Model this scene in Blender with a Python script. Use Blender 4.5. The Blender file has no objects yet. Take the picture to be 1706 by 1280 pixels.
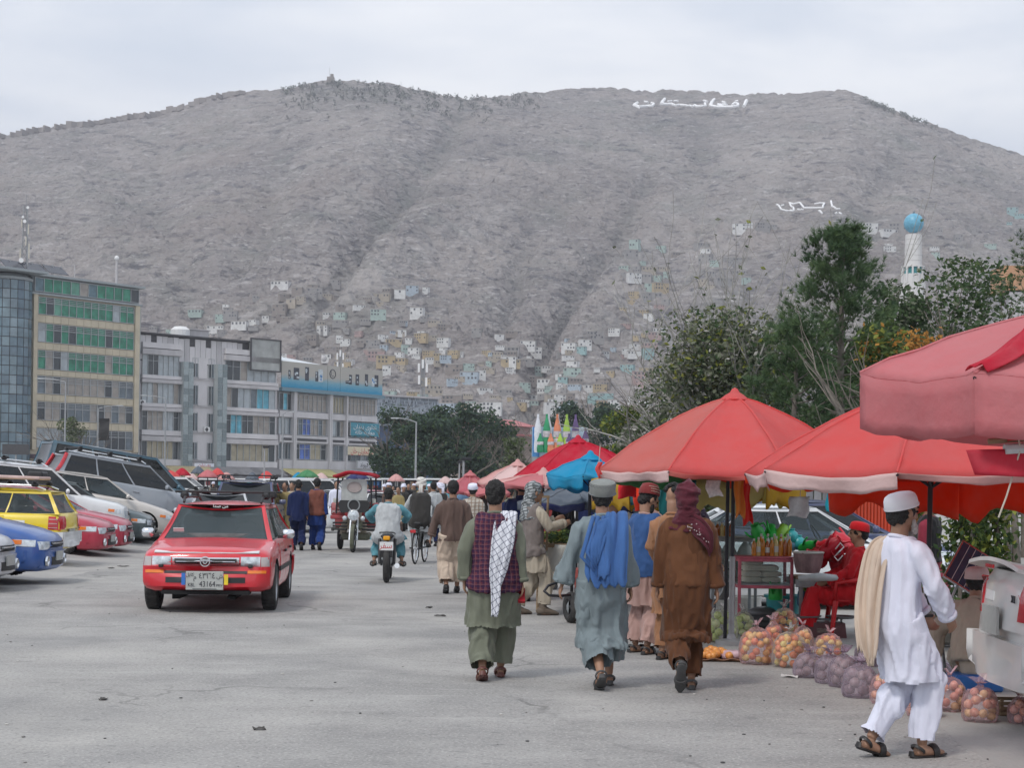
import bpy, bmesh, math, random
import numpy as np
from mathutils import Vector, Matrix
from mathutils.bvhtree import BVHTree
random.seed(7)
R = math.radians
scn = bpy.context.scene
col = scn.collection
# ------------------------------------------------------------------ camera
F, CX, CY, HC, ROLL = 2800.0, 853.0, 812.0, 1.66, 0.014
cam_d = bpy.data.cameras.new('camera'); cam = bpy.data.objects.new('camera', cam_d); col.objects.link(cam)
cam_d.sensor_width = 36.0; cam_d.lens = F/1706.0*36.0
cam_d.shift_y = (CY-640.0)/1706.0
cam_d.clip_start = .1; cam_d.clip_end = 9000
cam.matrix_world = Matrix.Translation((0, 0, HC)) @ Matrix.Rotation(R(90), 4, 'X') @ Matrix.Rotation(ROLL, 4, 'Z')
scn.camera = cam
# ------------------------------------------------------------------ light
world = bpy.data.worlds.new('World'); scn.world = world; world.use_nodes = True
wn = world.node_tree.nodes; wl = world.node_tree.links; wn.clear()
SUN_EL, SUN_AZ = R(52), R(215)
sky = wn.new('ShaderNodeTexSky'); sky.sky_type = 'NISHITA'; sky.sun_disc = False
sky.sun_elevation = SUN_EL; sky.sun_rotation = SUN_AZ; sky.altitude = 1800; sky.air_density = 1.3; sky.dust_density = 3
bg = wn.new('ShaderNodeBackground'); bg.inputs['Strength'].default_value = .1
wo = wn.new('ShaderNodeOutputWorld')
tc = wn.new('ShaderNodeTexCoord'); mp = wn.new('ShaderNodeMapping'); mp.inputs['Scale'].default_value = (1.0, 1.0, 3.2)
n1 = wn.new('ShaderNodeTexNoise'); n1.inputs['Scale'].default_value = 2.4; n1.inputs['Detail'].default_value = 7; n1.inputs['Roughness'].default_value = .52; n1.inputs['Distortion'].default_value = .3
cr = wn.new('ShaderNodeValToRGB')
cr.color_ramp.elements[0].position = .34; cr.color_ramp.elements[0].color = (4.8, 5.75, 7.0, 1)
cr.color_ramp.elements[1].position = .66; cr.color_ramp.elements[1].color = (9.2, 9.35, 9.6, 1)
e = cr.color_ramp.elements.new(.5); e.color = (6.9, 7.4, 8.2, 1)
mx = wn.new('ShaderNodeMixRGB'); mx.inputs['Fac'].default_value = .94
wl.new(tc.outputs['Generated'], mp.inputs['Vector']); wl.new(mp.outputs['Vector'], n1.inputs['Vector'])
wl.new(n1.outputs['Fac'], cr.inputs['Fac']); wl.new(sky.outputs['Color'], mx.inputs['Color1']); wl.new(cr.outputs['Color'], mx.inputs['Color2'])
wl.new(mx.outputs['Color'], bg.inputs['Color']); wl.new(bg.outputs['Background'], wo.inputs['Surface'])
sun_d = bpy.data.lights.new('sun', 'SUN'); sun = bpy.data.objects.new('sun', sun_d); col.objects.link(sun)
sun_d.energy = 1.5; sun_d.angle = R(11); sun_d.color = (1, .96, .9)
sd = Vector((math.sin(SUN_AZ)*math.cos(SUN_EL), math.cos(SUN_AZ)*math.cos(SUN_EL), math.sin(SUN_EL)))
sun.rotation_euler = sd.to_track_quat('Z', 'Y').to_euler()
scn.view_settings.view_transform = 'Standard'; scn.view_settings.look = 'None'
scn.view_settings.exposure = 0.45; scn.view_settings.gamma = 1; scn.view_settings.use_curve_mapping = False
scn.render.engine = 'CYCLES'
scn.cycles.max_bounces = 6; scn.cycles.transparent_max_bounces = 24; scn.cycles.volume_bounces = 0
scn.cycles.use_denoising = True; scn.cycles.sample_clamp_indirect = 4

# ------------------------------------------------------------------ projection helpers (photo measure -> metres)
def unroll(px, py):
    u = px-CX; v = CY-py; c, s = math.cos(ROLL), math.sin(ROLL)
    return u*c-v*s, u*s+v*c
def P(px, py, Y):
    u, v = unroll(px, py); return Vector((u/F*Y, Y, HC+v/F*Y))
def G(px, py, z=0.0):
    u, v = unroll(px, py); Y = (HC-z)*F/(-v); return Vector((u/F*Y, Y, z))
def XatY(px, Y, py=900): return P(px, py, Y).x
# ------------------------------------------------------------------ numpy value noise
_rs = np.random.RandomState(11)
_T = _rs.rand(256).astype(np.float64); _PM = _rs.permutation(256)
def vnoise(p):
    p = np.asarray(p, float); i = np.floor(p).astype(int); f = p-i; f = f*f*(3-2*f)
    def h(dx, dy, dz):
        return _T[_PM[(_PM[(_PM[(i[:, 0]+dx) & 255]+i[:, 1]+dy) & 255]+i[:, 2]+dz) & 255]]
    x, y, z = f[:, 0], f[:, 1], f[:, 2]
    a = h(0,0,0)*(1-x)+h(1,0,0)*x; b = h(0,1,0)*(1-x)+h(1,1,0)*x
    c = h(0,0,1)*(1-x)+h(1,0,1)*x; d = h(0,1,1)*(1-x)+h(1,1,1)*x
    return ((a*(1-y)+b*y)*(1-z)+(c*(1-y)+d*y)*z)*2-1
def fbm(p, oct=4, gain=.5, lac=2.03):
    p = np.asarray(p, float); s = 0; a = 1
    for k in range(oct):
        s = s+a*vnoise(p+k*17.3); p = p*lac; a *= gain
    return s
# ------------------------------------------------------------------ materials
MATS = {}
def mat(key, c=(.5, .5, .5), rough=.7, var=.12, scale=6.0, bump=0.0, bscale=None, metal=0.0, coat=0.0, alpha=1.0,
        trans=0.0, emit=None, c2=None, coords='Object', stretch=(1, 1, 1), sheen=0.0, spec=.5, detail=5):
    if key in MATS: return MATS[key]
    m = bpy.data.materials.new(key); m.use_nodes = True; nt = m.node_tree; N = nt.nodes; L = nt.links
    b = N['Principled BSDF']
    b.inputs['Roughness'].default_value = rough; b.inputs['Metallic'].default_value = metal
    b.inputs['Coat Weight'].default_value = coat; b.inputs['Alpha'].default_value = alpha
    b.inputs['Specular IOR Level'].default_value = spec; b.inputs['Sheen Weight'].default_value = sheen
    b.inputs['Coat Roughness'].default_value = .06
    tcn = N.new('ShaderNodeTexCoord'); mpn = N.new('ShaderNodeMapping'); mpn.inputs['Scale'].default_value = stretch
    L.new(tcn.outputs[coords], mpn.inputs['Vector'])
    nz = N.new('ShaderNodeTexNoise'); nz.inputs['Scale'].default_value = scale; nz.inputs['Detail'].default_value = detail; nz.inputs['Roughness'].default_value = .6
    L.new(mpn.outputs['Vector'], nz.inputs['Vector'])
    rp = N.new('ShaderNodeValToRGB')
    lo = tuple(max(0, x*(1-var)) for x in c); hi = tuple(min(1, x*(1+var)) for x in (c2 or c))
    if c2: lo = c; hi = c2
    rp.color_ramp.elements[0].position = .32; rp.color_ramp.elements[0].color = (*lo, 1)
    rp.color_ramp.elements[1].position = .68; rp.color_ramp.elements[1].color = (*hi, 1)
    L.new(nz.outputs['Fac'], rp.inputs['Fac']); L.new(rp.outputs['Color'], b.inputs['Base Color'])
    if bump:
        bz = N.new('ShaderNodeTexNoise'); bz.inputs['Scale'].default_value = bscale or scale*4; bz.inputs['Detail'].default_value = 4
        L.new(mpn.outputs['Vector'], bz.inputs['Vector'])
        bp = N.new('ShaderNodeBump'); bp.inputs['Strength'].default_value = min(1, bump); bp.inputs['Distance'].default_value = .02
        L.new(bz.outputs['Fac'], bp.inputs['Height']); L.new(bp.outputs['Normal'], b.inputs['Normal'])
    out = N['Material Output']
    if trans:   # thin cloth or leaf: some light comes through
        t = N.new('ShaderNodeBsdfTranslucent'); L.new(rp.outputs['Color'], t.inputs['Color'])
        ms = N.new('ShaderNodeMixShader'); ms.inputs['Fac'].default_value = trans
        L.new(b.outputs[0], ms.inputs[1]); L.new(t.outputs[0], ms.inputs[2]); L.new(ms.outputs[0], out.inputs['Surface'])
    if emit: b.inputs['Emission Color'].default_value = (*emit, 1); b.inputs['Emission Strength'].default_value = 1
    MATS[key] = m; return m
def glassy(key, tint=(.8, .85, .85), fac=.35, rough=.03, tcol=(.86, .9, .9)):
    """thin pane: part see-through, part mirror"""
    if key in MATS: return MATS[key]
    m = bpy.data.materials.new(key); m.use_nodes = True; nt = m.node_tree; N = nt.nodes; L = nt.links
    out = N['Material Output']; b = N['Principled BSDF']; b.inputs['Base Color'].default_value = (*tint, 1); b.inputs['Roughness'].default_value = rough
    b.inputs['Specular IOR Level'].default_value = .9
    t = N.new('ShaderNodeBsdfTransparent'); t.inputs['Color'].default_value = (*tcol, 1)
    lw = N.new('ShaderNodeLayerWeight'); lw.inputs['Blend'].default_value = .25
    mr = N.new('ShaderNodeMapRange'); mr.inputs['To Min'].default_value = fac; mr.inputs['To Max'].default_value = min(1, fac+.5)
    L.new(lw.outputs['Fresnel'], mr.inputs['Value'])
    ms = N.new('ShaderNodeMixShader'); L.new(mr.outputs[0], ms.inputs['Fac']); L.new(t.outputs[0], ms.inputs[1]); L.new(b.outputs[0], ms.inputs[2])
    L.new(ms.outputs[0], out.inputs['Surface']); MATS[key] = m; return m
def paint(key, c, dust=.12):
    """car paint with coat and a little road dust"""
    if key in MATS: return MATS[key]
    m = mat(key, c, rough=.32, var=.05, scale=3, coat=.7)
    nt = m.node_tree; N = nt.nodes; L = nt.links; b = N['Principled BSDF']
    src = b.inputs['Base Color'].links[0].from_socket
    nz = N.new('ShaderNodeTexNoise'); nz.inputs['Scale'].default_value = 2.3; nz.inputs['Detail'].default_value = 8
    tcn = N.new('ShaderNodeTexCoord'); L.new(tcn.outputs['Object'], nz.inputs['Vector'])
    mm = N.new('ShaderNodeMapRange'); mm.inputs['From Min'].default_value = .4; mm.inputs['From Max'].default_value = .75
    mm.inputs['To Min'].default_value = dust*.3; mm.inputs['To Max'].default_value = dust*1.6
    L.new(nz.outputs['Fac'], mm.inputs['Value'])
    mxn = N.new('ShaderNodeMixRGB'); mxn.inputs['Color2'].default_value = (.42, .39, .36, 1)
    L.new(mm.outputs[0], mxn.inputs['Fac']); L.new(src, mxn.inputs['Color1']); L.new(mxn.outputs[0], b.inputs['Base Color'])
    rr = N.new('ShaderNodeMapRange'); rr.inputs['To Min'].default_value = .25; rr.inputs['To Max'].default_value = .5
    L.new(nz.outputs['Fac'], rr.inputs['Value']); L.new(rr.outputs[0], b.inputs['Roughness'])
    return m
# ------------------------------------------------------------------ mesh builder
def frame_of(t, ref=None):
    t = t.normalized(); r = ref or (Vector((0, 0, 1)) if abs(t.z) < .9 else Vector((0, 1, 0)))
    a = r.cross(t)
    if a.length < 1e-5: a = Vector((1, 0, 0)).cross(t)
    a.normalize(); return a, t.cross(a).normalized()
class MB:
    def __init__(s, M=None): s.v = []; s.f = []; s.m = []; s.M = M
    def add(s, vs, fs, mi=0):
        n = len(s.v)
        s.v += [tuple(s.M @ Vector(v)) for v in vs] if s.M else [tuple(v) for v in vs]
        s.f += [tuple(n+i for i in f) for f in fs]; s.m += [mi]*len(fs); return s
    def box(s, c, d, mi=0, rz=0.0, M=None, ch=0.0):
        x, y, z = d[0]/2, d[1]/2, d[2]/2; c = Vector(c); m = M if M is not None else Matrix.Rotation(rz, 3, 'Z')
        if ch <= 0:
            vs = [(i*x, j*y, k*z) for k in (-1, 1) for j in (-1, 1) for i in (-1, 1)]
            fs = [(0,2,3,1), (4,5,7,6), (0,1,5,4), (2,6,7,3), (0,4,6,2), (1,3,7,5)]
        else:   # chamfered
            q = []; idx = {}
            for k in (-1, 1):
                for j in (-1, 1):
                    for i in (-1, 1):
                        for ax in range(3):
                            p = [i*(x-ch), j*(y-ch), k*(z-ch)]; p[ax] = (i*x, j*y, k*z)[ax]
                            idx[(i, j, k, ax)] = len(q); q.append(tuple(p))
            vs = q; fs = []
            for ax in range(3):
                b, c2 = (ax+1) % 3, (ax+2) % 3
                for sg in (-1, 1):
                    o = []
                    for (p1, p2) in ((-1,-1), (1,-1), (1,1), (-1,1)):
                        k = [0, 0, 0]; k[ax] = sg; k[b] = p1; k[c2] = p2; o.append(idx[(*k, ax)])
                    fs.append(tuple(o if sg > 0 else o[::-1]))
                for p1 in (-1, 1):
                    for p2 in (-1, 1):
                        k0 = [0,0,0]; k1 = [0,0,0]; k0[ax] = -1; k1[ax] = 1; k0[b] = k1[b] = p1; k0[c2] = k1[c2] = p2
                        o = [idx[(*k0, b)], idx[(*k1, b)], idx[(*k1, c2)], idx[(*k0, c2)]]
                        fs.append(tuple(o if p1*p2 < 0 else o[::-1]))
            for i in (-1, 1):
                for j in (-1, 1):
                    for k in (-1, 1):
                        o = [idx[(i, j, k, a)] for a in range(3)]; fs.append(tuple(o if i*j*k > 0 else o[::-1]))
        return s.add([c+(m @ Vector(v)) for v in vs], fs, mi)
    def tube(s, path, r, n=8, mi=0, ref=None, flat=None, cap=True):
        """path of points, r = radius or list; flat = second radius (or list) along the other axis"""
        path = [Vector(p) for p in path]; k = len(path)
        r = list(r) if hasattr(r, '__len__') else [r]*k
        q = r if flat is None else (list(flat) if hasattr(flat, '__len__') else [flat]*k)
        vs = []; a = None
        for i, p in enumerate(path):
            t = (path[min(i+1, k-1)]-path[max(i-1, 0)])
            if t.length < 1e-7: t = Vector((0, 0, 1))
            if a is None or ref is not None: a, b = frame_of(t, ref)
            else:
                t = t.normalized(); a = (a-t*a.dot(t)); a = a.normalized() if a.length > 1e-6 else frame_of(t)[0]; b = t.cross(a)
            for j in range(n):
                w = 2*math.pi*j/n; vs.append(p+a*(math.cos(w)*r[i])+b*(math.sin(w)*q[i]))
        fs = [(i*n+j, i*n+(j+1) % n, (i+1)*n+(j+1) % n, (i+1)*n+j) for i in range(k-1) for j in range(n)]
        if cap: fs += [tuple(range(n))[::-1], tuple((k-1)*n+j for j in range(n))]
        return s.add(vs, fs, mi)
    def lathe(s, prof, c=(0, 0, 0), n=16, mi=0, M=None, cap=True, sx=1.0, sy=1.0, ph=0.0, wob=0.0):
        c = Vector(c); m = M or Matrix.Identity(3); vs = []
        for r, z in prof:
            for j in range(n):
                w = 2*math.pi*j/n+ph; rr = r*(1+wob*math.sin(w*3+z*7))
                vs.append(c+m @ Vector((math.cos(w)*rr*sx, math.sin(w)*rr*sy, z)))
        k = len(prof)
        fs = [(i*n+j, i*n+(j+1) % n, (i+1)*n+(j+1) % n, (i+1)*n+j) for i in range(k-1) for j in range(n)]
        if cap: fs += [tuple(range(n))[::-1], tuple((k-1)*n+j for j in range(n))]
        return s.add(vs, fs, mi)
    def ell(s, c, r, nu=12, nv=8, mi=0, M=None):
        c = Vector(c); m = M or Matrix.Identity(3); r = r if hasattr(r, '__len__') else (r, r, r)
        vs = [c+m @ Vector((0, 0, -r[2]))]
        for i in range(1, nv):
            ph = -math.pi/2+math.pi*i/nv
            vs += [c+m @ Vector((math.cos(2*math.pi*j/nu)*math.cos(ph)*r[0], math.sin(2*math.pi*j/nu)*math.cos(ph)*r[1], math.sin(ph)*r[2])) for j in range(nu)]
        vs.append(c+m @ Vector((0, 0, r[2]))); N = len(vs)-1
        fs = [(0, 1+(j+1) % nu, 1+j) for j in range(nu)]
        for i in range(nv-2): fs += [(1+i*nu+j, 1+i*nu+(j+1) % nu, 1+(i+1)*nu+(j+1) % nu, 1+(i+1)*nu+j) for j in range(nu)]
        b = 1+(nv-2)*nu; fs += [(b+j, b+(j+1) % nu, N) for j in range(nu)]
        return s.add(vs, fs, mi)
    def torus(s, c, Rr, r, axis=(1, 0, 0), n=24, m=8, mi=0, a0=0.0, a1=2*math.pi, flat=None):
        a, b = frame_of(Vector(axis)); ax = Vector(axis).normalized(); c = Vector(c); vs = []; full = abs(a1-a0-2*math.pi) < 1e-6
        q = r if flat is None else flat; nn = n if full else n+1
        for i in range(nn):
            w = a0+(a1-a0)*i/n; d = a*math.cos(w)+b*math.sin(w)
            for j in range(m):
                t = 2*math.pi*j/m; vs.append(c+d*(Rr+math.cos(t)*r)+ax*(math.sin(t)*q))
        fs = [(i*m+j, ((i+1) % nn)*m+j, ((i+1) % nn)*m+(j+1) % m, i*m+(j+1) % m) for i in range(n) for j in range(m)]
        return s.add(vs, fs, mi)
    def prism(s, poly, d, M, mi=0):
        """2d polygon (x, z) extruded d along local +y through matrix M"""
        n = len(poly); vs = [M @ Vector((x, 0, z)) for x, z in poly]+[M @ Vector((x, d, z)) for x, z in poly]
        return s.add(vs, [tuple(range(n)), tuple(range(2*n-1, n-1, -1))]+[(j, n+j, n+(j+1) % n, (j+1) % n) for j in range(n)], mi)
    def grid(s, fn, nu, nv, mi=0, thick=0.0):
        vs = [Vector(fn(i/nu, j/nv)) for j in range(nv+1) for i in range(nu+1)]
        fs = [(j*(nu+1)+i, j*(nu+1)+i+1, (j+1)*(nu+1)+i+1, (j+1)*(nu+1)+i) for j in range(nv) for i in range(nu)]
        if thick:
            nrm = [Vector((0, 0, 0)) for _ in vs]
            for f in fs:
                q = (vs[f[2]]-vs[f[0]]).cross(vs[f[3]]-vs[f[1]])
                for i in f: nrm[i] += q
            n = len(vs); w = [v-(q.normalized() if q.length > 0 else q)*thick for v, q in zip(vs, nrm)]
            rim = [j*(nu+1) for j in range(nv, 0, -1)]+list(range(nu))+[j*(nu+1)+nu for j in range(nv)]+[nv*(nu+1)+i for i in range(nu, 0, -1)]
            fs2 = [tuple(n+i for i in f[::-1]) for f in fs]+[(rim[(k+1) % len(rim)], rim[k], n+rim[k], n+rim[(k+1) % len(rim)]) for k in range(len(rim))]
            return s.add(vs+w, fs+fs2, mi)
        return s.add(vs, fs, mi)
    def mesh(s, name, mats=(), smooth=None):
        me = bpy.data.meshes.new(name); me.from_pydata(s.v, [], s.f)
        for m in (mats if isinstance(mats, (list, tuple)) else [mats]): me.materials.append(m)
        if s.m and max(s.m): me.polygons.foreach_set('material_index', s.m)
        if smooth is not None:
            me.polygons.foreach_set('use_smooth', [True]*len(me.polygons))
            if smooth < 180: me.set_sharp_from_angle(angle=R(smooth))
        me.update(); return me
    def build(s, name, mats, parent=None, smooth=None, loc=None, rot=None):
        return obj(name, s.mesh(name, mats, smooth), parent, loc, rot)
def obj(name, me, parent=None, loc=None, rot=None):
    o = bpy.data.objects.new(name, me); col.objects.link(o)
    if parent is not None: o.parent = parent
    if loc is not None: o.location = loc
    if rot is not None: o.rotation_euler = rot
    return o
def tag(o, label=None, cat=None, group=None, kind=None):
    if label: o['label'] = label
    if cat: o['category'] = cat
    if group: o['group'] = group
    if kind: o['kind'] = kind
    return o
def thing(name, label, cat, loc=(0, 0, 0), rz=0.0, group=None, rot=None):
    o = bpy.data.objects.new(name, None); col.objects.link(o); o.empty_display_size = .2
    o.location = loc; o.rotation_euler = rot if rot is not None else (0, 0, rz); return tag(o, label, cat, group)
def copy_tree(o, parent=None, kids=None):
    c = o.copy(); col.objects.link(c)
    if parent is not None: c.parent = parent
    for ch in (kids or KIDS)(o): copy_tree(ch, c, kids)
    return c
def KIDS(o): return list(o.children)
def dup(o, loc, rot, label=None, group=None):
    c = copy_tree(o); c.location = loc; c.rotation_euler = rot
    if label: c['label'] = label
    if group: c['group'] = group
    return c
def text_mesh(name, s, size, m, depth=.004, align='CENTER', shear=0.0):
    cu = bpy.data.curves.new(name, 'FONT'); cu.body = s; cu.size = size; cu.extrude = depth/2; cu.align_x = align; cu.align_y = 'CENTER'; cu.resolution_u = 3; cu.shear = shear
    o = bpy.data.objects.new(name, cu); TMP.collection.objects.link(o); TMP.view_layers[0].update()
    me = bpy.data.meshes.new_from_object(o.evaluated_get(TMP.view_layers[0].depsgraph)); me.name = name
    bpy.data.objects.remove(o); bpy.data.curves.remove(cu); me.materials.clear(); me.materials.append(m); return me
TMP = bpy.data.scenes.new('workbench')
# Arabic letters joined by hand: given in reading order with their joined forms, set right to left
FORMS = {'ا':'ﺍﺎ--','ب':'ﺏﺐﺑﺒ','پ':'ﭖﭗﭘﭙ','ت':'ﺕﺖﺗﺘ','ج':'ﺝﺞﺟﺠ','ح':'ﺡﺢﺣﺤ','خ':'ﺥﺦﺧﺨ','د':'ﺩﺪ--','ر':'ﺭﺮ--','ز':'ﺯﺰ--','س':'ﺱﺲﺳﺴ','ش':'ﺵﺶﺷﺸ','ص':'ﺹﺺﺻﺼ','ط':'ﻁﻂﻃﻄ','ع':'ﻉﻊﻋﻌ','غ':'ﻍﻎﻏﻐ','ف':'ﻑﻒﻓﻔ','ق':'ﻕﻖﻗﻘ','ک':'ﮎﮏﮐﮑ','ل':'ﻝﻞﻟﻠ','م':'ﻡﻢﻣﻤ','ن':'ﻥﻦﻧﻨ','و':'ﻭﻮ--','ه':'ﻩﻪﻫﻬ','ی':'ﯼﯽﯾﯿ'}
def arabic(s):
    out = []
    for i, ch in enumerate(s):
        if ch not in FORMS: out.append(ch); continue
        prev = i > 0 and s[i-1] in FORMS and FORMS[s[i-1]][2] != '-'
        nxt = i+1 < len(s) and s[i+1] in FORMS and FORMS[ch][2] != '-'
        out.append(FORMS[ch][(3 if nxt else 1) if prev else (2 if nxt else 0)])
    return ''.join(out[::-1])
# ================================================================== setting: ground, road, mountain
M_ROAD = mat('road_surface', (.235, .228, .22), rough=.92, scale=1.3, bump=.5, bscale=60, c2=(.36, .348, .332), coords='Object', stretch=(.6, .8, 1), detail=9)
def road_detail():
    nt = M_ROAD.node_tree; N = nt.nodes; L = nt.links; b = N['Principled BSDF']
    src = b.inputs['Base Color'].links[0].from_socket; tcn = N.new('ShaderNodeTexCoord')
    def lay(scale, lo, hi, colr, stretch=(1, 1, 1), fac=.6):
        nonlocal src
        mpn = N.new('ShaderNodeMapping'); mpn.inputs['Scale'].default_value = stretch; L.new(tcn.outputs['Object'], mpn.inputs['Vector'])
        nz = N.new('ShaderNodeTexNoise'); nz.inputs['Scale'].default_value = scale; nz.inputs['Detail'].default_value = 6; L.new(mpn.outputs[0], nz.inputs['Vector'])
        mr = N.new('ShaderNodeMapRange'); mr.inputs['From Min'].default_value = lo; mr.inputs['From Max'].default_value = hi; mr.inputs['To Max'].default_value = fac
        L.new(nz.outputs['Fac'], mr.inputs['Value'])
        mxn = N.new('ShaderNodeMixRGB'); mxn.inputs['Color2'].default_value = (*colr, 1); L.new(mr.outputs[0], mxn.inputs['Fac']); L.new(src, mxn.inputs['Color1']); src = mxn.outputs[0]
    lay(.5, .48, .7, (.44, .42, .39), (.8, .45, 1), .6)        # dust drifts
    lay(.9, .55, .75, (.21, .21, .215), (.7, .4, 1), .4)     # worn darker asphalt
    lay(34, .53, .64, (.10, .10, .10), (1, 1, 1), .38)         # aggregate
    lay(45, .56, .68, (.60, .58, .55), (1, 1, 1), .42); lay(.35, .56, .66, (.15, .15, .155), (1, .6, 1), .28); lay(7, .62, .7, (.14, .14, .14), (.7, 1, 1), .4)
    lay(2.2, .6, .72, (.47, .45, .43), (.45, 1.6, 1), .3)     # scuffs across
    vo = N.new('ShaderNodeTexVoronoi'); vo.feature = 'DISTANCE_TO_EDGE'; vo.inputs['Scale'].default_value = .42; wz = N.new('ShaderNodeTexNoise'); wz.inputs['Scale'].default_value = 1.4; wz.inputs['Detail'].default_value = 6; L.new(tcn.outputs['Object'], wz.inputs['Vector'])
    wa = N.new('ShaderNodeMixRGB'); wa.blend_type = 'ADD'; wa.inputs['Fac'].default_value = .9; L.new(tcn.outputs['Object'], wa.inputs['Color1']); L.new(wz.outputs['Color'], wa.inputs['Color2']); L.new(wa.outputs[0], vo.inputs['Vector'])
    cm_ = N.new('ShaderNodeMapRange'); cm_.inputs['From Min'].default_value = .004; cm_.inputs['From Max'].default_value = .014; cm_.inputs['To Min'].default_value = .55; cm_.inputs['To Max'].default_value = 0; L.new(vo.outputs['Distance'], cm_.inputs['Value'])
    pz = N.new('ShaderNodeTexNoise'); pz.inputs['Scale'].default_value = .3; L.new(tcn.outputs['Object'], pz.inputs['Vector']); pm_ = N.new('ShaderNodeMapRange'); pm_.inputs['From Min'].default_value = .48; pm_.inputs['From Max'].default_value = .6; L.new(pz.outputs['Fac'], pm_.inputs['Value'])
    mu = N.new('ShaderNodeMath'); mu.operation = 'MULTIPLY'; L.new(cm_.outputs[0], mu.inputs[0]); L.new(pm_.outputs[0], mu.inputs[1]); mxn = N.new('ShaderNodeMixRGB'); mxn.inputs['Color2'].default_value = (.09, .088, .085, 1); L.new(mu.outputs[0], mxn.inputs['Fac']); L.new(src, mxn.inputs['Color1']); src = mxn.outputs[0]   # hairline cracks
    L.new(src, b.inputs['Base Color'])
road_detail()
M_DIRT = mat('dusty_ground', (.27, .26, .25), rough=.95, scale=.7, c2=(.39, .375, .355), bump=.5, bscale=25, detail=9)
M_VERGE = mat('verge_dirt', (.22, .205, .19), rough=.95, scale=.8, c2=(.37, .345, .31), bump=.6, bscale=18, detail=9)
def bank(x): return .145*max(0, min(1, (-8.6-x)/6.0))*6.0 if x < -8.6 else 0.0
g = MB()
xs = [-6000, -1200, -300, -100, -60, -30]+[-20+i*1.0 for i in range(40)]+[30, 60, 100, 300, 1200, 6000]
ys = [-300, -40, 0, 8]+[10+i*4 for i in range(30)]+[150, 200, 260, 400, 700, 1500, 4000, 8000]
def gz(x, y):
    if x < -8.6 and 5 < y < 75: return bank(x)*min(1, (y-5)/14)*min(1, (75-y)/15)
    return 0.0
g.grid(lambda u, v: (xs[round(u*(len(xs)-1))], ys[round(v*(len(ys)-1))], gz(xs[round(u*(len(xs)-1))], ys[round(v*(len(ys)-1))])), len(xs)-1, len(ys)-1)
tag(g.build('ground', M_DIRT, smooth=180), kind='structure')
rd = MB()
def redge(y, s): return (-7.9 if s < 0 else 3.1+.02*max(0, min(40, y-20)))+.28*float(vnoise([[y*.35, s*9.1, 2.2]])[0])+.1*float(vnoise([[y*1.7, s*3.1, 7.2]])[0])
rd.grid(lambda u, v: (redge(2+v*240, -1)*(1-u)+redge(2+v*240, 1)*u, 2+v*240, .004), 6, 240)
tag(rd.build('road', M_ROAD), kind='structure')
# grit, flattened litter and pebbles along the road
lt = MB()
rr = random.Random(5)
for k in range(420):
    y = 9.5+rr.random()**2*40; x = rr.uniform(-8.2, 3.2)
    if rr.random() < .45: x = rr.choice([-7.9, 2.6])+rr.gauss(0, .5)
    s_ = rr.uniform(.004, .012)
    lt.ell((x, y, .005+s_*.3), (s_*rr.uniform(.8, 1.8), s_*rr.uniform(.8, 1.8), s_*.5), 6, 4, rr.choice([0, 0, 1, 2]))
tag(lt.build('gravel', [mat('grit', (.2, .19, .18), var=.3), mat('grit_dark', (.05, .05, .05)), mat('grit_pale', (.5, .48, .45))]), kind='stuff')
M_SCRAP = mat('scrap_paper', (.6, .58, .56), var=.2); M_SCRAPD = mat('scrap_dark', (.06, .055, .05), var=.3)
for k, (px, py, sz, dk, lb) in enumerate([(733, 1028, .09, 1, 'dark flat scrap on the road beyond the plaid vest man'), (715, 1014, .07, 1, 'small dark scrap on the road near the brown coat man'),
        (1316, 1130, .10, 0, 'torn white paper scrap in front of the apple bags'), (205, 945, .12, 1, 'dark rubber scrap on the road edge by the blue sedan'), (185, 948, .1, 1, 'black scrap lying beside the parked red sedans'),
        (432, 1218, .05, 1, 'tiny dark stone on the near empty road'), (172, 1168, .05, 1, 'small dark scrap alone at the near road left side')]):
    p = G(px, py); q = MB(); a = k*1.3
    q.grid(lambda u, v: ((u-.5)*sz*1.6+.1*sz*math.sin(v*5), (v-.5)*sz, .012+.012*math.sin(u*6+k)*math.sin(v*4)+.006), 5, 4, 0, .004)
    tag(q.build('litter', M_SCRAPD if dk else M_SCRAP, loc=p, rot=(0, 0, a)), lb, 'litter', 'litter on the road')

# ---- mountain
SIL = [(-420, 330), (-250, 282), (-120, 250), (0, 229), (60, 219), (110, 211), (150, 208), (200, 198), (260, 191), (300, 181), (350, 164), (400, 156), (450, 151), (500, 143), (550, 135), (600, 137), (640, 140), (680, 148),
       (720, 156), (770, 162), (820, 163), (860, 158), (920, 153), (980, 148), (1040, 149), (1100, 151), (1160, 153), (1240, 158), (1300, 156), (1350, 155), (1400, 152), (1415, 153), (1440, 164), (1480, 181), (1540, 204),
       (1600, 226), (1650, 244), (1706, 263), (1850, 320), (2050, 390), (2300, 450)]
_s = np.array([unroll(*p) for p in SIL]); SU, SV = _s[:, 0], _s[:, 1]
YB = 560.0
def crestY(u): return 1480+70*np.sin(u*.0031+.6)+60*np.sin(u*.0077)
def seg_d(u, v, pl):
    best = np.full(u.shape, 1e9)
    for (a, b) in zip(pl[:-1], pl[1:]):
        ax, ay = unroll(*a); bx, by = unroll(*b); dx, dy = bx-ax, by-ay
        t = np.clip(((u-ax)*dx+(v-ay)*dy)/(dx*dx+dy*dy), 0, 1); best = np.minimum(best, np.hypot(u-ax-t*dx, v-ay-t*dy))
    return best
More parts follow.
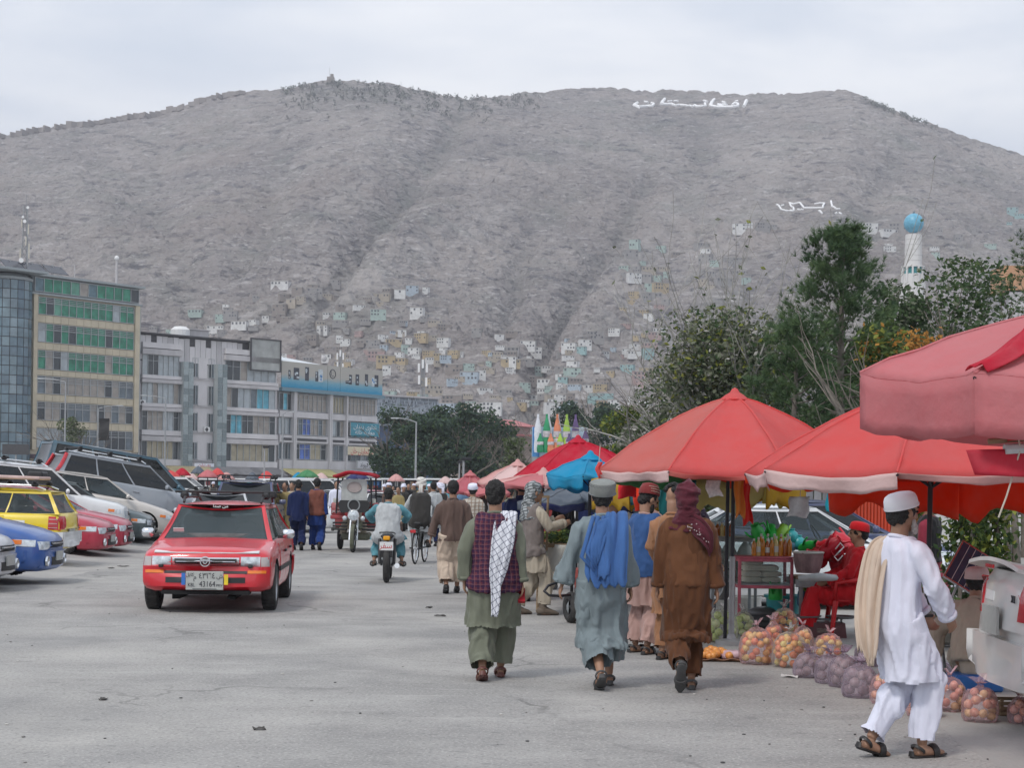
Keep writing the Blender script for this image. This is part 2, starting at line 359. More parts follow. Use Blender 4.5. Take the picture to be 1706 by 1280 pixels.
GUL = [([(775, 170), (745, 240), (690, 310), (620, 400), (560, 480), (520, 540)], 26, -20), ([(1080, 300), (1040, 380), (1010, 430), (960, 490), (930, 545), (900, 610), (880, 690)], 22, -16),
       ([(260, 250), (240, 340), (300, 420), (330, 500)], 34, -9), ([(450, 200), (470, 300), (440, 400), (400, 470)], 30, -8), ([(1500, 260), (1440, 350), (1400, 430)], 30, -10), ([(1180, 220), (1150, 300), (1120, 350)], 24, -8),
       ([(860, 330), (800, 375), (720, 410), (640, 450), (520, 520)], 34, 15), ([(1120, 340), (1060, 440), (1010, 530), (960, 620)], 34, 9), ([(640, 200), (600, 300), (520, 380)], 40, 9), ([(1300, 230), (1260, 330), (1200, 430)], 40, 9), ([(120, 300), (160, 400), (170, 470)], 40, 9),
       ([(880, 400), (860, 480), (830, 560)], 20, -9)]
def mtn_z(u, t):
    """u = bearing (tangent * F), t = 0 foot .. 1 crest"""
    Yc = crestY(u); Y = YB+(Yc-YB)*t
    Hc = HC+Yc*np.interp(u, SU, SV)/F
    p = .50*t**1.55+.50*t+.02*np.sin(t*9+u*.004)*t*(1-t)*4
    z = Hc*p
    v = (z-HC)/Y*F
    w = np.clip(1-t, 0, 1)**.35*np.clip(t*5, 0, 1)
    for pl, wd, dp in GUL: z = z+w*dp*1.12*np.exp(-(seg_d(u, v, pl)/wd)**2)
    X = u/F*Y
    q = np.stack([X/160, Y/160, np.zeros_like(X)], -1).reshape(-1, 3)
    z = z+w*(14*fbm(q, 3)).reshape(X.shape)
    q = np.stack([X/34+Y/60, Y/34-X/90, np.zeros_like(X)], -1).reshape(-1, 3)
    rd_ = 1-np.abs(fbm(q, 5, .6)).reshape(X.shape)*1.2
    z = z+np.clip(1.02-t, .05, 1)**.5*np.clip(t*4, 0, 1)*9.5*(rd_-.5)
    q = np.stack([X/9+Y/14, Y/7-X/20, np.zeros_like(X)], -1).reshape(-1, 3)
    z = z+np.clip(t*4, 0, 1)*2.7*(1-np.abs(fbm(q, 3, .6)).reshape(X.shape)*1.6)*(.4+.6*np.clip(1.2-t, 0, 1))
    return X, Y, z
NU, NV = 620, 430
uu = np.linspace(-1300, 1420, NU); tt = np.concatenate([np.linspace(0, 1, NV-12)**.92, 1+np.linspace(.01, .35, 12)])
U2, T2 = np.meshgrid(uu, tt)
TX, TY, TZ = mtn_z(U2, np.minimum(T2, 1))
back = T2 > 1
TY = np.where(back, YB+(crestY(U2)-YB)*T2, TY); TX = U2/F*TY
TZ = np.where(back, TZ-(T2-1)*260, TZ); TZ[0] = -1
vs = np.stack([TX, TY, TZ], -1).reshape(-1, 3)
ii = np.arange(NV-1)[:, None]*NU+np.arange(NU-1)[None]; fs = np.stack([ii, ii+1, ii+NU+1, ii+NU], -1).reshape(-1, 4)
me = bpy.data.meshes.new('mountain'); me.vertices.add(len(vs)); me.vertices.foreach_set('co', vs.ravel())
me.loops.add(fs.size); me.loops.foreach_set('vertex_index', fs.ravel().astype(np.int32)); me.polygons.add(len(fs))
me.polygons.foreach_set('loop_start', np.arange(0, fs.size, 4, dtype=np.int32)); me.polygons.foreach_set('loop_total', np.full(len(fs), 4, np.int32)); me.update(calc_edges=True)
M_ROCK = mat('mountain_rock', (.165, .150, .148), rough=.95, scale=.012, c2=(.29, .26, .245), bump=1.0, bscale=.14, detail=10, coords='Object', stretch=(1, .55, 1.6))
def rock_detail():
    nt = M_ROCK.node_tree; N = nt.nodes; L = nt.links; b = N['Principled BSDF']
    for n in N:
        if n.type == 'BUMP': n.inputs['Distance'].default_value = 7.0
    src = b.inputs['Base Color'].links[0].from_socket; tcn = N.new('ShaderNodeTexCoord')
    def lay(scale, lo, hi, colr, fac, stretch=(1, 1, 1), rot=0):
        nonlocal src
        mpn = N.new('ShaderNodeMapping'); mpn.inputs['Scale'].default_value = stretch; mpn.inputs['Rotation'].default_value = (0, rot, 0); L.new(tcn.outputs['Object'], mpn.inputs['Vector'])
        nz = N.new('ShaderNodeTexNoise'); nz.inputs['Scale'].default_value = scale; nz.inputs['Detail'].default_value = 8; nz.inputs['Roughness'].default_value = .65; L.new(mpn.outputs[0], nz.inputs['Vector'])
        mr = N.new('ShaderNodeMapRange'); mr.inputs['From Min'].default_value = lo; mr.inputs['From Max'].default_value = hi; mr.inputs['To Max'].default_value = fac
        L.new(nz.outputs['Fac'], mr.inputs['Value'])
        mxn = N.new('ShaderNodeMixRGB'); mxn.inputs['Color2'].default_value = (*colr, 1); L.new(mr.outputs[0], mxn.inputs['Fac']); L.new(src, mxn.inputs['Color1']); src = mxn.outputs[0]
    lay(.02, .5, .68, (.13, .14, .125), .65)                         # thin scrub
    lay(.085, .54, .64, (.05, .05, .06), .85, (.6, .6, 2.6), .35)  # dark ledges, albedo contrast raised for the weak relief shading
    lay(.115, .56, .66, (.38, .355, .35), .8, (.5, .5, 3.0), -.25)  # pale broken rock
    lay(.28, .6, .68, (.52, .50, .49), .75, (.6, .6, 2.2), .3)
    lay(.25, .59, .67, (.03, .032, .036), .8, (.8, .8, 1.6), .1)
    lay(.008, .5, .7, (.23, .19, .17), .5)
    for nm, colr, fac in (('scrub', (.085, .095, .085), .5), ('bare', (.36, .335, .32), .55)):      # relief shading put into the colour: scrub-dark along gullies, pale bare rock on spurs
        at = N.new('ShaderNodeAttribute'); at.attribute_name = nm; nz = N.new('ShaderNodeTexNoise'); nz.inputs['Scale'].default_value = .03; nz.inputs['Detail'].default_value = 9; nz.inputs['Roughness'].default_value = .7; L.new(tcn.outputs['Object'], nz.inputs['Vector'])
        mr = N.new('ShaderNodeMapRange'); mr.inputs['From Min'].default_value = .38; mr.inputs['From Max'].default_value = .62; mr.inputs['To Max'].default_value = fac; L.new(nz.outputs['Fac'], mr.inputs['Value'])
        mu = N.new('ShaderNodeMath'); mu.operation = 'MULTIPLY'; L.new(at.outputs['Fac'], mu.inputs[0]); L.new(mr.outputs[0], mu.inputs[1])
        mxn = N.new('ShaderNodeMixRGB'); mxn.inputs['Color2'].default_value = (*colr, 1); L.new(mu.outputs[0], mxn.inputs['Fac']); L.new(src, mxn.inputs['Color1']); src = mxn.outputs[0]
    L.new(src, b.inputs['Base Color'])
rock_detail()
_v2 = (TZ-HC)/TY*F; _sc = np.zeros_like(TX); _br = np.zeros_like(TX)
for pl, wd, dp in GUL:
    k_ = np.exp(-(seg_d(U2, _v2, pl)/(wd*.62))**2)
    if dp < 0: _sc = np.maximum(_sc, k_*min(1, -dp/15))  # gully hollows darkened through the colour, in a scrub tone
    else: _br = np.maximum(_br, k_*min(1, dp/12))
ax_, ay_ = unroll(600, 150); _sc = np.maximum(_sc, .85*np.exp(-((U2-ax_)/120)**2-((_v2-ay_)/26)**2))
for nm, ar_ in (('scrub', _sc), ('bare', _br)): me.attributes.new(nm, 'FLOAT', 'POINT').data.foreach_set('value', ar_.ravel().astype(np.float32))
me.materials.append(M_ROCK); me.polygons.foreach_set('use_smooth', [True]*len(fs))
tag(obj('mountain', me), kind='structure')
def hill_at(px, py):
    """point of the slope seen at this photo position"""
    u, v = unroll(px, py); t = np.linspace(.01, 1, 500); X, Y, Z = mtn_z(np.full(500, u), t)
    el = (Z-HC)/Y*F; k = np.argmax(el >= v)
    if el[k] < v: k = 499
    return Vector((X[k], Y[k], Z[k]))
# ---- names written in white stones on the slope (strokes laid down on the rock)
M_WSTONE = mat('white_painted_stone', (.86, .86, .86), rough=.8, var=.05)
def hill_strokes(name, label, strokes, wd):
    q = MB()
    for st in strokes:
        pts = [hill_at(*p[:2]) for p in st]; rad = [(p[2] if len(p) > 2 else wd) for p in st]
        path = []; rr_ = []
        for (a, b, r0, r1) in zip(pts[:-1], pts[1:], rad[:-1], rad[1:]):
            for k in range(3): path.append(a.lerp(b, k/3)+Vector((0, -6, 5.5))); rr_.append(r0+(r1-r0)*k/3)
        path.append(pts[-1]+Vector((0, -6, 5.5))); rr_.append(rad[-1])
        q.tube(path, rr_, 6)
    return tag(q.build(name, M_WSTONE), label, 'hillside sign', 'names written on the mountain')
def sc(x0, y0, s, pts): return [(x0+p[0]*s, y0+p[1]*s, *(p[2:])) for p in pts]
k1 = 220/1706
def A(*pts): return sc(1040, 160, k1, pts)
hill_strokes('hillside_sign', 'large white country name in Arabic script laid high on the mountain', [
    A((1565, 165, 1.7), (1530, 250, 1.5)), A((1380, 215), (1420, 195), (1460, 215), (1450, 240, 1.5), (1390, 250, 1.5), (1270, 245, 1.4), (1200, 225), (1250, 210), (1310, 215)), A((1420, 170), (1460, 175)),
    A((1255, 183), (1300, 188)), A((1270, 245, 1.4), (1180, 240, 1.5), (1100, 240, 1.6), (1120, 190, 1.5), (1150, 160, 1.4)),
    A((1030, 205), (1040, 225), (1000, 238, 1.3), (930, 236, 1.3), (900, 222), (870, 236), (840, 222), (810, 234), (780, 222), (740, 228, 1.3), (690, 218), (650, 222), (600, 213, 1.3), (540, 208, 1.3), (470, 210, 1.6), (490, 170, 1.4), (515, 140, 1.3)),
    A((1015, 172), (1060, 178)), A((560, 165), (600, 163)), A((640, 163), (680, 168)),
    A((165, 190), (118, 232, 1.5), (190, 243, 1.6), (280, 243, 1.5), (350, 232, 1.4), (372, 205), (340, 188)), A((255, 178), (300, 180))], 1.15)
k2 = 150/1706
def B(*pts): return sc(1270, 340, k2, pts)
hill_strokes('hillside_sign', 'smaller white words in Arabic script low on the right mountainside', [
    B((1265, 170), (1285, 230), (1320, 310), (1370, 325), (1430, 295)), B((1340, 375), (1380, 378)), B((1420, 378), (1465, 383)),
    B((950, 195), (1050, 190), (1140, 195), (1115, 240), (1110, 275), (1030, 290), (880, 290), (760, 270), (680, 240), (580, 195), (560, 215), (480, 200), (520, 240), (560, 280), (565, 330), (490, 330)),
    B((540, 320), (430, 315), (330, 290), (280, 245), (240, 195)), B((330, 225), (380, 220)), B((640, 312), (680, 312)), B((700, 310), (740, 314)), B((1030, 340), (1050, 360), (1100, 378))], .62)
# ---- the old wall along the left ridge and the masts on the summit
M_WALL = mat('old_mud_wall', (.24, .215, .2), rough=.95, var=.2, scale=.2)
rw = thing('ridge_wall', 'long old fortification wall with towers running along the left ridge', 'wall')
prev = None; rk = random.Random(3)
for k in range(47):
    px = -20+k*9.3; py = np.interp(px, [p[0] for p in SIL], [p[1] for p in SIL])+2
    p = hill_at(px, py+1.0)
    if prev is not None:
        d = p-prev; L_ = d.length; mid = (p+prev)/2; tower = k in (15, 33, 38)
        if rk.random() > .12 or tower:
            MB(Matrix.Translation(mid)).box((0, 0, 2), (L_*1.03, 1.6, (6.5 if tower else 3.8)+rk.uniform(-.6, .9)), rz=math.atan2(d.y, d.x)).build('wall_section', M_WALL, rw)
    prev = p
for (px, py, h, lb) in [(549, 134, 11, 'thin mast beside the hut on the left summit'), (668, 146, 6, 'short mast on the slope right of the summit'), (528, 140, 3, 'very short post left of the summit mast')]:
    p = hill_at(px, py+2); q = MB(); q.tube([p+Vector((0, 0, -1)), p+Vector((0, 0, h))], [.22, .12], 5); tag(q.build('summit_mast', mat('mast_steel', (.3, .3, .3))), lb, 'mast', 'masts on the summit')
p = hill_at(551, 137); q = MB(); q.box(p+Vector((0, 0, 1.5)), (6, 5, 5)); q.box(p+Vector((1, 0, 5)), (2.5, 3, 3)); tag(q.build('summit_hut', M_WALL), 'small stone hut on the left summit', 'hut')
# scrub and small trees near the summit ridge
def leaf_clumps(mb, centres, n, size, rnd, mi=0, squash=1.0):
    for (c, r) in centres:
        for k in range(n):
            d = Vector((rnd.gauss(0, 1), rnd.gauss(0, 1), rnd.gauss(0, 1)*squash)).normalized()*r*(.45+.55*rnd.random()**.5)
            p = Vector(c)+d; a = Vector((rnd.gauss(0, 1), rnd.gauss(0, 1), rnd.gauss(0, 1))).normalized(); b_ = a.orthogonal().normalized(); s_ = size*rnd.uniform(.6, 1.3)
            mb.add([p-a*s_, p+b_*s_*.55, p+a*s_, p-b_*s_*.55], [(0, 1, 2, 3)], mi if not isinstance(mi, (list, tuple)) else rnd.choice(mi))
M_SCRUB = mat('scrub_leaf', (.055, .07, .05), var=.35, scale=.3, rough=.9)
sb = MB(); rs = random.Random(8)
for k in range(420):
    px = rs.uniform(460, 900); base = np.interp(px, [p[0] for p in SIL], [p[1] for p in SIL]); py = base+2+abs(rs.gauss(0, 18))
    if rs.random() < .18: px = rs.uniform(1440, 1560); py = np.interp(px, [p[0] for p in SIL], [p[1] for p in SIL])+rs.uniform(1, 8)
    p = hill_at(px, py); leaf_clumps(sb, [(p+Vector((0, -1, 1.6)), rs.uniform(1.2, 2.4))], 10, .9, rs)
tag(sb.build('scrub', M_SCRUB), kind='stuff')
# ---- houses on the slope
HCOL = {'grey': (.27, .26, .255), 'white': (.60, .60, .59), 'pale green': (.33, .42, .385), 'pale blue': (.36, .43, .49), 'sand': (.37, .325, .265), 'ochre': (.40, .315, .19), 'mud brown': (.235, .205, .185), 'pink': (.36, .255, .24), 'turquoise': (.26, .40, .40)}
M_H = {k: mat('house_'+k.replace(' ', '_'), v, rough=.9, var=.14, scale=.5) for k, v in HCOL.items()}
M_HWIN = mat('house_window_dark', (.05, .055, .065), rough=.3, var=.2); M_HROOF = mat('house_flat_roof', (.33, .31, .29), rough=.95, var=.2, scale=.4)
M_HDOOR = mat('house_door', (.16, .2, .24), rough=.6)
def house_meshes(w, d, h, fl, rnd):
    b = MB(); b.box((0, 0, h/2-2), (w, d, h+4)); bm_ = b.mesh('house_body')
    r_ = MB(); r_.box((0, 0, h+.12), (w+.4, d+.4, .24)); 
    for sx in (-1, 1): r_.box((sx*(w/2-.1), 0, h+.5), (.25, d, .55))
    r_.box((0, -d/2+.1, h+.5), (w-.5, .22, .55)); rm = r_.mesh('roof', M_HROOF)
    wins = []; n = max(2, int(w/2.6))
    wq = MB(); wq.box((0, 0, 0), (1.35, .16, 1.5)); wm = wq.mesh('window', M_HWIN)
    for f_ in range(fl):
        for i in range(n):
            if rnd.random() < .38: continue
            wins.append(((i+.5)/n*w-w/2, -d/2-.06, (f_+.52)*h/fl+.1))
    return bm_, rm, wm, wins
rh = random.Random(21); HV = [house_meshes(rh.uniform(6, 15), rh.uniform(5, 7), 2.9*fl, fl, rh) for fl in (1, 1, 1, 2, 1, 2, 1, 2, 1, 2)]
HREG = [  # photo region, count, colours
    (455, 640, 475, 560, 24, 'white grey grey pale_green mud_brown sand mud_brown'), (480, 740, 490, 600, 24, 'white pale_blue grey sand grey mud_brown white'), (640, 760, 560, 640, 18, 'sand ochre white grey'),
    (360, 450, 500, 560, 12, 'grey white grey'), (250, 370, 530, 565, 8, 'grey white pale_green'), (560, 860, 560, 690, 52, 'grey white pale_green sand white mud_brown ochre pale_blue'), (760, 960, 580, 690, 42, 'white pale_green grey white sand ochre grey'),
    (930, 1085, 560, 690, 44, 'white turquoise ochre pink white grey sand pale_blue'), (1030, 1110, 480, 600, 18, 'grey white pale_green pink ochre white'), (1040, 1190, 410, 480, 22, 'white grey grey sand pale_green mud_brown'), (1180, 1280, 435, 480, 9, 'pale_green grey grey'),
    (1210, 1290, 377, 388, 4, 'grey white'), (1420, 1500, 378, 440, 5, 'grey white'), (1540, 1706, 380, 430, 8, 'grey white pale_green grey grey'), (1680, 1706, 350, 400, 3, 'turquoise white'), (880, 1010, 640, 700, 14, 'grey white mud_brown'), (470, 640, 560, 612, 14, 'grey white mud_brown pink')]
placed = []; hn = 0; HOUSES = {}
ZONE = [(0, 460, 0, 999, 'above the long grey block'), (460, 640, 0, 999, 'above the blue billboard building'), (640, 770, 0, 600, 'beside the dark grove on the spur'), (640, 770, 600, 999, 'above the blue lattice building'),
        (770, 880, 0, 999, 'above the dark pines'), (880, 1010, 0, 999, 'above the bottle billboard'), (1010, 1120, 560, 999, 'beside the tall bare branches'), (1010, 1200, 0, 560, 'in the ravine village below the big lettering'), (1200, 1420, 0, 999, 'below the small white lettering'), (1400, 2000, 0, 999, 'beside the blue domed tower')]
for (x0, x1, y0, y1, n, cols) in HREG:
    cols = [c.replace('_', ' ') for c in cols.split()]
    for k in range(n):
        for _ in range(30):
            px, py = rh.uniform(x0, x1), rh.uniform(y0, y1)
            if all(abs(px-a) > 9.5 or abs(py-b) > 5 for a, b in placed): break
        else: continue
        placed.append((px, py)); p = hill_at(px, py); vi = rh.randrange(len(HV)); bm_, rm, wm, wins = HV[vi]; c = rh.choice(cols)
        zone = next((z[4] for z in ZONE if z[0] <= px < z[1] and z[2] <= py < z[3]), 'on the slope')
        fl = ('one', 'one', 'one', 'two', 'one', 'two', 'one', 'two', 'one', 'two')[vi]
        e = thing('hillside_house', f'{c} {fl}-storey flat-roofed house {zone}', 'house', p, rh.uniform(-.5, .5), 'flat-roofed houses on the mountainside'); s_ = rh.choice([.30, .36, .42, .48, .56])*rh.uniform(.9, 1.1)*max(1, p.y/760); e.scale = (s_, s_, s_)
        HOUSES.setdefault(e['label'], []).append((py, e)); o = obj('wall', bm_, e)
        if not bm_.materials: bm_.materials.append(M_H['grey'])
        o.material_slots[0].link = 'OBJECT'; o.material_slots[0].material = M_H[c]
        obj('roof', rm, e); hn += 1
        for wp in wins: obj('window', wm, e, wp)

ORDH = ['topmost', 'second highest', 'third highest', 'fourth highest', 'fifth highest', 'sixth highest', 'seventh highest', 'eighth highest', 'ninth highest', 'tenth highest', 'eleventh highest', 'twelfth highest']
for lb, hs in HOUSES.items():
    hs.sort(key=lambda t: t[0])
    for k, (_, e) in enumerate(hs if len(hs) > 1 else []): e['label'] = f"{'lowest' if k == len(hs)-1 else ORDH[min(k, 11)]} {lb}"
# ================================================================== haze
M_HAZE = bpy.data.materials.new('haze_air'); M_HAZE.use_nodes = True; _n = M_HAZE.node_tree.nodes; _n.remove(_n['Principled BSDF'])
_v = _n.new('ShaderNodeVolumePrincipled'); _v.inputs['Color'].default_value = (.85, .85, .93, 1); _v.inputs['Density'].default_value = HAZE_D = .00031; _v.inputs['Anisotropy'].default_value = .1
M_HAZE.node_tree.links.new(_v.outputs[0], _n['Material Output'].inputs['Volume'])
q = MB(); q.box((0, 4000, 230), (13000, 8700, 470)); o = tag(q.build('haze', M_HAZE), kind='stuff')
# ================================================================== the buildings along the square
M_CREAM = mat('cream_tile', (.50, .44, .33), rough=.7, var=.12, scale=.6); M_CONC = mat('weathered_concrete', (.38, .37, .375), rough=.9, scale=.5, c2=(.52, .50, .51), stretch=(1, 1, .4), bump=.2)
M_CONCP = mat('pale_plaster', (.50, .485, .49), rough=.85, scale=.4, c2=(.62, .60, .61), stretch=(1, 1, .35)); M_DKGAP = mat('dark_joint', (.06, .06, .065)); M_ALU = mat('aluminium_frame', (.42, .44, .45), rough=.45, metal=.3)
M_GBAND = mat('grey_band', (.30, .33, .34), rough=.7, var=.1)
def pane_mat(k, c, var=.2, rough=.12): return mat('pane_'+k, c, rough=rough, var=var, scale=.9, spec=.7)
PANE = {'g': pane_mat('green', (.025, .20, .12), .5), 'g2': pane_mat('green_pale', (.10, .28, .20), .3), 'k': pane_mat('dark', (.04, .05, .055)), 'w': pane_mat('pale', (.36, .40, .42)), 'c': pane_mat('curtain', (.30, .27, .24), .3, .3),
        'b': pane_mat('grey_blue', (.12, .15, .17), .3), 'cy': pane_mat('cyan_poster', (.10, .36, .46), .4, .4), 'bl': pane_mat('blue_poster', (.06, .12, .38), .7, .4), 'y': pane_mat('yellowed', (.34, .30, .21), .25, .3), 't': pane_mat('teal', (.10, .17, .20), .35)}
def facade(pxa, pxb, D1, D2, roll_y=760):
    a = P(pxa, roll_y, D1); b = P(pxb, roll_y, D2); a.z = b.z = 0; d = b-a; L_ = d.length; d.normalize()
    return a, math.atan2(d.y, d.x), L_, D1, D2
class Front:
    """local frame: x along the facade, -y out of it, z up; photo positions convert to x, z on its plane"""
    def __init__(s, name, label, pxa, pxb, D1, D2):
        s.a, s.rz, s.L, s.D1, s.D2 = facade(pxa, pxb, D1, D2); s.e = thing(name, label, 'building', s.a, s.rz)
        s.d = Vector((math.cos(s.rz), math.sin(s.rz), 0))
    def at(s, px, py):
        u, v = unroll(px, py); k = u/F   # X = k*Y on the line a + t*d
        t = (k*s.a.y-s.a.x)/(s.d.x-k*s.d.y); Y = s.a.y+t*s.d.y; return t, HC+v/F*Y
    def box(s, name, x0, x1, z0, z1, y0, y1, m, parent=None, ch=0):
        q = MB(); q.box(((x0+x1)/2, (y0+y1)/2, (z0+z1)/2), (abs(x1-x0), abs(y1-y0), abs(z1-z0)), ch=ch); return q.build(name, m, parent or s.e)
    def window(s, x0, x1, z0, z1, cols, transom=0, bars=0, y=-.02, fw=.07, mfr=None):
        """a window: frame with a pane for each letter in cols"""
        mfr = mfr or M_ALU; n = len(cols); q = MB(); W = x1-x0; ft = .1
        for z in (z0, z1): q.box(((x0+x1)/2, y-.05, z), (W+fw, .14, fw))
        for i in range(n+1): q.box((x0+W*i/n, y-.045, (z0+z1)/2), (fw, .12, z1-z0-fw))
        if transom: q.box(((x0+x1)/2, y-.04, z1-(z1-z0)*transom), (W-fw, .09, fw*.8))
        for k in range(bars): q.box(((x0+x1)/2, y-.1, z1-(z1-z0)*(.05+.30*(k+.5)/max(1, bars))), (W, .05, .05))
        w = q.build('window', mfr, s.e); rnd = random.Random(int(x0*31+z0*77))
        for i, c in enumerate(cols):
            p = MB(); a0 = x0+W*i/n+fw*.5; a1 = x0+W*(i+1)/n-fw*.5; t = rnd.uniform(-.012, .012)
            p.add([(a0, y+.02+t, z0+fw/2), (a1, y+.02-t, z0+fw/2), (a1, y+.02-t, z1-fw/2), (a0, y+.02+t, z1-fw/2), (a0, y+.05, z0+fw/2), (a1, y+.05, z0+fw/2), (a1, y+.05, z1-fw/2), (a0, y+.05, z1-fw/2)],
                  [(0, 1, 2, 3), (7, 6, 5, 4), (0, 4, 5, 1), (1, 5, 6, 2), (2, 6, 7, 3), (3, 7, 4, 0)]); p.build('pane', PANE[c], w)
        return w
# ---- A: cream tiled block with green glass and a round glass corner
FA = Front('office_block', 'tall cream tiled office block with green window bands and round glass corner tower', 50, 229, 230, 244.6)
zt = FA.at(140, 466)[1]
zwin = [(FA.at(140, a)[1], FA.at(140, b)[1]) for a, b in ((531, 503), (576, 546), (620, 590), (660, 632), (703, 674), (748, 717))]
FA.box('wall', 0, FA.L, 0, zt-2.6, .06, 14, M_CREAM)
zlo = FA.at(140, 752)[1]
for (z0, z1) in [(zwin[0][1]+.15, zt-2.9)]+[(zwin[i+1][1]+.15, zwin[i][0]-.15) for i in range(5)]:      # tiled spandrels
    n = 13
    for i in range(n): FA.box('tile', .9+(FA.L-1.9)*i/n+.02, .9+(FA.L-1.9)*(i+1)/n-.02, z0, z1, -.1, .055, M_CREAM)
for x0, x1 in ((.12, .78), (FA.L-.9, FA.L-.1)): FA.box('pilaster', x0, x1, zlo, zt-2.7, -.3, .05, M_CREAM)
FA.box('end_strip', FA.L-.08, FA.L+.1, 0, zt-2.6, -.2, 14, M_GBAND)
cols6 = ['gkg2gggggggwgg', 'wgkgkggggkggg', 'gckwgggggcggg', 'bckcccccckcbb', 'kcckbbbckcbck', 'wwwbkkbbbkkkb']
def parse(c):
    out = []; i = 0
    while i < len(c):
        if c[i] == 'g' and c[i:i+2] == 'g2': out.append('g2'); i += 2
        elif c[i:i+2] in ('cy', 'bl'): out.append(c[i:i+2]); i += 2
        else: out.append(c[i]); i += 1
    return out
for (z0, z1), c in zip(zwin, cols6): FA.window(1.0, FA.L-1.05, z0, z1, parse(c), transom=.34, bars=3)
FA.window(.3, FA.L-.25, zt-2.4, zt-.55, parse('tgggg2ctggggk'), y=-.1)
FA.box('top_storey', .1, FA.L-.1, zt-2.6, zt-.3, .1, 13, M_GBAND)
FA.box('roof', -.6, FA.L+.5, zt-.3, zt, -.7, 14, M_GBAND); FA.box('cornice', -.4, FA.L+.2, zt-2.85, zt-2.6, -.4, .05, M_GBAND)
# ground floor awning and shop fronts
zg = FA.at(140, 756)[1]; FA.box('awning', -.3, FA.L+.6, zg-.9, zg-.3, -2.2, -.32, mat('maroon_fascia', (.19, .13, .15)))
for i in range(5): FA.window(1+i*3.4, 3.9+i*3.4, 1.2, zg-1.3, ['b', 'k', 't'][i % 3:i % 3+1]+['k'])
# round glass corner: panes of a curtain wall
q = MB(); rc = 3.6; cxr = -3.2; n = 11
gl = [mat('tower_glass_%d' % i, c, rough=.1, var=.25, scale=.5, spec=.8) for i, c in enumerate([(.10, .155, .19), (.13, .19, .22), (.085, .13, .165), (.17, .225, .255)])]
tw = MB(); tw.lathe([(rc-.1, 0), (rc-.1, zt-1.3)], (cxr, 1.6, 0), 22); tw.build('glass_corner', M_DKGAP, FA.e)
rt = random.Random(4); rows = 19
for i in range(n):
    a0 = math.pi+math.pi*(i)/n+.012; a1 = math.pi+math.pi*(i+1)/n-.012
    for j in range(rows):
        z0 = 4.2+(zt-5.6)*j/rows+.05; z1 = 4.2+(zt-5.6)*(j+1)/rows-.05; t = rt.uniform(-.02, .02); p = MB()
        vs_ = [(cxr+math.cos(a)*(rc+o_), 1.6+math.sin(a)*(rc+o_), z) for a, o_ in ((a0, t), (a1, -t)) for z in (z0, z1)]
        p.add(vs_, [(0, 2, 3, 1)]); p.build('pane', gl[rt.choice([0, 0, 1, 1, 2, 3])], FA.e)
FA.box('parapet', -8.5, .3, zt-.35, zt-.03, -3.2, 9, M_GBAND); FA.box('side_wing', -12, -6.4, 0, zt-.4, .8, 9, gl[0])
cp = MB(); cp.lathe([(rc+.02, zt-1.35), (rc+.02, zt-1.0), (rc*.75, zt-.5), (.3, zt-.36)], (cxr, 1.6, 0), 22); cp.build('corner_cap', M_GBAND, FA.e)
# roof things
def on(Fr, x, y, z): return Fr.a+Fr.d*x+Vector((-Fr.d.y, Fr.d.x, 0))*y+Vector((0, 0, z))
M_PV = mat('solar_cell', (.035, .04, .055), rough=.2, var=.2); M_STEEL = mat('galvanised', (.30, .31, .32), rough=.5, metal=.4); M_WHT = mat('white_plastic', (.7, .7, .7), rough=.5, var=.05)
for k in range(6):
    e = thing('solar_panel', f"dark tilted solar panel, {('leftmost', 'second', 'third', 'fourth', 'fifth', 'rightmost')[k]} of the row on the cream office roof", 'solar panel', on(FA, -2.6+k*1.75, 2+.2*(k % 2), zt), FA.rz, 'solar panels on the cream office roof')
    q = MB(); q.box((0, 0, 1.15), (1.68, .08, 2.2), M=Matrix.Rotation(R(-55), 3, 'X')); q.build('panel', M_PV, e)
    q = MB(); q.tube([(-.7, .6, 0), (-.7, .6, 1.9)], .05, 5); q.tube([(.7, .6, 0), (.7, .6, 1.9)], .05, 5); q.build('support', M_STEEL, e)
e = thing('antenna_mast', 'tall lattice antenna mast with white dishes on the cream office roof', 'antenna', on(FA, .6, 2.5, zt))
q = MB(); hm = 9.5
for (x, y) in ((-.45, -.3), (.45, -.3), (0, .5)): q.tube([(x, y, 0), (x*.55, y*.55, hm)], .075, 5)
for k in range(9):
    for (a, b) in (((-.45, -.3), (.45, -.3)), ((.45, -.3), (0, .5)), ((0, .5), (-.45, -.3))):
        f0 = 1-.45*k/9; f1 = 1-.45*(k+1)/9; q.tube([(a[0]*f0, a[1]*f0, k*hm/9), (b[0]*f1, b[1]*f1, (k+1)*hm/9)], .04, 4)
q.tube([(0, 0, hm-.5), (0, 0, hm+1.6)], .05, 5); q.build('lattice', M_STEEL, e)
for (x, z, w, h) in ((-.75, 2.6, .35, 2.6), (.75, 3.2, .35, 3), (.6, 6.2, .3, 2), (-.55, 7, .28, 1.6), (.2, 4.6, .3, 1.8)):
    w *= .55; h *= .7; q = MB(); q.box((x*.8, -.4, z), (w, .16, h), ch=.04); q.build('antenna', mat('antenna_cream', (.5, .47, .4)), e)
for (x, z, r_) in ((.4, hm-.3, .2), (-.25, hm-1.6, .18), (0, 7.3, .24), (-.4, 1.9, .34)):
    q = MB(Matrix.Translation((x, -.6, z)) @ Matrix.Rotation(R(90), 4, 'X')); q.lathe([(r_, 0), (r_*.7, -.14), (.05, -.2)], n=14); q.build('dish', M_WHT, e)
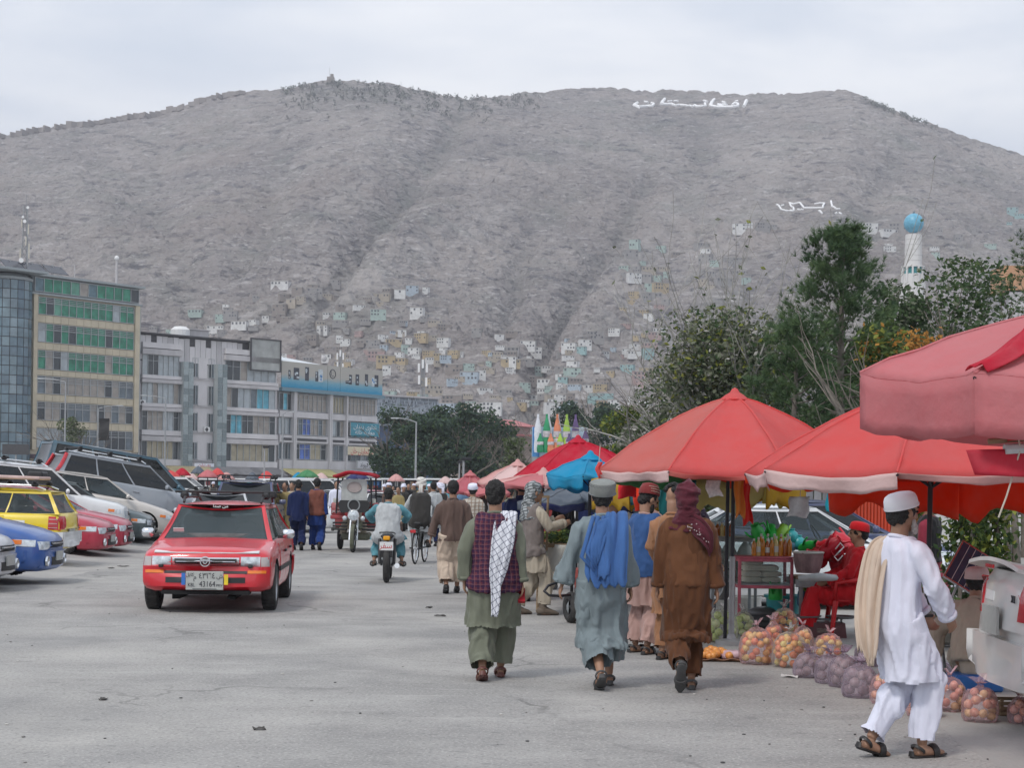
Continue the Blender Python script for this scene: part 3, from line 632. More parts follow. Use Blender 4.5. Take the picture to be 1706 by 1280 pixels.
for (px, py0, py1, lb) in ((197, 468, 424, 'lone pole with white tip at the right end of the cream office roof'), (127, 455, 431, 'thin dark pole behind the roof solar panels')):
    x, z = FA.at(px, py0); q = MB(); q.tube([(0, 0, 0), (0, 0, (FA.at(px, py1)[1]-z))], .17 if px > 150 else .07, 7); e = q.build('roof_pole', M_CONC, loc=on(FA, x, .4, zt-.02)); tag(e, lb, 'pole')
    if px > 150: q = MB(); q.ell((0, 0, FA.at(px, py1)[1]-z), .34); q.build('cap', M_WHT, e)
# ---- B: long grey block
FB = Front('grey_block', 'long weathered grey concrete office block with two greenish glass strips', 230, 460, 247, 264.7)
ZB = FB.at(340, 562)[1]; FB.box('wall', 0, FB.L, 0, ZB-4.2, .1, 15, M_CONCP)
def fx(px, py=660, Fr=None): return (Fr or FB).at(px, py)[0]
def fzv(py, px=340, Fr=None): return (Fr or FB).at(px, py)[1]
FB.box('roof', -.2, FB.L+.2, ZB-.25, ZB, -.5, 15, M_DKGAP)
nS = 26; rb = random.Random(9)
FB.box('top_wall', 0, FB.L, ZB-4.2, ZB-.25, .12, 14, M_DKGAP)
for i in range(nS):                                             # metal sheets of the top storey
    x0 = FB.L*i/nS+.03; x1 = FB.L*(i+1)/nS-.03
    if x1 > fx(411): continue
    if i in (2, 9, 12, 19): FB.box('sheet', x0, x1, ZB-4.1, ZB-1.6, -.05, .1, M_CONCP); continue
    FB.box('sheet', x0, x1, ZB-4.1+rb.uniform(0, .2), ZB-.4-rb.uniform(0, .15), -.05, .1, M_CONCP if rb.random() < .7 else M_CONC)
bb = FB.box('billboard_panel', fx(411)+.2, FB.L-.1, ZB-4.4, ZB+.35, -.75, -.1, mat('faded_billboard', (.33, .34, .33), var=.25, scale=.5)); 
q = MB(); X0, X1 = fx(411)+.1, FB.L
for (a, b, c, d) in ((X0, X1, ZB+.3, ZB+.5), (X0, X1, ZB-4.6, ZB-4.4), (X0-.1, X0+.12, ZB-4.6, ZB+.5), (X1-.1, X1+.1, ZB-4.6, ZB+.5)): q.box(((a+b)/2, -.8, (c+d)/2), (b-a, .2, d-c))
q.build('billboard_frame', M_DKGAP, FB.e)
FLO = [(636, 600), (681, 645), (724, 690), (770, 738)]       # window rows at px 400
bands = [(600, 584), (645, 636), (690, 681), (738, 724), (790, 770)]
def zrow(py): return FB.at(400, py)[1]
sec = [(0.3, fx(300)-.2), (fx(371)+.2, FB.L-.3)]
for (b0, b1) in bands:
    for (x0, x1) in sec:
        z0, z1 = zrow(b0+ (2 if b0 < 780 else 0)), zrow(b1-1); FB.box('ledge', x0-.2, x1+.15, z0, z0+(z1-z0)*.46, -.75, .09, M_CONC); FB.box('ledge', x0-.1, x1+.1, z0+(z1-z0)*.54, z1, -.6, .09, M_CONCP)
wl_ = [['wkkwwww', 'wwcwwwc', 'kcccwwk', 'kyyyyyk'], ['kkcwwww', 'cwcwcycy', 'kcycykkbbk', 'kyyyyyyk']]
wl_[1][1] = 'ckwwbcycyw'; wl_[1][2] = 'kcycykkccck'
for r_, (b0, b1) in enumerate(FLO):
    for s_ in (0, 1):
        x0, x1 = sec[s_]; FB.window(x0+.15, x1-.15, zrow(b0)+.12, zrow(b1)-.2, parse(wl_[s_][r_]), transom=.0 if r_ % 2 else .3, y=-.1)
    for xa in (fx(320), fx(347)): FB.window(xa, xa+.95, zrow(b0)+.25, zrow(b1)-.2, parse('kb'), y=0)
    FB.box('wall_panel', fx(330), fx(344), zrow(b0)+.1, zrow(b1)-.1, -.04, .09, M_CONCP); FB.box('joint_strip', fx(317), fx(356), zrow(b0)-.15, zrow(b0)+.0, -.06, .08, M_CONC)
for (a, b) in ((299, 316), (356, 372)):                        # two glass strips
    x0, x1 = fx(a), fx(b); z1 = ZB-4.0; z0 = zrow(792); FB.box('glass_strip', x0, x1, z0, z1, -1.0, .05, M_GBAND); n = 17
    for j in range(n):
        for k in range(2): FB.box('pane', x0+(x1-x0)*k/2+.04, x0+(x1-x0)*(k+1)/2-.04, z0+(z1-z0)*j/n+.03, z0+(z1-z0)*(j+1)/n-.03, -1.06, -1.005, mat('strip_glass_%d' % rb.choice([0, 0, 1, 2]), rb.choice([(.20, .25, .255), (.15, .19, .20), (.27, .32, .33)]), rough=.12, var=.2, spec=.8))
FB.box('ground_wall', 0, FB.L, 0, zrow(792), -.2, .08, mat('shop_front_dark', (.10, .095, .095), var=.4, scale=1))
sg = FB.box('shop_sign', fx(318), fx(350), zrow(789), zrow(774), -1.3, -1.12, mat('sign_white', (.66, .68, .74), var=.05)); M_SBLUE = mat('sign_blue', (.06, .22, .48)); M_SRED = mat('sign_red', (.5, .05, .06)); M_INK = mat('sign_ink', (.05, .05, .06))
def lettering(Fr, s, x, z, size, m, y, parent, W=None):
    me_ = text_mesh('lettering', arabic(s), size, m, .02)
    o_ = obj('lettering', me_, parent, (x, y, z), (R(90), 0, 0))
    if W:
        ext = max(v.co.x for v in me_.vertices)-min(v.co.x for v in me_.vertices); k = W/max(.01, ext); o_.scale = (k, 1, 1)
    return o_
zs = (zrow(789)+zrow(774))/2; lettering(FB, 'دفتر تجارت', (fx(318)+fx(350))/2, zs+.35, .8, M_SRED, -1.32, sg, 2.2); lettering(FB, 'ستیشن موتر', (fx(318)+fx(350))/2, zs-.35, .8, M_SBLUE, -1.32, sg, 2.2)
FB.box('sign_frame', fx(318)-.1, fx(350)+.1, zrow(790.5), zrow(789)-.02, -1.32, -1.1, M_SBLUE, sg)
def ac_unit(Fr, px, py, lb):
    x, z = Fr.at(px, py); e = thing('air_conditioner', lb, 'air conditioner', on(Fr, x, -.35, z), Fr.rz, 'air conditioners on the grey block')
    q = MB(); q.box((0, 0, 0), (.95, .38, .75), ch=.03); q.build('casing', M_WHT, e); q = MB(); q.torus((-.1, -.2, 0), .26, .03, (0, 1, 0), 16, 5); q.lathe([(.24, -.01), (.05, .02)], (-.1, -.2, 0), 12, M=Matrix.Rotation(R(90), 3, 'X')); q.build('fan_grille', M_DKGAP, e)
ac_unit(FB, 235, 671, 'white air conditioner at the left end of the grey block'); ac_unit(FB, 342, 716, 'white air conditioner between the two glass strips')
q = MB(); q.lathe([(1.5, 0), (1.5, 1.3), (.9, 1.8), (.1, 1.9)], n=16); tag(q.build('water_tank', M_WHT, loc=on(FB, fx(330), 5, ZB)), 'white dome-topped water tank on the grey block roof', 'tank')
q = MB(); q.box((0, 0, .7), (3.4, 2, 1.4)); q.box((0, 0, 1.48), (3.8, 2.4, .15)); tag(q.build('roof_hut', M_CONC, loc=on(FB, fx(356), 5, ZB), rot=(0, 0, FB.rz)), 'low grey hut on the grey block roof', 'hut')
# ---- C: block with the long blue billboard
FC = Front('billboard_block', 'grey concrete block topped by a long blue and beige billboard', 460, 628, 266, 287)
ZC = FC.at(544, 656)[1]
def cx_(px, py=700): return FC.at(px, py)[0]
def cz(py): return FC.at(544, py)[1]
FC.box('wall', 0, FC.L, 0, ZC, .15, 15, M_CONC)
xs_ = [cx_(p) for p in (461, 487, 545, 574, 626)]
for xx in (cx_(485), cx_(487.5), cx_(545), cx_(547.5), cx_(573)): FC.box('pillar', xx-.16, xx+.16, 3.2, ZC, -.8, .1, M_CONCP)
ROWS = [(689, 660), (728, 700), (768, 741)]
cw = [['kcyk', 'ccccccc', 'yyyyy', 'cccccccc'], ['wwwb', 'cbblblccbc', 'kwkc', 'kcycycycyk'], ['bbkb', 'kblblyyk', 'bbb', 'kbbwbb']]
for (b0, b1), rw_ in zip(ROWS, cw):
    z0, z1 = cz(b0), cz(b1)
    for i in range(4): FC.window(xs_[i]+.35, xs_[i+1]-.35, z0+.1, z1-.1, parse(rw_[i]), transom=.3 if i % 2 else 0, y=-.05, fw=.09)
for (b0, b1) in ((700, 689), (741, 728), (790, 768)):
    for i in range(4): FC.box('spandrel', xs_[i]+.2, xs_[i+1]-.2, cz(b0)+.06, cz(b1)-.06, -.5, .1, M_CONCP)
for i in range(4): FC.box('recess_strip', xs_[i]+.7, xs_[i+1]-.7, cz(737), cz(733), -.56, -.505, M_DKGAP)  # recess drawn as a dark strip on the spandrel face
FC.box('canopy', -.2, FC.L+.3, ZC-.2, ZC+.35, -1.3, .2, mat('blue_fascia', (.16, .25, .30)))
# billboard over the roof: cloth print on a frame (flat print: beige above, blue towards the lower edge, dark columns of pictures)
M_BB = bpy.data.materials.new('billboard_print'); M_BB.use_nodes = True
def bbmat():
    nt = M_BB.node_tree; N = nt.nodes; L = nt.links; b = N['Principled BSDF']; b.inputs['Roughness'].default_value = .6
    tcn = N.new('ShaderNodeTexCoord'); sp = N.new('ShaderNodeSeparateXYZ'); L.new(tcn.outputs['Generated'], sp.inputs[0])
    r_ = N.new('ShaderNodeValToRGB'); el = r_.color_ramp.elements; el[0].position = .08; el[0].color = (.03, .27, .44, 1); el[1].position = .5; el[1].color = (.42, .40, .36, 1); e3 = el.new(.3); e3.color = (.16, .36, .46, 1)
    nz = N.new('ShaderNodeTexNoise'); nz.inputs['Scale'].default_value = 9; L.new(tcn.outputs['Generated'], nz.inputs['Vector'])
    ma = N.new('ShaderNodeMath'); ma.operation = 'MULTIPLY_ADD'; ma.inputs[1].default_value = .22; L.new(nz.outputs['Fac'], ma.inputs[0]); L.new(sp.outputs['Z'], ma.inputs[2])
    mb_ = N.new('ShaderNodeMath'); mb_.operation = 'SUBTRACT'; mb_.inputs[1].default_value = .1; L.new(ma.outputs[0], mb_.inputs[0]); L.new(mb_.outputs[0], r_.inputs['Fac']); L.new(r_.outputs[0], b.inputs['Base Color'])
bbmat()
bx = thing('roof_billboard', 'long rooftop billboard with blue lower edge, round emblem and dark picture columns', 'billboard', on(FC, 0, -.9, ZC+.4), FC.rz)
zb0, zb1 = .0, cz(610)-ZC-.4
for (a, b) in ((0, .435), (.439, .56), (.564, 1)): q = MB(); q.box((FC.L*(a+b)/2, 0, (zb0+zb1)/2), (FC.L*(b-a), .15, zb1-zb0)); q.build('print_panel', M_BB, bx)
q = MB(); q.add([(0, -.06, zb1), (FC.L, -.06, zb1), (FC.L-1.5, 6, zb1+.2), (0, 6, zb1+1.7), (0, 6, zb1-.4), (FC.L, 6, zb1-.4), (0, -.06, zb1-.25), (FC.L, -.06, zb1-.25)], [(0, 1, 2, 3), (0, 3, 4, 6), (1, 7, 5, 2), (2, 5, 4, 3)]); q.build('sheet_roof', mat('white_sheet_roof', (.62, .66, .68), rough=.5, var=.06), bx)
M_BD = mat('billboard_dark', (.05, .055, .07), var=.5, scale=3); M_BW = mat('billboard_pale', (.5, .55, .58), var=.3, scale=3)
rc_ = random.Random(12)
for (f, w, h, dk) in ((.07, .5, 1.4, 1), (.135, 1.3, 1.9, 1), (.235, .9, 2.2, 1), (.33, .7, 1.6, 1), (.365, 1.1, 2.0, 0), (.64, 1.2, .5, 1), (.665, .7, 1.6, 1), (.735, .9, 1.8, 1), (.83, .8, 2.0, 1), (.9, .7, 1.5, 0), (.935, 1.0, 2.0, 1)):
    q = MB(); q.box((FC.L*f, -.095, zb1*.36+h*.42), (w, .03, h))
    o_ = q.build('picture', M_BD if dk else M_BW, bx)
    q = MB()
    for k in range(3): q.box((FC.L*f+rc_.uniform(-.3, .3)*w, -.12, zb1*.36+h*.42+rc_.uniform(-.35, .35)*h), (w*rc_.uniform(.2, .5), .02, h*.18))
    q.build('figure', M_BW if dk else M_SBLUE, o_)
em = MB(); em.torus((FC.L*.485, -.1, zb1*.68), .72, .07, (0, 1, 0), 28, 5); em.box((FC.L*.47, -.1, zb1*.7), (.09, .05, .75)); em.box((FC.L*.485+.07, -.1, zb1*.68-.33), (.45, .05, .09)); em.build('emblem', M_BD, bx)
q = MB(); q.ell((FC.L*.4, -.02, zb1+1.05), (.55, .4, .55)); q.build('dish', M_CONC, bx)
def sign(Fr, name, lb, a, b, y0, y1, mb_, words, mi, yo=-1.0, group='shop signs on the square'):
    x0, z1 = Fr.at(a, y0); x1, z0 = Fr.at(b, y1); zm = (z0+z1)/2; e = thing(name, lb, 'sign', on(Fr, (x0+x1)/2, yo, zm), Fr.rz, group)
    q = MB(); q.box((0, 0, 0), (x1-x0, .16, z1-z0)); q.build('board', mb_, e); n = len(words); H_ = z1-z0
    for i, w in enumerate(words): lettering(Fr, w, 0, H_*(.5-(i+.5)/n)*.85-.05, H_/n*.95, mi, -.095, e, (x1-x0)*.8*(1 if i % 2 == 0 else .85))
    q = MB()
    for sx in (-1, 1): q.box((sx*((x1-x0)/2+.04), 0, 0), (.08, .22, z1-z0+.1))
    q.build('sign_frame', M_ALU, e)
M_STEAL = mat('sign_teal', (.05, .25, .33), var=.15); M_SCREAM = mat('sign_cream', (.62, .55, .40), var=.08); M_SGREY = mat('sign_pale_grey', (.5, .5, .52), var=.08)
sign(FC, 'shop_sign', 'teal sign with two lines of white writing on the billboard block', 578, 625, 704, 728, M_STEAL, ['تداوی دندان', 'معاینه خانه'], M_WHT, -.75)
sign(FC, 'shop_sign', 'long cream sign with dark writing low on the billboard block', 571, 624, 744, 760, M_SCREAM, ['مرکز تجارتی خان'], M_SRED, -1.0)
sign(FC, 'shop_sign', 'pale grey sign with dark writing under the cream sign', 583, 624, 768, 781, M_SGREY, ['عکاسی میوند'], M_INK, -1.6)
# awnings along the foot of B and C
ra = random.Random(2)
for (px, w, c, lb, Fr) in ((305, 8, (.32, .27, .16), 'tan sloping shop awning below the first glass strip', FB), (385, 11, (.16, .16, .17), 'dark grey shop awning along the grey block', FB), (430, 6, (.12, .12, .13), 'blackish shop awning at the right of the grey block', FB),
        (475, 5, (.33, .30, .14), 'olive yellow awning at the left of the billboard block', FC), (515, 9, (.36, .33, .15), 'mustard awning in the middle of the billboard block', FC), (560, 6, (.28, .27, .22), 'khaki awning right of the mustard awning', FC), (590, 6, (.30, .32, .35), 'blue grey awning at the right end of the billboard block', FC)):
    x = Fr.at(px, 780)[0]; e = thing('shop_awning', lb, 'awning', on(Fr, x, -1.2, 3.2), Fr.rz, 'awnings of the shops'); q = MB()
    q.grid(lambda u, v: ((u-.5)*w, -v*2.6, .9-v*1.1+.12*math.sin(u*w*2)*v), 12, 4, 0, .03); q.grid(lambda u, v: ((u-.5)*w, -2.6, -.2-v*.5+.05*math.sin(u*w*3)), 12, 1, 0, .02); q.build('cloth', mat('awning_'+lb.split()[0], c, var=.2, scale=1), e)
    q = MB(); [q.tube([(sx*w*.48, -2.55, -3.2), (sx*w*.48, -2.55, -.2)], .05, 5) for sx in (-1, 1)]; q.build('post', M_STEEL, e)
# ---- D: building with blue lattice screen
FD = Front('lattice_building', 'low building with a blue and white geometric lattice screen behind the trees', 627, 729, 320, 330); zd = FD.at(680, 660)[1]
FD.box('wall', 0, FD.L, 0, zd-.3, .5, 12, mat('blue_screen_back', (.05, .09, .17))); FD.box('roof', -.3, FD.L+.3, zd-.3, zd, -.4, 12, M_CONC)
q = MB(); rl = random.Random(6); nx, nz_ = 46, 9; dz = 5.6/nz_
for i in range(nx+1): q.box((FD.L*i/nx, .1, zd-3.1), (.09, .2, 5.6))
for j in range(nz_+1): q.box((FD.L/2, .12, zd-.3-j*dz), (FD.L, .16, .09))
for i in range(nx):
    for j in range(nz_):
        if rl.random() < .4: q.box((FD.L*(i+.5)/nx, .15, zd-.3-(j+.5)*dz), (FD.L/nx*.9, .1, dz*.8))
tag(q.build('lattice', mat('lattice_white', (.42, .47, .52)), FD.e), kind='stuff')
# ---- E: small brown house with red roof
FE = Front('brick_house', 'brown two-storey house with a red roof beside the bottle billboard', 818, 888, 300, 310)
ze = FE.at(850, 702)[1]; FE.box('wall', 0, FE.L, 0, ze-2.6, .2, 9, mat('brown_plaster', (.23, .18, .15), var=.2, scale=.5)); M_RROOF = mat('red_sheet_roof', (.40, .13, .13), var=.2)
q = MB(); q.add([(-.5, -1, ze-.9), (FE.L+.5, -1, ze-.9), (FE.L+.5, 4.5, ze+.5), (-.5, 4.5, ze+.5), (-.5, 10, ze-.9), (FE.L+.5, 10, ze-.9)], [(0, 1, 2, 3), (3, 2, 5, 4), (0, 3, 4), (1, 5, 2)]); q.build('roof', M_RROOF, FE.e)
FE.box('gallery', .2, FE.L-.2, ze-2.6, ze-2.3, -.9, .15, M_RROOF); FE.box('upper_wall', .2, FE.L-.2, ze-2.3, ze-.95, .6, 8, mat('pink_plaster', (.42, .30, .28)))
for i in range(6): FE.window(.6+i*1.15, 1.35+i*1.15, ze-2.2, ze-1.1, ['k'], y=.55)
for i in range(3): FE.window(.8+i*2.2, 2.0+i*2.2, ze-5.2, ze-3.6, ['k', 'b'], y=.15)
# ---- minaret
M_MTILE = mat('turquoise_tile', (.12, .36, .50), rough=.4, var=.15, scale=2.5); M_MIN = mat('minaret_white', (.58, .57, .56), var=.08, scale=.7, stretch=(1, 1, .3)); Ym = 330
pm = P(1521, 462, Ym); zt_ = pm.z; pm.z = 0; k = Ym/F
e = thing('minaret', 'white minaret with turquoise ball dome above the right trees', 'tower', pm)
q = MB(); q.lathe([(2.7, 0), (2.5, zt_-1.3)], n=12); q.build('shaft', M_MIN, e)
zg0 = P(1521, 462, Ym).z; zg1 = P(1521, 444, Ym).z; z2 = P(1521, 391, Ym).z; zc = P(1521, 372, Ym).z; rr0 = 17*k
q = MB(); q.lathe([(19*k, zg0-1.4), (20*k, zg0-1.2), (20*k, zg0-.9), (18.4*k, zg0-.9)], n=12); q.lathe([(20*k, zg1-.25), (20*k, zg1), (14*k, zg1+.1)], n=12)
for j in range(12):
    a = 2*math.pi*(j+.5)/12; q.box((math.cos(a)*18.2*k, math.sin(a)*18.2*k, (zg0+zg1)/2-.5), (.3, .35, zg1-zg0+.8), rz=a)
q.build('balcony', M_MIN, e); q = MB(); q.lathe([(17*k, zg0-.9), (17*k, zg1-.2)], n=12); q.build('tile_band', mat('teal_tile', (.03, .22, .24), var=.3), e)
for j in range(12):
    a = 2*math.pi*j/12; p = MB(Matrix.Rotation(a, 4, 'Z')); p.prism([(math.sin(t)*.62, 1.5*max(0, math.cos(t))**.5*(1 if abs(t) < 1.5 else 0)) for t in np.linspace(-1.57, 1.57, 9)], .1, Matrix.Translation((17.2*k, 0, zg0-.9)) @ Matrix.Rotation(R(90), 4, 'Z')); p.build('arch', M_MIN, e)
for j in range(6):
    za = zg1+(z2-zg1)*j/6+.02; zb = zg1+(z2-zg1)*(j+1)/6-.02; f0 = 14.4-.9*j/6; f1 = 14.4-.9*(j+1)/6
    q = MB(); q.lathe([(f0*k, za), (f1*k, zb)], n=20); q.build('shaft_drum', M_MIN, e)
q = MB(); n = 20
q.lathe([(math.sin(t)*16.5*k, zc-math.cos(t)*16.5*k) for t in np.linspace(.35, 3.13, 14)], n=20); q.build('dome', M_MTILE, e, 60)
q = MB(); q.lathe([(.08, zc+16.4*k), (.25, zc+17.5*k), (.06, zc+18.5*k), (.3, zc+19.5*k), (.03, zc+21.5*k)], n=8); q.build('finial', M_STEEL, e)
# ---- long wall and small roof seen right behind the big tree
q = MB(); q.box((0, 0, 0), (14, 5, 3)); p = P(1700, 446, 210); tag(q.build('orange_house', mat('orange_plaster', (.45, .25, .14)), loc=(p.x+4, 210, p.z-1.6)), 'orange plastered upper storey behind the big leafy tree', 'building')
q = MB(); q.box((0, 0, 0), (12, 5, p.z-3.3)); 
tag(q.build('concrete_house', M_CONC, loc=(p.x+4, 210.2, (p.z-3.3)/2)), 'grey lower storeys under the orange plastered house', 'building')
# ---- bottle billboard
YBB = 120
e = thing('drinks_billboard', 'white billboard with cut-out soda bottles rising over its top edge', 'billboard', (XatY(930, YBB), YBB, 0)); k = YBB/F
z0 = P(930, 762, YBB).z; z1 = P(930, 712, YBB).z; w = 92*k
q = MB(); q.box((0, .1, (z0+z1)/2), (w, .2, z1-z0)); q.build('board', mat('billboard_paleblue', (.52, .66, .76), var=.1, scale=.6), e); q = MB(); q.box((-w/2+.28, -.03, (z0+z1)/2), (.5, .05, z1-z0)); q.build('blue_strip', M_SBLUE, e)
q = MB(); [q.tube([(sx*w*.3, .3, 0), (sx*w*.3, .3, z1)], .12, 6) for sx in (-1, 1)]; q.box((0, -.02, z0-.15), (w, .3, .25)); q.build('post', M_STEEL, e)
BC = [((.02, .24, .10), .38), ((.60, .20, .10), .57), ((.30, .46, .06), .74), ((.10, .06, .16), .90)]
for i, (c, f) in enumerate(BC):
    x = -w/2+w*(f-.12)
    for j, (dx, sc_, cc) in enumerate(((-.62, 1.0, None), (0, 1.0, c), (.72, .66, c), (-.45, .5, c))):
        h = 64*k*sc_; r_ = 6.2*k*(.75+.25*sc_); zz = z0+.3
        q = MB(); q.lathe([(r_*.8, 0), (r_, h*.06), (r_, h*.22), (r_*.86, h*.34), (r_, h*.46), (r_*.95, h*.62), (r_*.45, h*.84), (r_*.3, h*.9), (r_*.3, h)], (x+dx, -.45-.18*(j > 0)-.12*(j == 3), zz), 10, sy=.35)
        o_ = q.build('bottle', mat('bottle_white', (.62, .64, .68)) if cc is None else mat('bottle_colour_%d' % i, c, rough=.25, var=.3, scale=1.5), e, 50)
        if cc: q = MB(); q.lathe([(r_*1.03, h*.40), (r_*1.03, h*.56)], (x+dx, -.45-.18-.12*(j == 3), zz), 10, sy=.37, cap=False); q.build('print_band', mat('bottle_print_%d' % i, (.45, .42, .44) if i != 3 else (.4, .38, .42), var=.4, scale=4), o_)
# ---- lamp posts
def lamp(px, py_top, Y, lb, arm=1.6, side=1, flag=False, lean=0.0):
    b = P(px, 812, Y); b.z = 0; zt2 = P(px, py_top, Y).z; e = thing('street_lamp', lb, 'street lamp', b, 0, 'street lamps around the square'); q = MB()
    q.tube([(0, 0, 0), (lean*zt2*.5, 0, zt2*.5), (lean*zt2, 0, zt2)], [.12, .1, .07], 7); q.build('pole', M_STEEL, e)
    q = MB(); q.tube([(lean*zt2, 0, zt2-.05), (lean*zt2+side*arm*.5, 0, zt2+.22), (lean*zt2+side*arm, 0, zt2+.3)], .05, 5); q.build('arm', M_STEEL, e)
    q = MB(); q.box((lean*zt2+side*(arm+.3), 0, zt2+.29), (.75, .28, .12), ch=.03); q.build('lamp_head', M_ALU, e)
    if flag: q = MB(); q.grid(lambda u, v: (.1+u*1.2, .1*math.sin(v*6), zt2-1.2-v*2.6+u*.6*math.sin(v*3)), 5, 7, 0, .02); q.build('black_flag', mat('black_cloth', (.015, .015, .016)), e)
lamp(162, 680, 195, 'street lamp with a black flag before the cream office block', 2.2, 1, True); lamp(274, 664, 200, 'grey street lamp with arm to the left before the grey block', 2.3, -1); lamp(470, 690, 215, 'bare street lamp before the billboard block', .8, 1)
lamp(692, 703, 150, 'tall street lamp among the dark pines', 1.6, -1); lamp(107, 636, 185, 'thin street lamp before the green window bands', 2.5, -1)
sgp = thing('road_sign', 'small dark sign board on a pole before the glass corner tower', 'sign', (XatY(24, 120), 120, 0)); q = MB(); q.box((0, 0, P(24, 749, 120).z), (1.9, .08, .75)); q.build('board', M_DKGAP, sgp); q = MB(); q.tube([(0, .08, 0), (0, .08, P(24, 740, 120).z)], .06, 6); q.build('post', M_STEEL, sgp)
for (px, py0, py1, lb, Y) in ((567, 612, 584, 'telecom mast on the spur above the blue billboard', 560), (704, 664, 600, 'telecom mast rising behind the lattice building', 420)):
    b = P(px, py0, Y); h = P(px, py1, Y).z-b.z; e = thing('telecom_mast', lb, 'mast', (b.x, Y, 0 if Y < 500 else b.z-3), 0, 'telecom masts'); hh = (b.z+h) if Y < 500 else h+3; q = MB()
    for (x, y) in ((-.8, 0), (.8, 0), (0, .9)): q.tube([(x, y, 0), (x*.4, y*.4, hh)], .13, 4)
    for j in range(10): q.tube([(-.8+.048*j, 0, hh*j/10), (.8-.048*(j+1), 0, hh*(j+1)/10)], .07, 4); q.tube([(.8-.048*j, 0, hh*j/10), (-.8+.048*(j+1), 0, hh*(j+1)/10)], .07, 4)
    q.build('lattice', M_STEEL, e)
    for (x, z) in ((-1, hh-2), (1, hh-2), (0, hh-1), (-.9, hh-5), (.9, hh-5.5)): q = MB(); q.box((x, -.6, z), (.5, .3, 2.2)); q.build('antenna', M_WHT, e)
# ================================================================== trees
M_BARK = mat('bark', (.11, .095, .08), rough=.95, scale=6, c2=(.20, .175, .15), bump=.5); M_BARKP = mat('pale_bark', (.24, .23, .21), rough=.9, scale=5, c2=(.40, .385, .36))
def leafmat(k, c, c2, trans=.25): return mat(k, c, rough=.75, scale=1.2, c2=c2, trans=trans, spec=.12)
M_LF_D = leafmat('leaf_dark', (.042, .075, .034), (.09, .14, .062)); M_LF_G = leafmat('leaf_grey_green', (.11, .13, .085), (.22, .235, .165)); M_LF_M = leafmat('leaf_mid', (.05, .085, .025), (.11, .15, .05))
M_LF_Y = leafmat('leaf_yellow_green', (.16, .20, .04), (.30, .30, .07)); M_LF_O = leafmat('leaf_orange', (.34, .15, .03), (.42, .22, .06)); M_NEED = leafmat('pine_needle', (.06, .105, .055), (.125, .19, .09), .25); M_NEEDD = leafmat('pine_needle_far', (.036, .064, .05), (.085, .125, .09), .2)
M_NEED2 = leafmat('pine_needle_light', (.07, .12, .05), (.12, .17, .07), .15)
def branch(mb, tips, p, d, L, r, depth, rnd, up=.15, spread=.6, seg=4, mi=0):
    path = [p]; rad = [r]; q = p.copy(); dd = d.normalized()
    for k in range(seg):
        dd = (dd+Vector((rnd.gauss(0, .13), rnd.gauss(0, .13), rnd.gauss(0, .08)+up*.25))).normalized(); q = q+dd*(L/seg); path.append(q.copy()); rad.append(max(.007, r*(1-.6*(k+1)/seg)))
    mb.tube(path, rad, 6 if depth > 1 else 4, mi)
    if depth <= 1: tips += path[1:]
    if depth > 0:
        for k in range(3 if depth > 1 else 4):
            t = rnd.uniform(.35, 1); i = min(seg-1, int(t*seg)); o = path[i].lerp(path[i+1], t*seg-i)
            nd = (dd+Vector((rnd.gauss(0, spread), rnd.gauss(0, spread), rnd.gauss(0, spread*.7)+up))).normalized(); branch(mb, tips, o, nd, L*rnd.uniform(.5, .75), rad[i]*.6, depth-1, rnd, up, spread, 3, mi)
def leaf(mb, p, s_, rnd, mi=0, droop=.2):
    a = Vector((rnd.gauss(0, 1), rnd.gauss(0, 1), rnd.gauss(0, .7)-droop)).normalized(); b_ = a.cross(Vector((rnd.gauss(0, 1), rnd.gauss(0, 1), rnd.gauss(0, 1)))).normalized(); n = a.cross(b_)*.12*s_
    mb.add([p-a*s_, p+b_*s_*.55+n, p+a*s_, p-b_*s_*.55+n], [(0, 1, 2), (0, 2, 3)], mi)
def leafy(name, label, px, Y, base, h, r, n, mats, rnd, lsize=.09, trunk_m=M_BARK, lobes=14, gap=.0, group=None, squash=.85, cz=.62, low=False, x=None):
    b = Vector((XatY(px, Y) if x is None else x, Y, base)); e = thing(name, label, 'tree', b, 0, group); tb = MB(); tips = []
    branch(tb, tips, Vector((0, 0, -.1)), Vector((rnd.gauss(0, .06), rnd.gauss(0, .06), 1)), h*.5, max(.06, h*.026), 0, rnd, seg=4)
    for k in range(6):
        a = k*1.05+rnd.random(); branch(tb, tips, Vector((0, 0, h*rnd.uniform(.22, .45))), Vector((math.cos(a), math.sin(a), rnd.uniform(.5, 1.4))), h*rnd.uniform(.32, .5), h*.014, 2, rnd)
    tb.build('trunk', trunk_m, e, 60); cb = MB(); L_ = []
    for k in range(lobes):
        a = rnd.random()*6.283; q = rnd.random()**.6; zz = rnd.uniform(-1, 1); w = math.sqrt(max(0, 1-zz*zz)); L_.append((Vector((math.cos(a)*q*r*.8*w, math.sin(a)*q*r*.8*w, h*cz+zz*h*(1-cz)*.85)), r*rnd.uniform(.26, .48)))
    for k in range(n):
        c, lr = L_[rnd.randrange(lobes)]; d = Vector((rnd.gauss(0, 1), rnd.gauss(0, 1), rnd.gauss(0, 1)*squash)).normalized()*lr*rnd.random()**.4; p = c+d
        if gap and vnoise([tuple(p*1.1+b)])[0] > gap: continue
        if p.z > h: p.z = h-rnd.random()*.3
        leaf(cb, p, lsize*rnd.uniform(.65, 1.35), rnd, rnd.choice(mats[1]))
    cb.build('crown', mats[0], e); return e
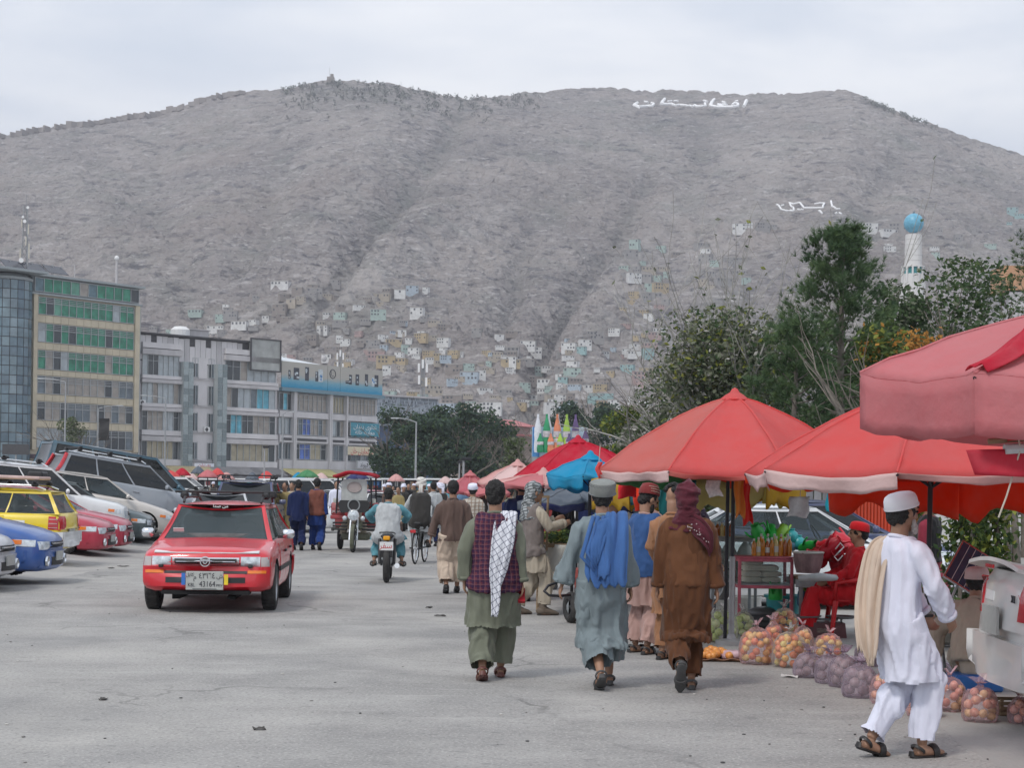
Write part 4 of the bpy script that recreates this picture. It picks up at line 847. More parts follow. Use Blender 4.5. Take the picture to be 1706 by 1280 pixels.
def pine(name, label, px, Y, h, r, rnd, m, needle=.16, tufts=900, per=16, group=None, z0=.12, x=None, wid=.012):
    b = Vector((XatY(px, Y) if x is None else x, Y, 0)); e = thing(name, label, 'tree', b, 0, group); tb = MB(); cb = MB()
    tb.tube([(0, 0, -.1), (.06*rnd.gauss(0, 1), .05, h*.5), (0, 0, h*.98)], [h*.022, h*.013, .02], 8)
    nb = int(h*9); spots = []
    for k in range(nb):
        t = z0+(1-z0)*(k+.5)/nb; z = h*t; L_ = r*((1-t)**.7)*rnd.uniform(.6, 1.1)+.15; a = k*2.4+rnd.gauss(0, .3); up = .1+.7*t
        path = [Vector((0, 0, z))]
        for j in range(1, 5): path.append(Vector((math.cos(a)*L_*j/4, math.sin(a)*L_*j/4, z+up*L_*(j/4)**1.6+rnd.gauss(0, .04))))
        tb.tube(path, [max(.01, .035*(1-t)+.012)*(1-.18*j) for j in range(5)], 4); spots += [(path[j].lerp(path[j+1], rnd.random()) if j < 4 else path[4], (path[4]-path[2]).normalized()) for j in (1, 2, 3, 3, 4, 4)]
    spots.append((Vector((0, 0, h)), Vector((0, 0, 1))))
    for k in range(tufts):
        c, d = rnd.choice(spots); c = c+Vector((rnd.gauss(0, .12), rnd.gauss(0, .12), rnd.gauss(0, .08)))*(h/6); tone = 0 if rnd.random() < .7 else 1; d = (d+Vector((0, 0, .5))+Vector((rnd.gauss(0, .4), rnd.gauss(0, .4), 0))).normalized()
        for j in range(per):
            w = (d+Vector((rnd.gauss(0, .5), rnd.gauss(0, .5), rnd.gauss(0, .45)))).normalized()*needle*rnd.uniform(.7, 1.2); s_ = w.orthogonal().normalized()*wid; cb.add([c-s_, c+s_, c+w], [(0, 1, 2)], tone)
    tb.build('trunk', M_BARK, e, 60); cb.build('crown', m, e); return e
rt = random.Random(31)
DG = 'dark pines in the middle distance'
for (px, top, Y, r, lb) in ((655, 668, 175, 3.0, 'dark pine at the left end of the middle grove, beside the billboard block'), (695, 690, 165, 2.6, 'dark pine behind the tall street lamp'), (732, 676, 172, 2.8, 'dark pine in the centre of the middle grove'),
        (776, 672, 165, 3.1, 'broad dark pine right of the grove centre'), (818, 690, 172, 2.6, 'dark pine at the right end of the grove, before the brick house'), (940, 668, 185, 3.0, 'dark pine standing behind the bottle billboard'), (1003, 672, 180, 2.9, 'dark pine between the bottle billboard and the large red parasol')):
    h = P(px, top, Y).z; leafy('pine_tree', lb, px, Y, 0, h, r*1.25, 5200, ([M_NEEDD, M_LF_D], [0, 0, 0, 1]), rt, .2, lobes=20, group=DG, squash=.6, cz=.58)
leafy('leafy_tree', 'paler green rounded tree below the brick house', 856, 150, 0, P(856, 730, 150).z, 2.4, 2600, ([M_LF_G, M_LF_M], [0, 1]), rt, .17, lobes=12)
leafy('leafy_tree', 'small pale green street tree before the cream office block', 118, 190, 0, P(118, 686, 190).z, 2.2, 1500, ([M_LF_M, M_LF_G], [0, 1]), rt, .16, lobes=9)
leafy('leafy_tree', 'light green bush-like tree left of the large red parasol', 1050, 60, 0, P(1050, 676, 60).z, 1.5, 2300, ([M_LF_M, M_LF_Y], [0, 0, 0, 1]), rt, .09, lobes=10)
# right side
def bare(e, n, rnd, r, h, m):
    q = MB(); tips = []
    for k in range(n):
        a = rnd.uniform(.3, 2.9) if k % 3 else rnd.uniform(0, 6.28); branch(q, tips, Vector((rnd.gauss(0, .4), rnd.gauss(0, .3), h*.35)), Vector((math.cos(a)*.55, math.sin(a)*.4, rnd.uniform(.7, 1.5))), h*rnd.uniform(.5, .78), .05, 2, rnd, .25, .5)
    q.build('bare_branches', m, e, 60); l = MB()
    for t in tips:
        if rnd.random() < .16: leaf(l, t, .085, rnd, rnd.choice([0, 0, 1, 2]))
    l.build('sparse_leaves', [M_LF_G, M_LF_Y, M_LF_D], e)
e = leafy('poplar_tree', 'grey green poplar with long bare pale branches behind the large red parasol', 1225, 42, 0, P(1200, 515, 42).z, 2.75, 24000, ([M_LF_G, M_LF_D, M_LF_Y, M_BARKP], [0, 0, 0, 0, 0, 0, 1, 1, 2, 3]), rt, .07, M_BARKP, lobes=34, gap=.6, cz=.5)
bare(e, 11, rt, 2.2, P(1300, 520, 42).z, M_BARKP)
leafy('poplar_tree', 'low grey green poplar crown at the far left of the right-hand trees', 1120, 46, 0, P(1120, 560, 46).z, 1.7, 9000, ([M_LF_G, M_LF_D, M_BARKP], [0, 0, 0, 1, 2]), rt, .075, M_BARKP, lobes=18, gap=.6, cz=.52)
pine('pine_tree', 'tall green pine rising in front of the white minaret side', 1398, 38, P(1405, 392, 38).z, 2.5, rt, [M_NEED, M_NEED2], .18, 4200, 15, wid=.009)
pine('pine_tree', 'shorter pine with drooping boughs left of the tall pine', 1325, 36, P(1325, 545, 36).z, 1.7, rt, [M_NEED, M_NEED2], .17, 2200, 14, wid=.009)
leafy('leafy_tree', 'big dark green broadleaf tree at the right edge', 1625, 48, 0, P(1620, 424, 48).z, 3.5, 15000, ([M_LF_D, M_LF_M, M_LF_G], [0, 0, 0, 1, 2]), rt, .085, lobes=30, cz=.56)
leafy('leafy_tree', 'mid-dark leafy tree between the tall pine and the big broadleaf', 1508, 46, 0, P(1508, 440, 46).z, 1.5, 11000, ([M_LF_D, M_LF_G], [0, 0, 1]), rt, .08, lobes=24, cz=.52)
leafy('leafy_tree', 'dark leafy tree filling the gap right of the tall pine', 1440, 44, 0, P(1440, 545, 44).z, 1.7, 8000, ([M_LF_D, M_LF_M], [0, 0, 1]), rt, .08, lobes=18, cz=.5)
leafy('leafy_tree', 'grey green leafy tree behind the poplar with bare branches', 1165, 48, 0, P(1165, 590, 48).z, 2.1, 9000, ([M_LF_G, M_LF_D], [0, 0, 1]), rt, .08, lobes=20, cz=.5)
leafy('leafy_tree', 'yellow green young tree with orange leaves beside the faded pink parasol', 1470, 32, 0, P(1470, 535, 32).z, 1.15, 3600, ([M_LF_M, M_LF_Y, M_LF_O], [0, 0, 0, 0, 0, 1, 2]), rt, .075, lobes=14, cz=.5)
q = MB()
ec = thing('smoke_bush', 'orange autumn bush glowing behind the faded pink parasol', 'bush', (XatY(1525, 33), 33, 0)); tq = MB(); tq.tube([(0, 0, 0), (.05, 0, P(1525, 570, 33).z)], [.05, .02], 5)
for k in range(330): d = Vector((rt.gauss(0, .2), rt.gauss(0, .2), rt.gauss(0, .16))); leaf(q, Vector((0, 0, P(1520, 580, 33).z))+d, .06, rt, 0)
tq.build('trunk', M_BARK, ec); q.build('crown', [M_LF_O], ec)
pine('pine_tree', 'dark pine sprig cut by the right edge above the big broadleaf', 1712, 44, P(1706, 395, 44).z, 1.0, rt, [M_NEED, M_LF_M], .17, 700, 14)
leafy('leafy_tree', 'hedge-like dark tree behind the yellow parasol and stalls', 1290, 44, 0, P(1290, 640, 44).z, 2.2, 4200, ([M_LF_D, M_LF_G], [0, 0, 1]), rt, .08, lobes=16, cz=.5)
# ================================================================== cars
M_TYRE = mat('tyre_rubber', (.018, .018, .019), rough=.85, var=.25, scale=9, c2=(.05, .048, .046)); M_RIM = mat('wheel_alloy', (.42, .43, .45), rough=.35, metal=.7, var=.1); M_BLK = mat('black_plastic', (.02, .02, .022), rough=.55, var=.2)
M_CHROME = mat('chrome', (.72, .74, .76), rough=.16, metal=.9, var=.04); M_WELL = mat('wheel_well', (.012, .012, .013), rough=.95); M_LAMP = mat('headlamp_glass', (.55, .60, .64), rough=.08, var=.35, scale=14, spec=.9, coat=.6)
M_TAIL = mat('taillamp_red', (.46, .012, .02), rough=.12, var=.2, coat=.6); M_ORG = mat('indicator_orange', (.75, .19, .02), rough=.15, coat=.5); M_SEAT = mat('car_interior', (.09, .085, .085), var=.3); M_GLASS = glassy('car_glass', (.09, .11, .12), .16); M_GLASSD = mat('dark_car_glass', (.010, .012, .014), rough=.05, spec=.5, var=.3)
M_PLATE = mat('number_plate', (.40, .41, .39), rough=.5, var=.08, scale=20); M_RUB = mat('black_rubber', (.015, .015, .016), rough=.6)
def wheel(parent, x, y, r, wd, side, spokes=5, name='wheel'):
    e = bpy.data.objects.new(name, None); col.objects.link(e); e.parent = parent; e.location = (x, y, r)
    Mx = Matrix.Rotation(R(90)*side, 3, 'Y'); q = MB(); h = wd/2
    q.lathe([(r*.62, -h*.85), (r*.80, -h), (r*.95, -h*.85), (r, -h*.55), (r, h*.55), (r*.95, h*.85), (r*.80, h), (r*.62, h*.85)], n=28, M=Mx, cap=False)
    for k in range(28):
        a = 2*math.pi*k/28; q.box(Mx @ Vector((math.cos(a)*r*.995, math.sin(a)*r*.995, 0)), (wd*.72, .022, .018), M=Mx @ Matrix.Rotation(a, 3, 'Z') @ Matrix.Rotation(R(90), 3, 'Y'))
    q.build('tyre', M_TYRE, e, 50); q = MB(); q.lathe([(r*.63, -h*.8), (r*.66, h*.86), (r*.60, h*.86), (r*.57, h*.3), (r*.2, h*.25), (0.01, h*.25)], n=24, M=Mx, cap=False)
    for k in range(spokes):
        a = 2*math.pi*k/spokes+.3; q.box(Mx @ Vector((math.cos(a)*r*.34, math.sin(a)*r*.34, h*.55)), (r*.52, r*.13, h*.35), M=Mx @ Matrix.Rotation(a, 3, 'Z'), ch=.008)
    q.lathe([(r*.16, h*.2), (r*.16, h*.75), (r*.1, h*.82), (.005, h*.82)], n=12, M=Mx, cap=False); q.build('rim', M_RIM, e, 40)
def apply_bool(me, cutters):
    ob = bpy.data.objects.new('t', me); TMP.collection.objects.link(ob); cs = []
    for c in cutters:
        co = bpy.data.objects.new('c', c); TMP.collection.objects.link(co); cs.append(co); m = ob.modifiers.new('b', 'BOOLEAN'); m.object = co; m.operation = 'DIFFERENCE'; m.solver = 'EXACT'
    TMP.view_layers[0].update(); r = bpy.data.meshes.new_from_object(ob.evaluated_get(TMP.view_layers[0].depsgraph))
    for o_ in cs+[ob]: bpy.data.objects.remove(o_)
    return r
KINDS_CAR = {
 'wagon': dict(L=4.26, W=1.69, wb=2.465, fo=.82, wr=.31, st=[(0, .90, .38, .63), (.02, .93, .33, .70), (.07, .955, .29, .76), (.2, .975, .27, .805), (.8, .995, .24, .87), (1.12, 1, .23, .92), (2.2, 1, .23, .94), (3.5, 1, .23, .95), (4.0, .985, .25, .96), (4.18, .96, .27, .95), (4.24, .93, .30, .88), (4.26, .88, .36, .66)],
   cb=(1.06, 4.16), ct=(1.80, 3.92), hb=.79, hr=.585, zr=1.40, wins=[(.02, .335), (.36, .655), (.68, .965)], doors=[(1.30, 2.22), (2.24, 3.12)]),
 'sedan': dict(L=4.54, W=1.76, wb=2.6, fo=.93, wr=.315, st=[(0, .78, .26, .56), (.03, .84, .2, .66), (.12, .90, .17, .73), (.35, .955, .16, .80), (.9, .99, .16, .90), (1.2, 1, .16, .95), (2.4, 1, .16, .97), (3.5, 1, .16, 1.0), (4.1, .97, .18, 1.06), (4.42, .92, .22, 1.08), (4.5, .88, .26, .98), (4.54, .84, .3, .68)],
   cb=(1.10, 4.02), ct=(2.0, 3.25), hb=.80, hr=.57, zr=1.46, wins=[(.05, .44), (.47, .80), (.82, .95)], doors=[(1.40, 2.42), (2.44, 3.36)]),
 'suv': dict(L=4.6, W=1.8, wb=2.63, fo=.9, wr=.36, st=[(0, .82, .34, .62), (.03, .88, .28, .78), (.1, .93, .26, .92), (.3, .97, .25, 1.0), (.9, .995, .25, 1.07), (1.25, 1, .25, 1.12), (2.5, 1, .25, 1.14), (3.8, 1, .25, 1.15), (4.3, .985, .27, 1.15), (4.5, .96, .3, 1.13), (4.57, .94, .34, 1.0), (4.6, .9, .4, .7)],
   cb=(1.18, 4.48), ct=(2.0, 4.22), hb=.845, hr=.67, zr=1.74, wins=[(.03, .34), (.37, .64), (.67, .94)], doors=[(1.45, 2.45), (2.48, 3.4)]),
 'van': dict(L=4.7, W=1.7, wb=2.6, fo=.75, wr=.32, st=[(0, .88, .32, .8), (.04, .93, .26, .92), (.14, .96, .24, 1.02), (.35, .985, .23, 1.08), (.7, 1, .23, 1.13), (2.5, 1, .23, 1.15), (4.2, 1, .23, 1.16), (4.58, .98, .27, 1.16), (4.66, .96, .3, 1.0), (4.7, .93, .36, .7)],
   cb=(.40, 4.6), ct=(1.45, 4.45), hb=.80, hr=.68, zr=1.93, wins=[(.04, .30), (.33, .62), (.65, .95)], doors=[(1.0, 1.95), (2.0, 3.1)])}
def car(label, kind, pm, loc, rz, pitch=0.0, group=None, rack=None, glass=None, front='', plate=None, doorm=None, name='parked_car', detail=2, rear=''):
    K = KINDS_CAR[kind]; L_, W = K['L'], K['W']/2; st = np.array(K['st']); glass = glass or M_GLASSD
    rot = (Matrix.Rotation(rz, 3, 'Z') @ Matrix.Rotation(pitch, 3, 'X')).to_euler()
    e = thing(name, label, 'car', loc, 0, group, rot)
    yv = lambda d: L_/2-d
    ds = np.unique(np.concatenate([st[:, 0], np.linspace(0, L_, 34)])); prof = []
    for d in ds:
        w, zb, z1 = (float(np.interp(d, st[:, 0], st[:, k])) for k in (1, 2, 3)); w *= W
        h = z1-zb; crown = .035 if d < K['cb'][0] else .0
        pts = [(0, zb), (.80*w, zb), (.945*w, zb+.035), (.985*w, zb+.16*h), (1.0*w, zb+.42*h), (.997*w, zb+.64*h), (.985*w, zb+.80*h), (.955*w, zb+.92*h), (.90*w, zb+.975*h), (.78*w, zb+h+crown*.25), (.45*w, zb+h+crown*.8), (0, zb+h+crown)]
        cf = (.17*max(0, 1-d/1.1)**1.5) if d < 1.1 else -.10*max(0, 1-(L_-d)/.8)**1.5
        prof.append([(x, d+cf*(x/W)**2, z) for x, z in pts])
    q = MB(); n = len(prof[0]); vs = []; fs = []; ring = 2*n-2
    for pr in prof:
        vs += [(x, yv(d), z) for x, d, z in pr]+[(-x, yv(d), z) for x, d, z in pr[-2:0:-1]]
    m = len(prof)
    for i in range(m-1): fs += [(i*ring+j, (i+1)*ring+j, (i+1)*ring+(j+1) % ring, i*ring+(j+1) % ring) for j in range(ring)]
    fs += [tuple(range(ring)), tuple((m-1)*ring+j for j in range(ring))[::-1]]
    q.add(vs, fs); me = q.mesh('lower')
    bm = bmesh.new(); bm.from_mesh(me); bmesh.ops.recalc_face_normals(bm, faces=bm.faces); bm.to_mesh(me); bm.free()
    fw, rw_ = K['fo'], K['fo']+K['wb']; cut = []
    for d in (fw, rw_):
        c = MB(); c.lathe([(K['wr']*1.17, -2), (K['wr']*1.17, -W*.62)], (0, yv(d), K['wr']*1.03), 26, M=Matrix.Rotation(R(90), 3, 'Y')); c.lathe([(K['wr']*1.17, W*.62), (K['wr']*1.17, 2)], (0, yv(d), K['wr']*1.03), 26, M=Matrix.Rotation(R(90), 3, 'Y'))
        cm = c.mesh('cut'); cm.polygons.foreach_set('material_index', [1]*len(cm.polygons)); cm.materials.append(None); cm.materials.append(None); cut.append(cm)
    for mm in (pm, M_WELL, M_RUB, M_SEAT): me.materials.append(mm)
    me = apply_bool(me, cut)
    bvh = BVHTree.FromPolygons([v.co.copy() for v in me.vertices], [tuple(p.vertices) for p in me.polygons])
    lb_ = MB(); lb_.v = [tuple(v.co) for v in me.vertices]; lb_.f = [tuple(p.vertices) for p in me.polygons]
    lb_.m = []
    for p in me.polygons:
        c = p.center; d = L_/2-c.y
        lb_.m.append(1 if p.material_index == 1 else (3 if p.normal.z > .8 and K['cb'][0]+.12 < d < K['cb'][1]-.05 and c.z > .7 else 0))
    # greenhouse from four patches
    cb0, cb1 = K['cb']; ct0, ct1 = K['ct']; hb, hr, zr = K['hb']*W/.845 if False else K['hb'], K['hr'], K['zr']
    zb0 = float(np.interp(cb0, st[:, 0], st[:, 3]))-.015; zb1 = float(np.interp(cb1, st[:, 0], st[:, 3]))-.02
    A0, B0, C0, D0 = Vector((-hb*.96, yv(cb0), zb0)), Vector((hb*.96, yv(cb0), zb0)), Vector((hb, yv(cb1), zb1)), Vector((-hb, yv(cb1), zb1))
    A1, B1, C1, D1 = Vector((-hr, yv(ct0), zr-.035)), Vector((hr, yv(ct0), zr-.035)), Vector((hr*.97, yv(ct1), zr-.05)), Vector((-hr*.97, yv(ct1), zr-.05))
    def patch(p0, p1, q0, q1, bulge):
        nrm = ((p1-p0).cross(q0-p0)).normalized()
        return lambda s_, t: p0.lerp(p1, s_).lerp(q0.lerp(q1, s_), t)+nrm*(bulge*math.sin(math.pi*s_)*(1-.2*t)+.035*math.sin(math.pi*t)*.8)
    PT = {'front': (patch(A0, B0, A1, B1, .09), [(.05, .95)], (.05, .93)), 'right': (patch(B0, C0, B1, C1, .03), K['wins'], (.06, .88)), 'rear': (patch(C0, D0, C1, D1, .05), [(.08, .92)], (.12 if kind != 'sedan' else .05, .88)), 'left': (patch(D0, A0, D1, A1, .03), [(1-b, 1-a) for a, b in K['wins']][::-1], (.06, .88))}
    glasses = []
    for key, (fn, wins, (t0, t1)) in PT.items():
        ss = [0.0]; 
        for a, b in wins: ss += [a-.008, a, *list(np.linspace(a, b, 6)[1:-1]), b, b+.008]
        ss = sorted(set(min(1, max(0, s_)) for s_ in ss+[1.0])); ts = [0, t0-.025, t0, *list(np.linspace(t0, t1, 5)[1:-1]), t1, t1+.03, 1]
        for i in range(len(ss)-1):
            for j in range(len(ts)-1):
                sm, tm = (ss[i]+ss[i+1])/2, (ts[j]+ts[j+1])/2
                if any(a < sm < b for a, b in wins) and t0 < tm < t1: continue
                mi = 2 if (any(a-.009 < sm < b+.009 for a, b in wins) and t0-.026 < tm < t1+.031) else 0
                lb_.add([fn(ss[i], ts[j]), fn(ss[i+1], ts[j]), fn(ss[i+1], ts[j+1]), fn(ss[i], ts[j+1])], [(0, 1, 2, 3)], mi)
        for a, b in wins:
            g_ = MB(); g_.grid(lambda u, v: fn(a+(b-a)*u, t0+(t1-t0)*v), 6, 4, 0, .006); glasses.append((('windscreen' if key == 'front' else 'rear_window' if key == 'rear' else 'side_window'), g_))
    roof = lambda u, v: A1.lerp(B1, u).lerp(D1.lerp(C1, u), v)+Vector((0, 0, .055*(math.sin(math.pi*u)**.6 if 0 < u < 1 else 0)*(math.sin(math.pi*min(1, max(0, v)))**.5 if 0 < v < 1 else 0)))+Vector((0, (.09*math.sin(math.pi*u)*(1-v)-.05*math.sin(math.pi*u)*v), 0))*0.8
    lb_.grid(roof, 10, 10, 0)
    body = lb_.mesh('body', [pm, M_WELL, M_RUB, M_SEAT], 38)
    bm = bmesh.new(); bm.from_mesh(body); bmesh.ops.remove_doubles(bm, verts=bm.verts, dist=.0015); bmesh.ops.recalc_face_normals(bm, faces=bm.faces); bm.to_mesh(body); bm.free(); body.polygons.foreach_set('use_smooth', [True]*len(body.polygons)); body.set_sharp_from_angle(angle=R(38))
    obj('body', body, e)
    for nm, g_ in glasses: g_.build(nm, glass, e, 60)
    # projected panels
    def hit(o, d):
        h = bvh.ray_cast(Vector(o), Vector(d)); return h[0]
    def panel(nm, a0, a1, z0, z1, m_, face, off=.006, nu=8, nv=3, parent=None, sk=0.0, th=.02):
        """panel that follows the body; face front/rear: a = x; left/right: a = distance from the nose"""
        def fn(u, v):
            a = a0+(a1-a0)*u; z = z0+(z1-z0)*v+sk*(u-.5)
            if face == 'front': h = hit((a, yv(-1), z), (0, -1, 0)); return (h+Vector((0, off, 0))) if h else Vector((a, yv(.1), z))
            if face == 'rear': h = hit((a, yv(L_+1), z), (0, 1, 0)); return (h-Vector((0, off, 0))) if h else Vector((a, yv(L_-.1), z))
            s_ = 1 if face == 'right' else -1; h = hit((s_*3, yv(a), z), (-s_, 0, 0)); return (h+Vector((s_*off, 0, 0))) if h else Vector((s_*W*.97, yv(a), z))
        flip = (face in ('front', 'right')); g_ = MB(); g_.grid((lambda u, v: fn(1-u, v)) if flip else fn, nu, nv, 0, th); return g_.build(nm, m_, parent or e, 50)
    for s_, fc in ((1, 'right'), (-1, 'left')):
        for (a, b) in K['doors']:
            z1 = float(np.interp(a, st[:, 0], st[:, 3]))-.06; dm = doorm if doorm and (a, b) == K['doors'][0] else pm
            dr = panel('door', a, b, .30, z1, dm, fc, .008, 8, 5)
            hx = hit((s_*3, yv(b-.12), z1-.12), (-s_, 0, 0)); q = MB(); q.box(hx+Vector((s_*.022, 0, 0)), (.03, .18, .035), ch=.008); q.build('handle', M_BLK if kind == 'wagon' else pm, dr)
        panel('side_moulding', 1.15 if kind != 'van' else 1.0, K['fo']+K['wb']-.36, .50, .56, M_BLK if kind == 'wagon' else pm, fc, .02, 12, 1)
        mz = zb0+.09; my = yv(cb0+.36); q = MB(); q.box((s_*(W+.09), my, mz), (.17, .09, .125), ch=.03); mo = q.build('wing_mirror', doorm if doorm else (M_CHROME if front == 'corolla' else pm), e, 50); q = MB(); q.box((s_*(W+.01), my-.01, mz-.04), (.12, .05, .04)); q.build('stalk', M_BLK, mo)
        for d in (fw, rw_): wheel(e, s_*(W-.095), yv(d), K['wr'], .19, s_)
    # interior
    q = MB()
    for x in (-.36, .36):
        q.box((x, yv(cb0+1.35), zb0+.05), (.46, .14, .55), ch=.05); q.box((x, yv(cb0+1.38), zb0+.42), (.26, .1, .17), ch=.04)
    q.box((0, yv(cb0+2.2), zb0+.06), (1.25, .14, .45), ch=.05); q.box((0, yv(cb0+.42), zb0+.03), (1.3, .4, .12), ch=.05); q.build('seats', M_SEAT, e, 50)
    q = MB(); q.torus((-.36, yv(cb0+.72), zb0+.1), .17, .014, (0, .8, .45), 20, 6); q.build('steering_wheel', M_BLK, e)
    q = MB(); q.box((0, yv(ct0+.05), zr-.17), (.24, .03, .07), ch=.01); q.build('rear_mirror', M_BLK, e)
    fz = PT['front'][0]
    for a in (.12, .52):
        q = MB(); q.tube([fz(a+t*.34, .035+.07*math.sin(t*2.2))+Vector((0, .022, .012)) for t in np.linspace(0, 1, 6)], .011, 5); q.build('wiper', M_BLK, e)
    # bumpers and lamps
    bmp = pm if front != 'old' else M_BLK
    zf = float(np.interp(.1, st[:, 0], st[:, 3]))
    if front == 'corolla':
        panel('bumper', -.80, .80, .345, .60, pm, 'front', .05, 18, 5, th=.04)
        q = panel('grille_frame', -.42, .42, .61, .715, M_CHROME, 'front', .012, 12, 3); panel('grille', -.39, .39, .626, .70, M_BLK, 'front', .018, 12, 2, q); panel('grille_bar', -.37, .37, .660, .667, M_CHROME, 'front', .022, 10, 1, q)
        h = hit((0, yv(-1), .663), (0, -1, 0)); em = MB(); em.torus(h+Vector((0, .035, 0)), .058, .009, (0, 1, 0), 20, 6, flat=.008); em.torus(h+Vector((0, .037, 0)), .024, .008, (0, 1, 0), 14, 6); em.box(h+Vector((0, .036, .022)), (.085, .012, .014)); em.build('emblem', M_CHROME, q, 50)
        for s_ in (1, -1):
            hl = panel('headlamp', *sorted((s_*.44, s_*.68)), .60, .725, M_LAMP, 'front', .014, 6, 3); panel('corner_lamp', *sorted((s_*.69, s_*.815)), .60, .72, mat('corner_lamp_grey', (.42, .38, .37), rough=.1, coat=.5), 'front', .012, 5, 3)
            panel('indicator', *sorted((s_*.53, s_*.76)), .515, .553, M_ORG, 'front', .056, 5, 1, th=.01)
            panel('air_slot', *sorted((s_*.20, s_*.50)), .395, .465, M_BLK, 'front', .056, 5, 2, th=.01); h = hit((s_*.56, yv(-1), .59), (0, -1, 0)); q = MB(); q.box(h+Vector((0, .06, .015)), (.06, .05, .04), ch=.01); q.build('lamp_washer', M_BLK, e)
        panel('upper_slot', -.52, .52, .512, .545, M_BLK, 'front', .056, 10, 1, th=.01); panel('lip', -.72, .72, .29, .335, M_BLK, 'front', .0, 12, 1); hb_ = MB(); 
        hb_.grid(lambda u, v: (lambda x: Vector((x, yv(.03+.17*(x/W)**2)-.02-.09*v, .765+.022*v)))(-.66+1.32*u), 16, 2, 0, .012); hb_.build('bonnet_guard', mat('guard_white', (.68, .66, .66), rough=.2), e, 40)
    else:
        panel('bumper', -.80*W/.85, .80*W/.85, K['st'][1][2]+.03, K['st'][1][2]+.30, pm, 'front', .03, 16, 4, th=.04)
        zl = zf-.12
        for s_ in (1, -1):
            hl = panel('headlamp', *sorted((s_*W*.52, s_*W*.84)), zl-.075, zl+.055, M_LAMP, 'front', .010, 6, 3, sk=0)
            sd_ = panel('headlamp_side', .20, .52, zl-.03, zl+.075, M_LAMP, 'right' if s_ > 0 else 'left', .008, 5, 2); panel('indicator', .40, .55, zl-.0, zl+.07, M_ORG, 'right' if s_ > 0 else 'left', .012, 3, 2, sd_)
            h = hit((s_*W*.66, yv(-1), K['st'][1][2]+.14), (0, -1, 0)); q = MB(Matrix.Translation(h+Vector((0, .03, 0))) @ Matrix.Rotation(R(-90), 4, 'X')); q.lathe([(.085, 0), (.08, .03), (.06, .035), (.055, .02), (.01, .025)], n=16, cap=False); q.build('fog_lamp', M_CHROME, e, 40)
        q = panel('grille', -W*.45, W*.45, zl-.05, zl+.05, M_BLK, 'front', .010, 10, 2); panel('grille_bar', -W*.43, W*.43, zl+.012, zl+.03, M_CHROME, 'front', .018, 10, 1, q); panel('lower_grille', -W*.42, W*.42, K['st'][1][2]+.07, K['st'][1][2]+.2, M_BLK, 'front', .036, 10, 2)
        h = hit((0, yv(-1), zl-.18), (0, -1, 0)); q = MB(); q.box((h if h else Vector((0, yv(0), .5)))+Vector((0, .05, 0)), (.42, .02, .15)); q.build('number_plate', M_PLATE, e)
    zt_ = float(np.interp(L_-.1, st[:, 0], st[:, 3]))
    panel('rear_bumper', -W*.94, W*.94, K['st'][-2][2]+.02, .60, doorm if doorm else pm, 'rear', .05, 16, 4, th=.05)
    for fc in ('right', 'left'): panel('bumper_side', L_-.66, L_-.02, K['st'][-2][2]+.02, .60, doorm or pm, fc, .03, 8, 4, th=.04)
    for s_ in (1, -1):
        tl = panel('tail_lamp', *sorted((s_*W*.60, s_*W*.92)), zt_-.30, zt_-.05, M_TAIL, 'rear', .014, 5, 4); ts_ = panel('tail_lamp_side', L_-.30, L_-.06, zt_-.31, zt_-.06, M_TAIL, 'right' if s_ > 0 else 'left', .010, 4, 4)
        if kind == 'suv':
            f2 = PT['rear'][0]; q = MB(); q.tube([f2(.035 if s_ > 0 else .965, t)+Vector((s_*.012, -.012, 0)) for t in (.1, .4, .7, .95)], .055, 6); q.build('tail_lamp', M_TAIL, e)
        for k in range(3): panel('lamp_bar', L_-.29, L_-.08, zt_-.28+k*.08, zt_-.265+k*.08, mat('lamp_bar_pale', (.5, .35, .33), rough=.2), 'right' if s_ > 0 else 'left', .016, 3, 1, ts_)
    h = hit((0, yv(L_+1), zt_-.32), (0, 1, 0)); q = MB(); q.box(h-Vector((0, .03, 0)), (.44, .02, .2)); q.build('number_plate', M_PLATE, e)
    if rack:
        q = MB()
        for s_ in (1, -1):
            q.tube([Vector((s_*(hr-.06), yv(ct0+.1), zr-.01)), Vector((s_*(hr-.05), yv(ct0+.25), zr+.06)), Vector((s_*(hr-.05), yv(ct1-.3), zr+.06)), Vector((s_*(hr-.06), yv(ct1-.1), zr-.01))], .018, 6)
        q.build('roof_rail', M_BLK if rack == 'bars' else M_CHROME, e); 
        for d in ((ct0+.45, ct1-.5) if rack == 'bars' else (ct0+.3, (ct0+ct1)/2, ct1-.3)):
            q = MB(); q.box((0, yv(d), zr+.135), (hr*2+.22, .06, .03), ch=.008)
            for s_ in (1, -1): q.box((s_*(hr-.02), yv(d), zr+.085), (.11, .13, .10), ch=.03)
            q.build('roof_bar', M_BLK, e)
    e['zr'] = zr; return e, panel, hit, yv, K
CARG = 'cars parked nose out along the left side'
def heading(a): return R(-a)      # a = degrees clockwise from straight up the road
def place(px, Y, a, kind):        # nose of the car is seen at px, Y
    L_ = KINDS_CAR[kind]['L']; d = Vector((math.sin(R(a)), math.cos(R(a)), 0)); x = XatY(px, Y); return Vector((x, Y, 0))-d*L_/2
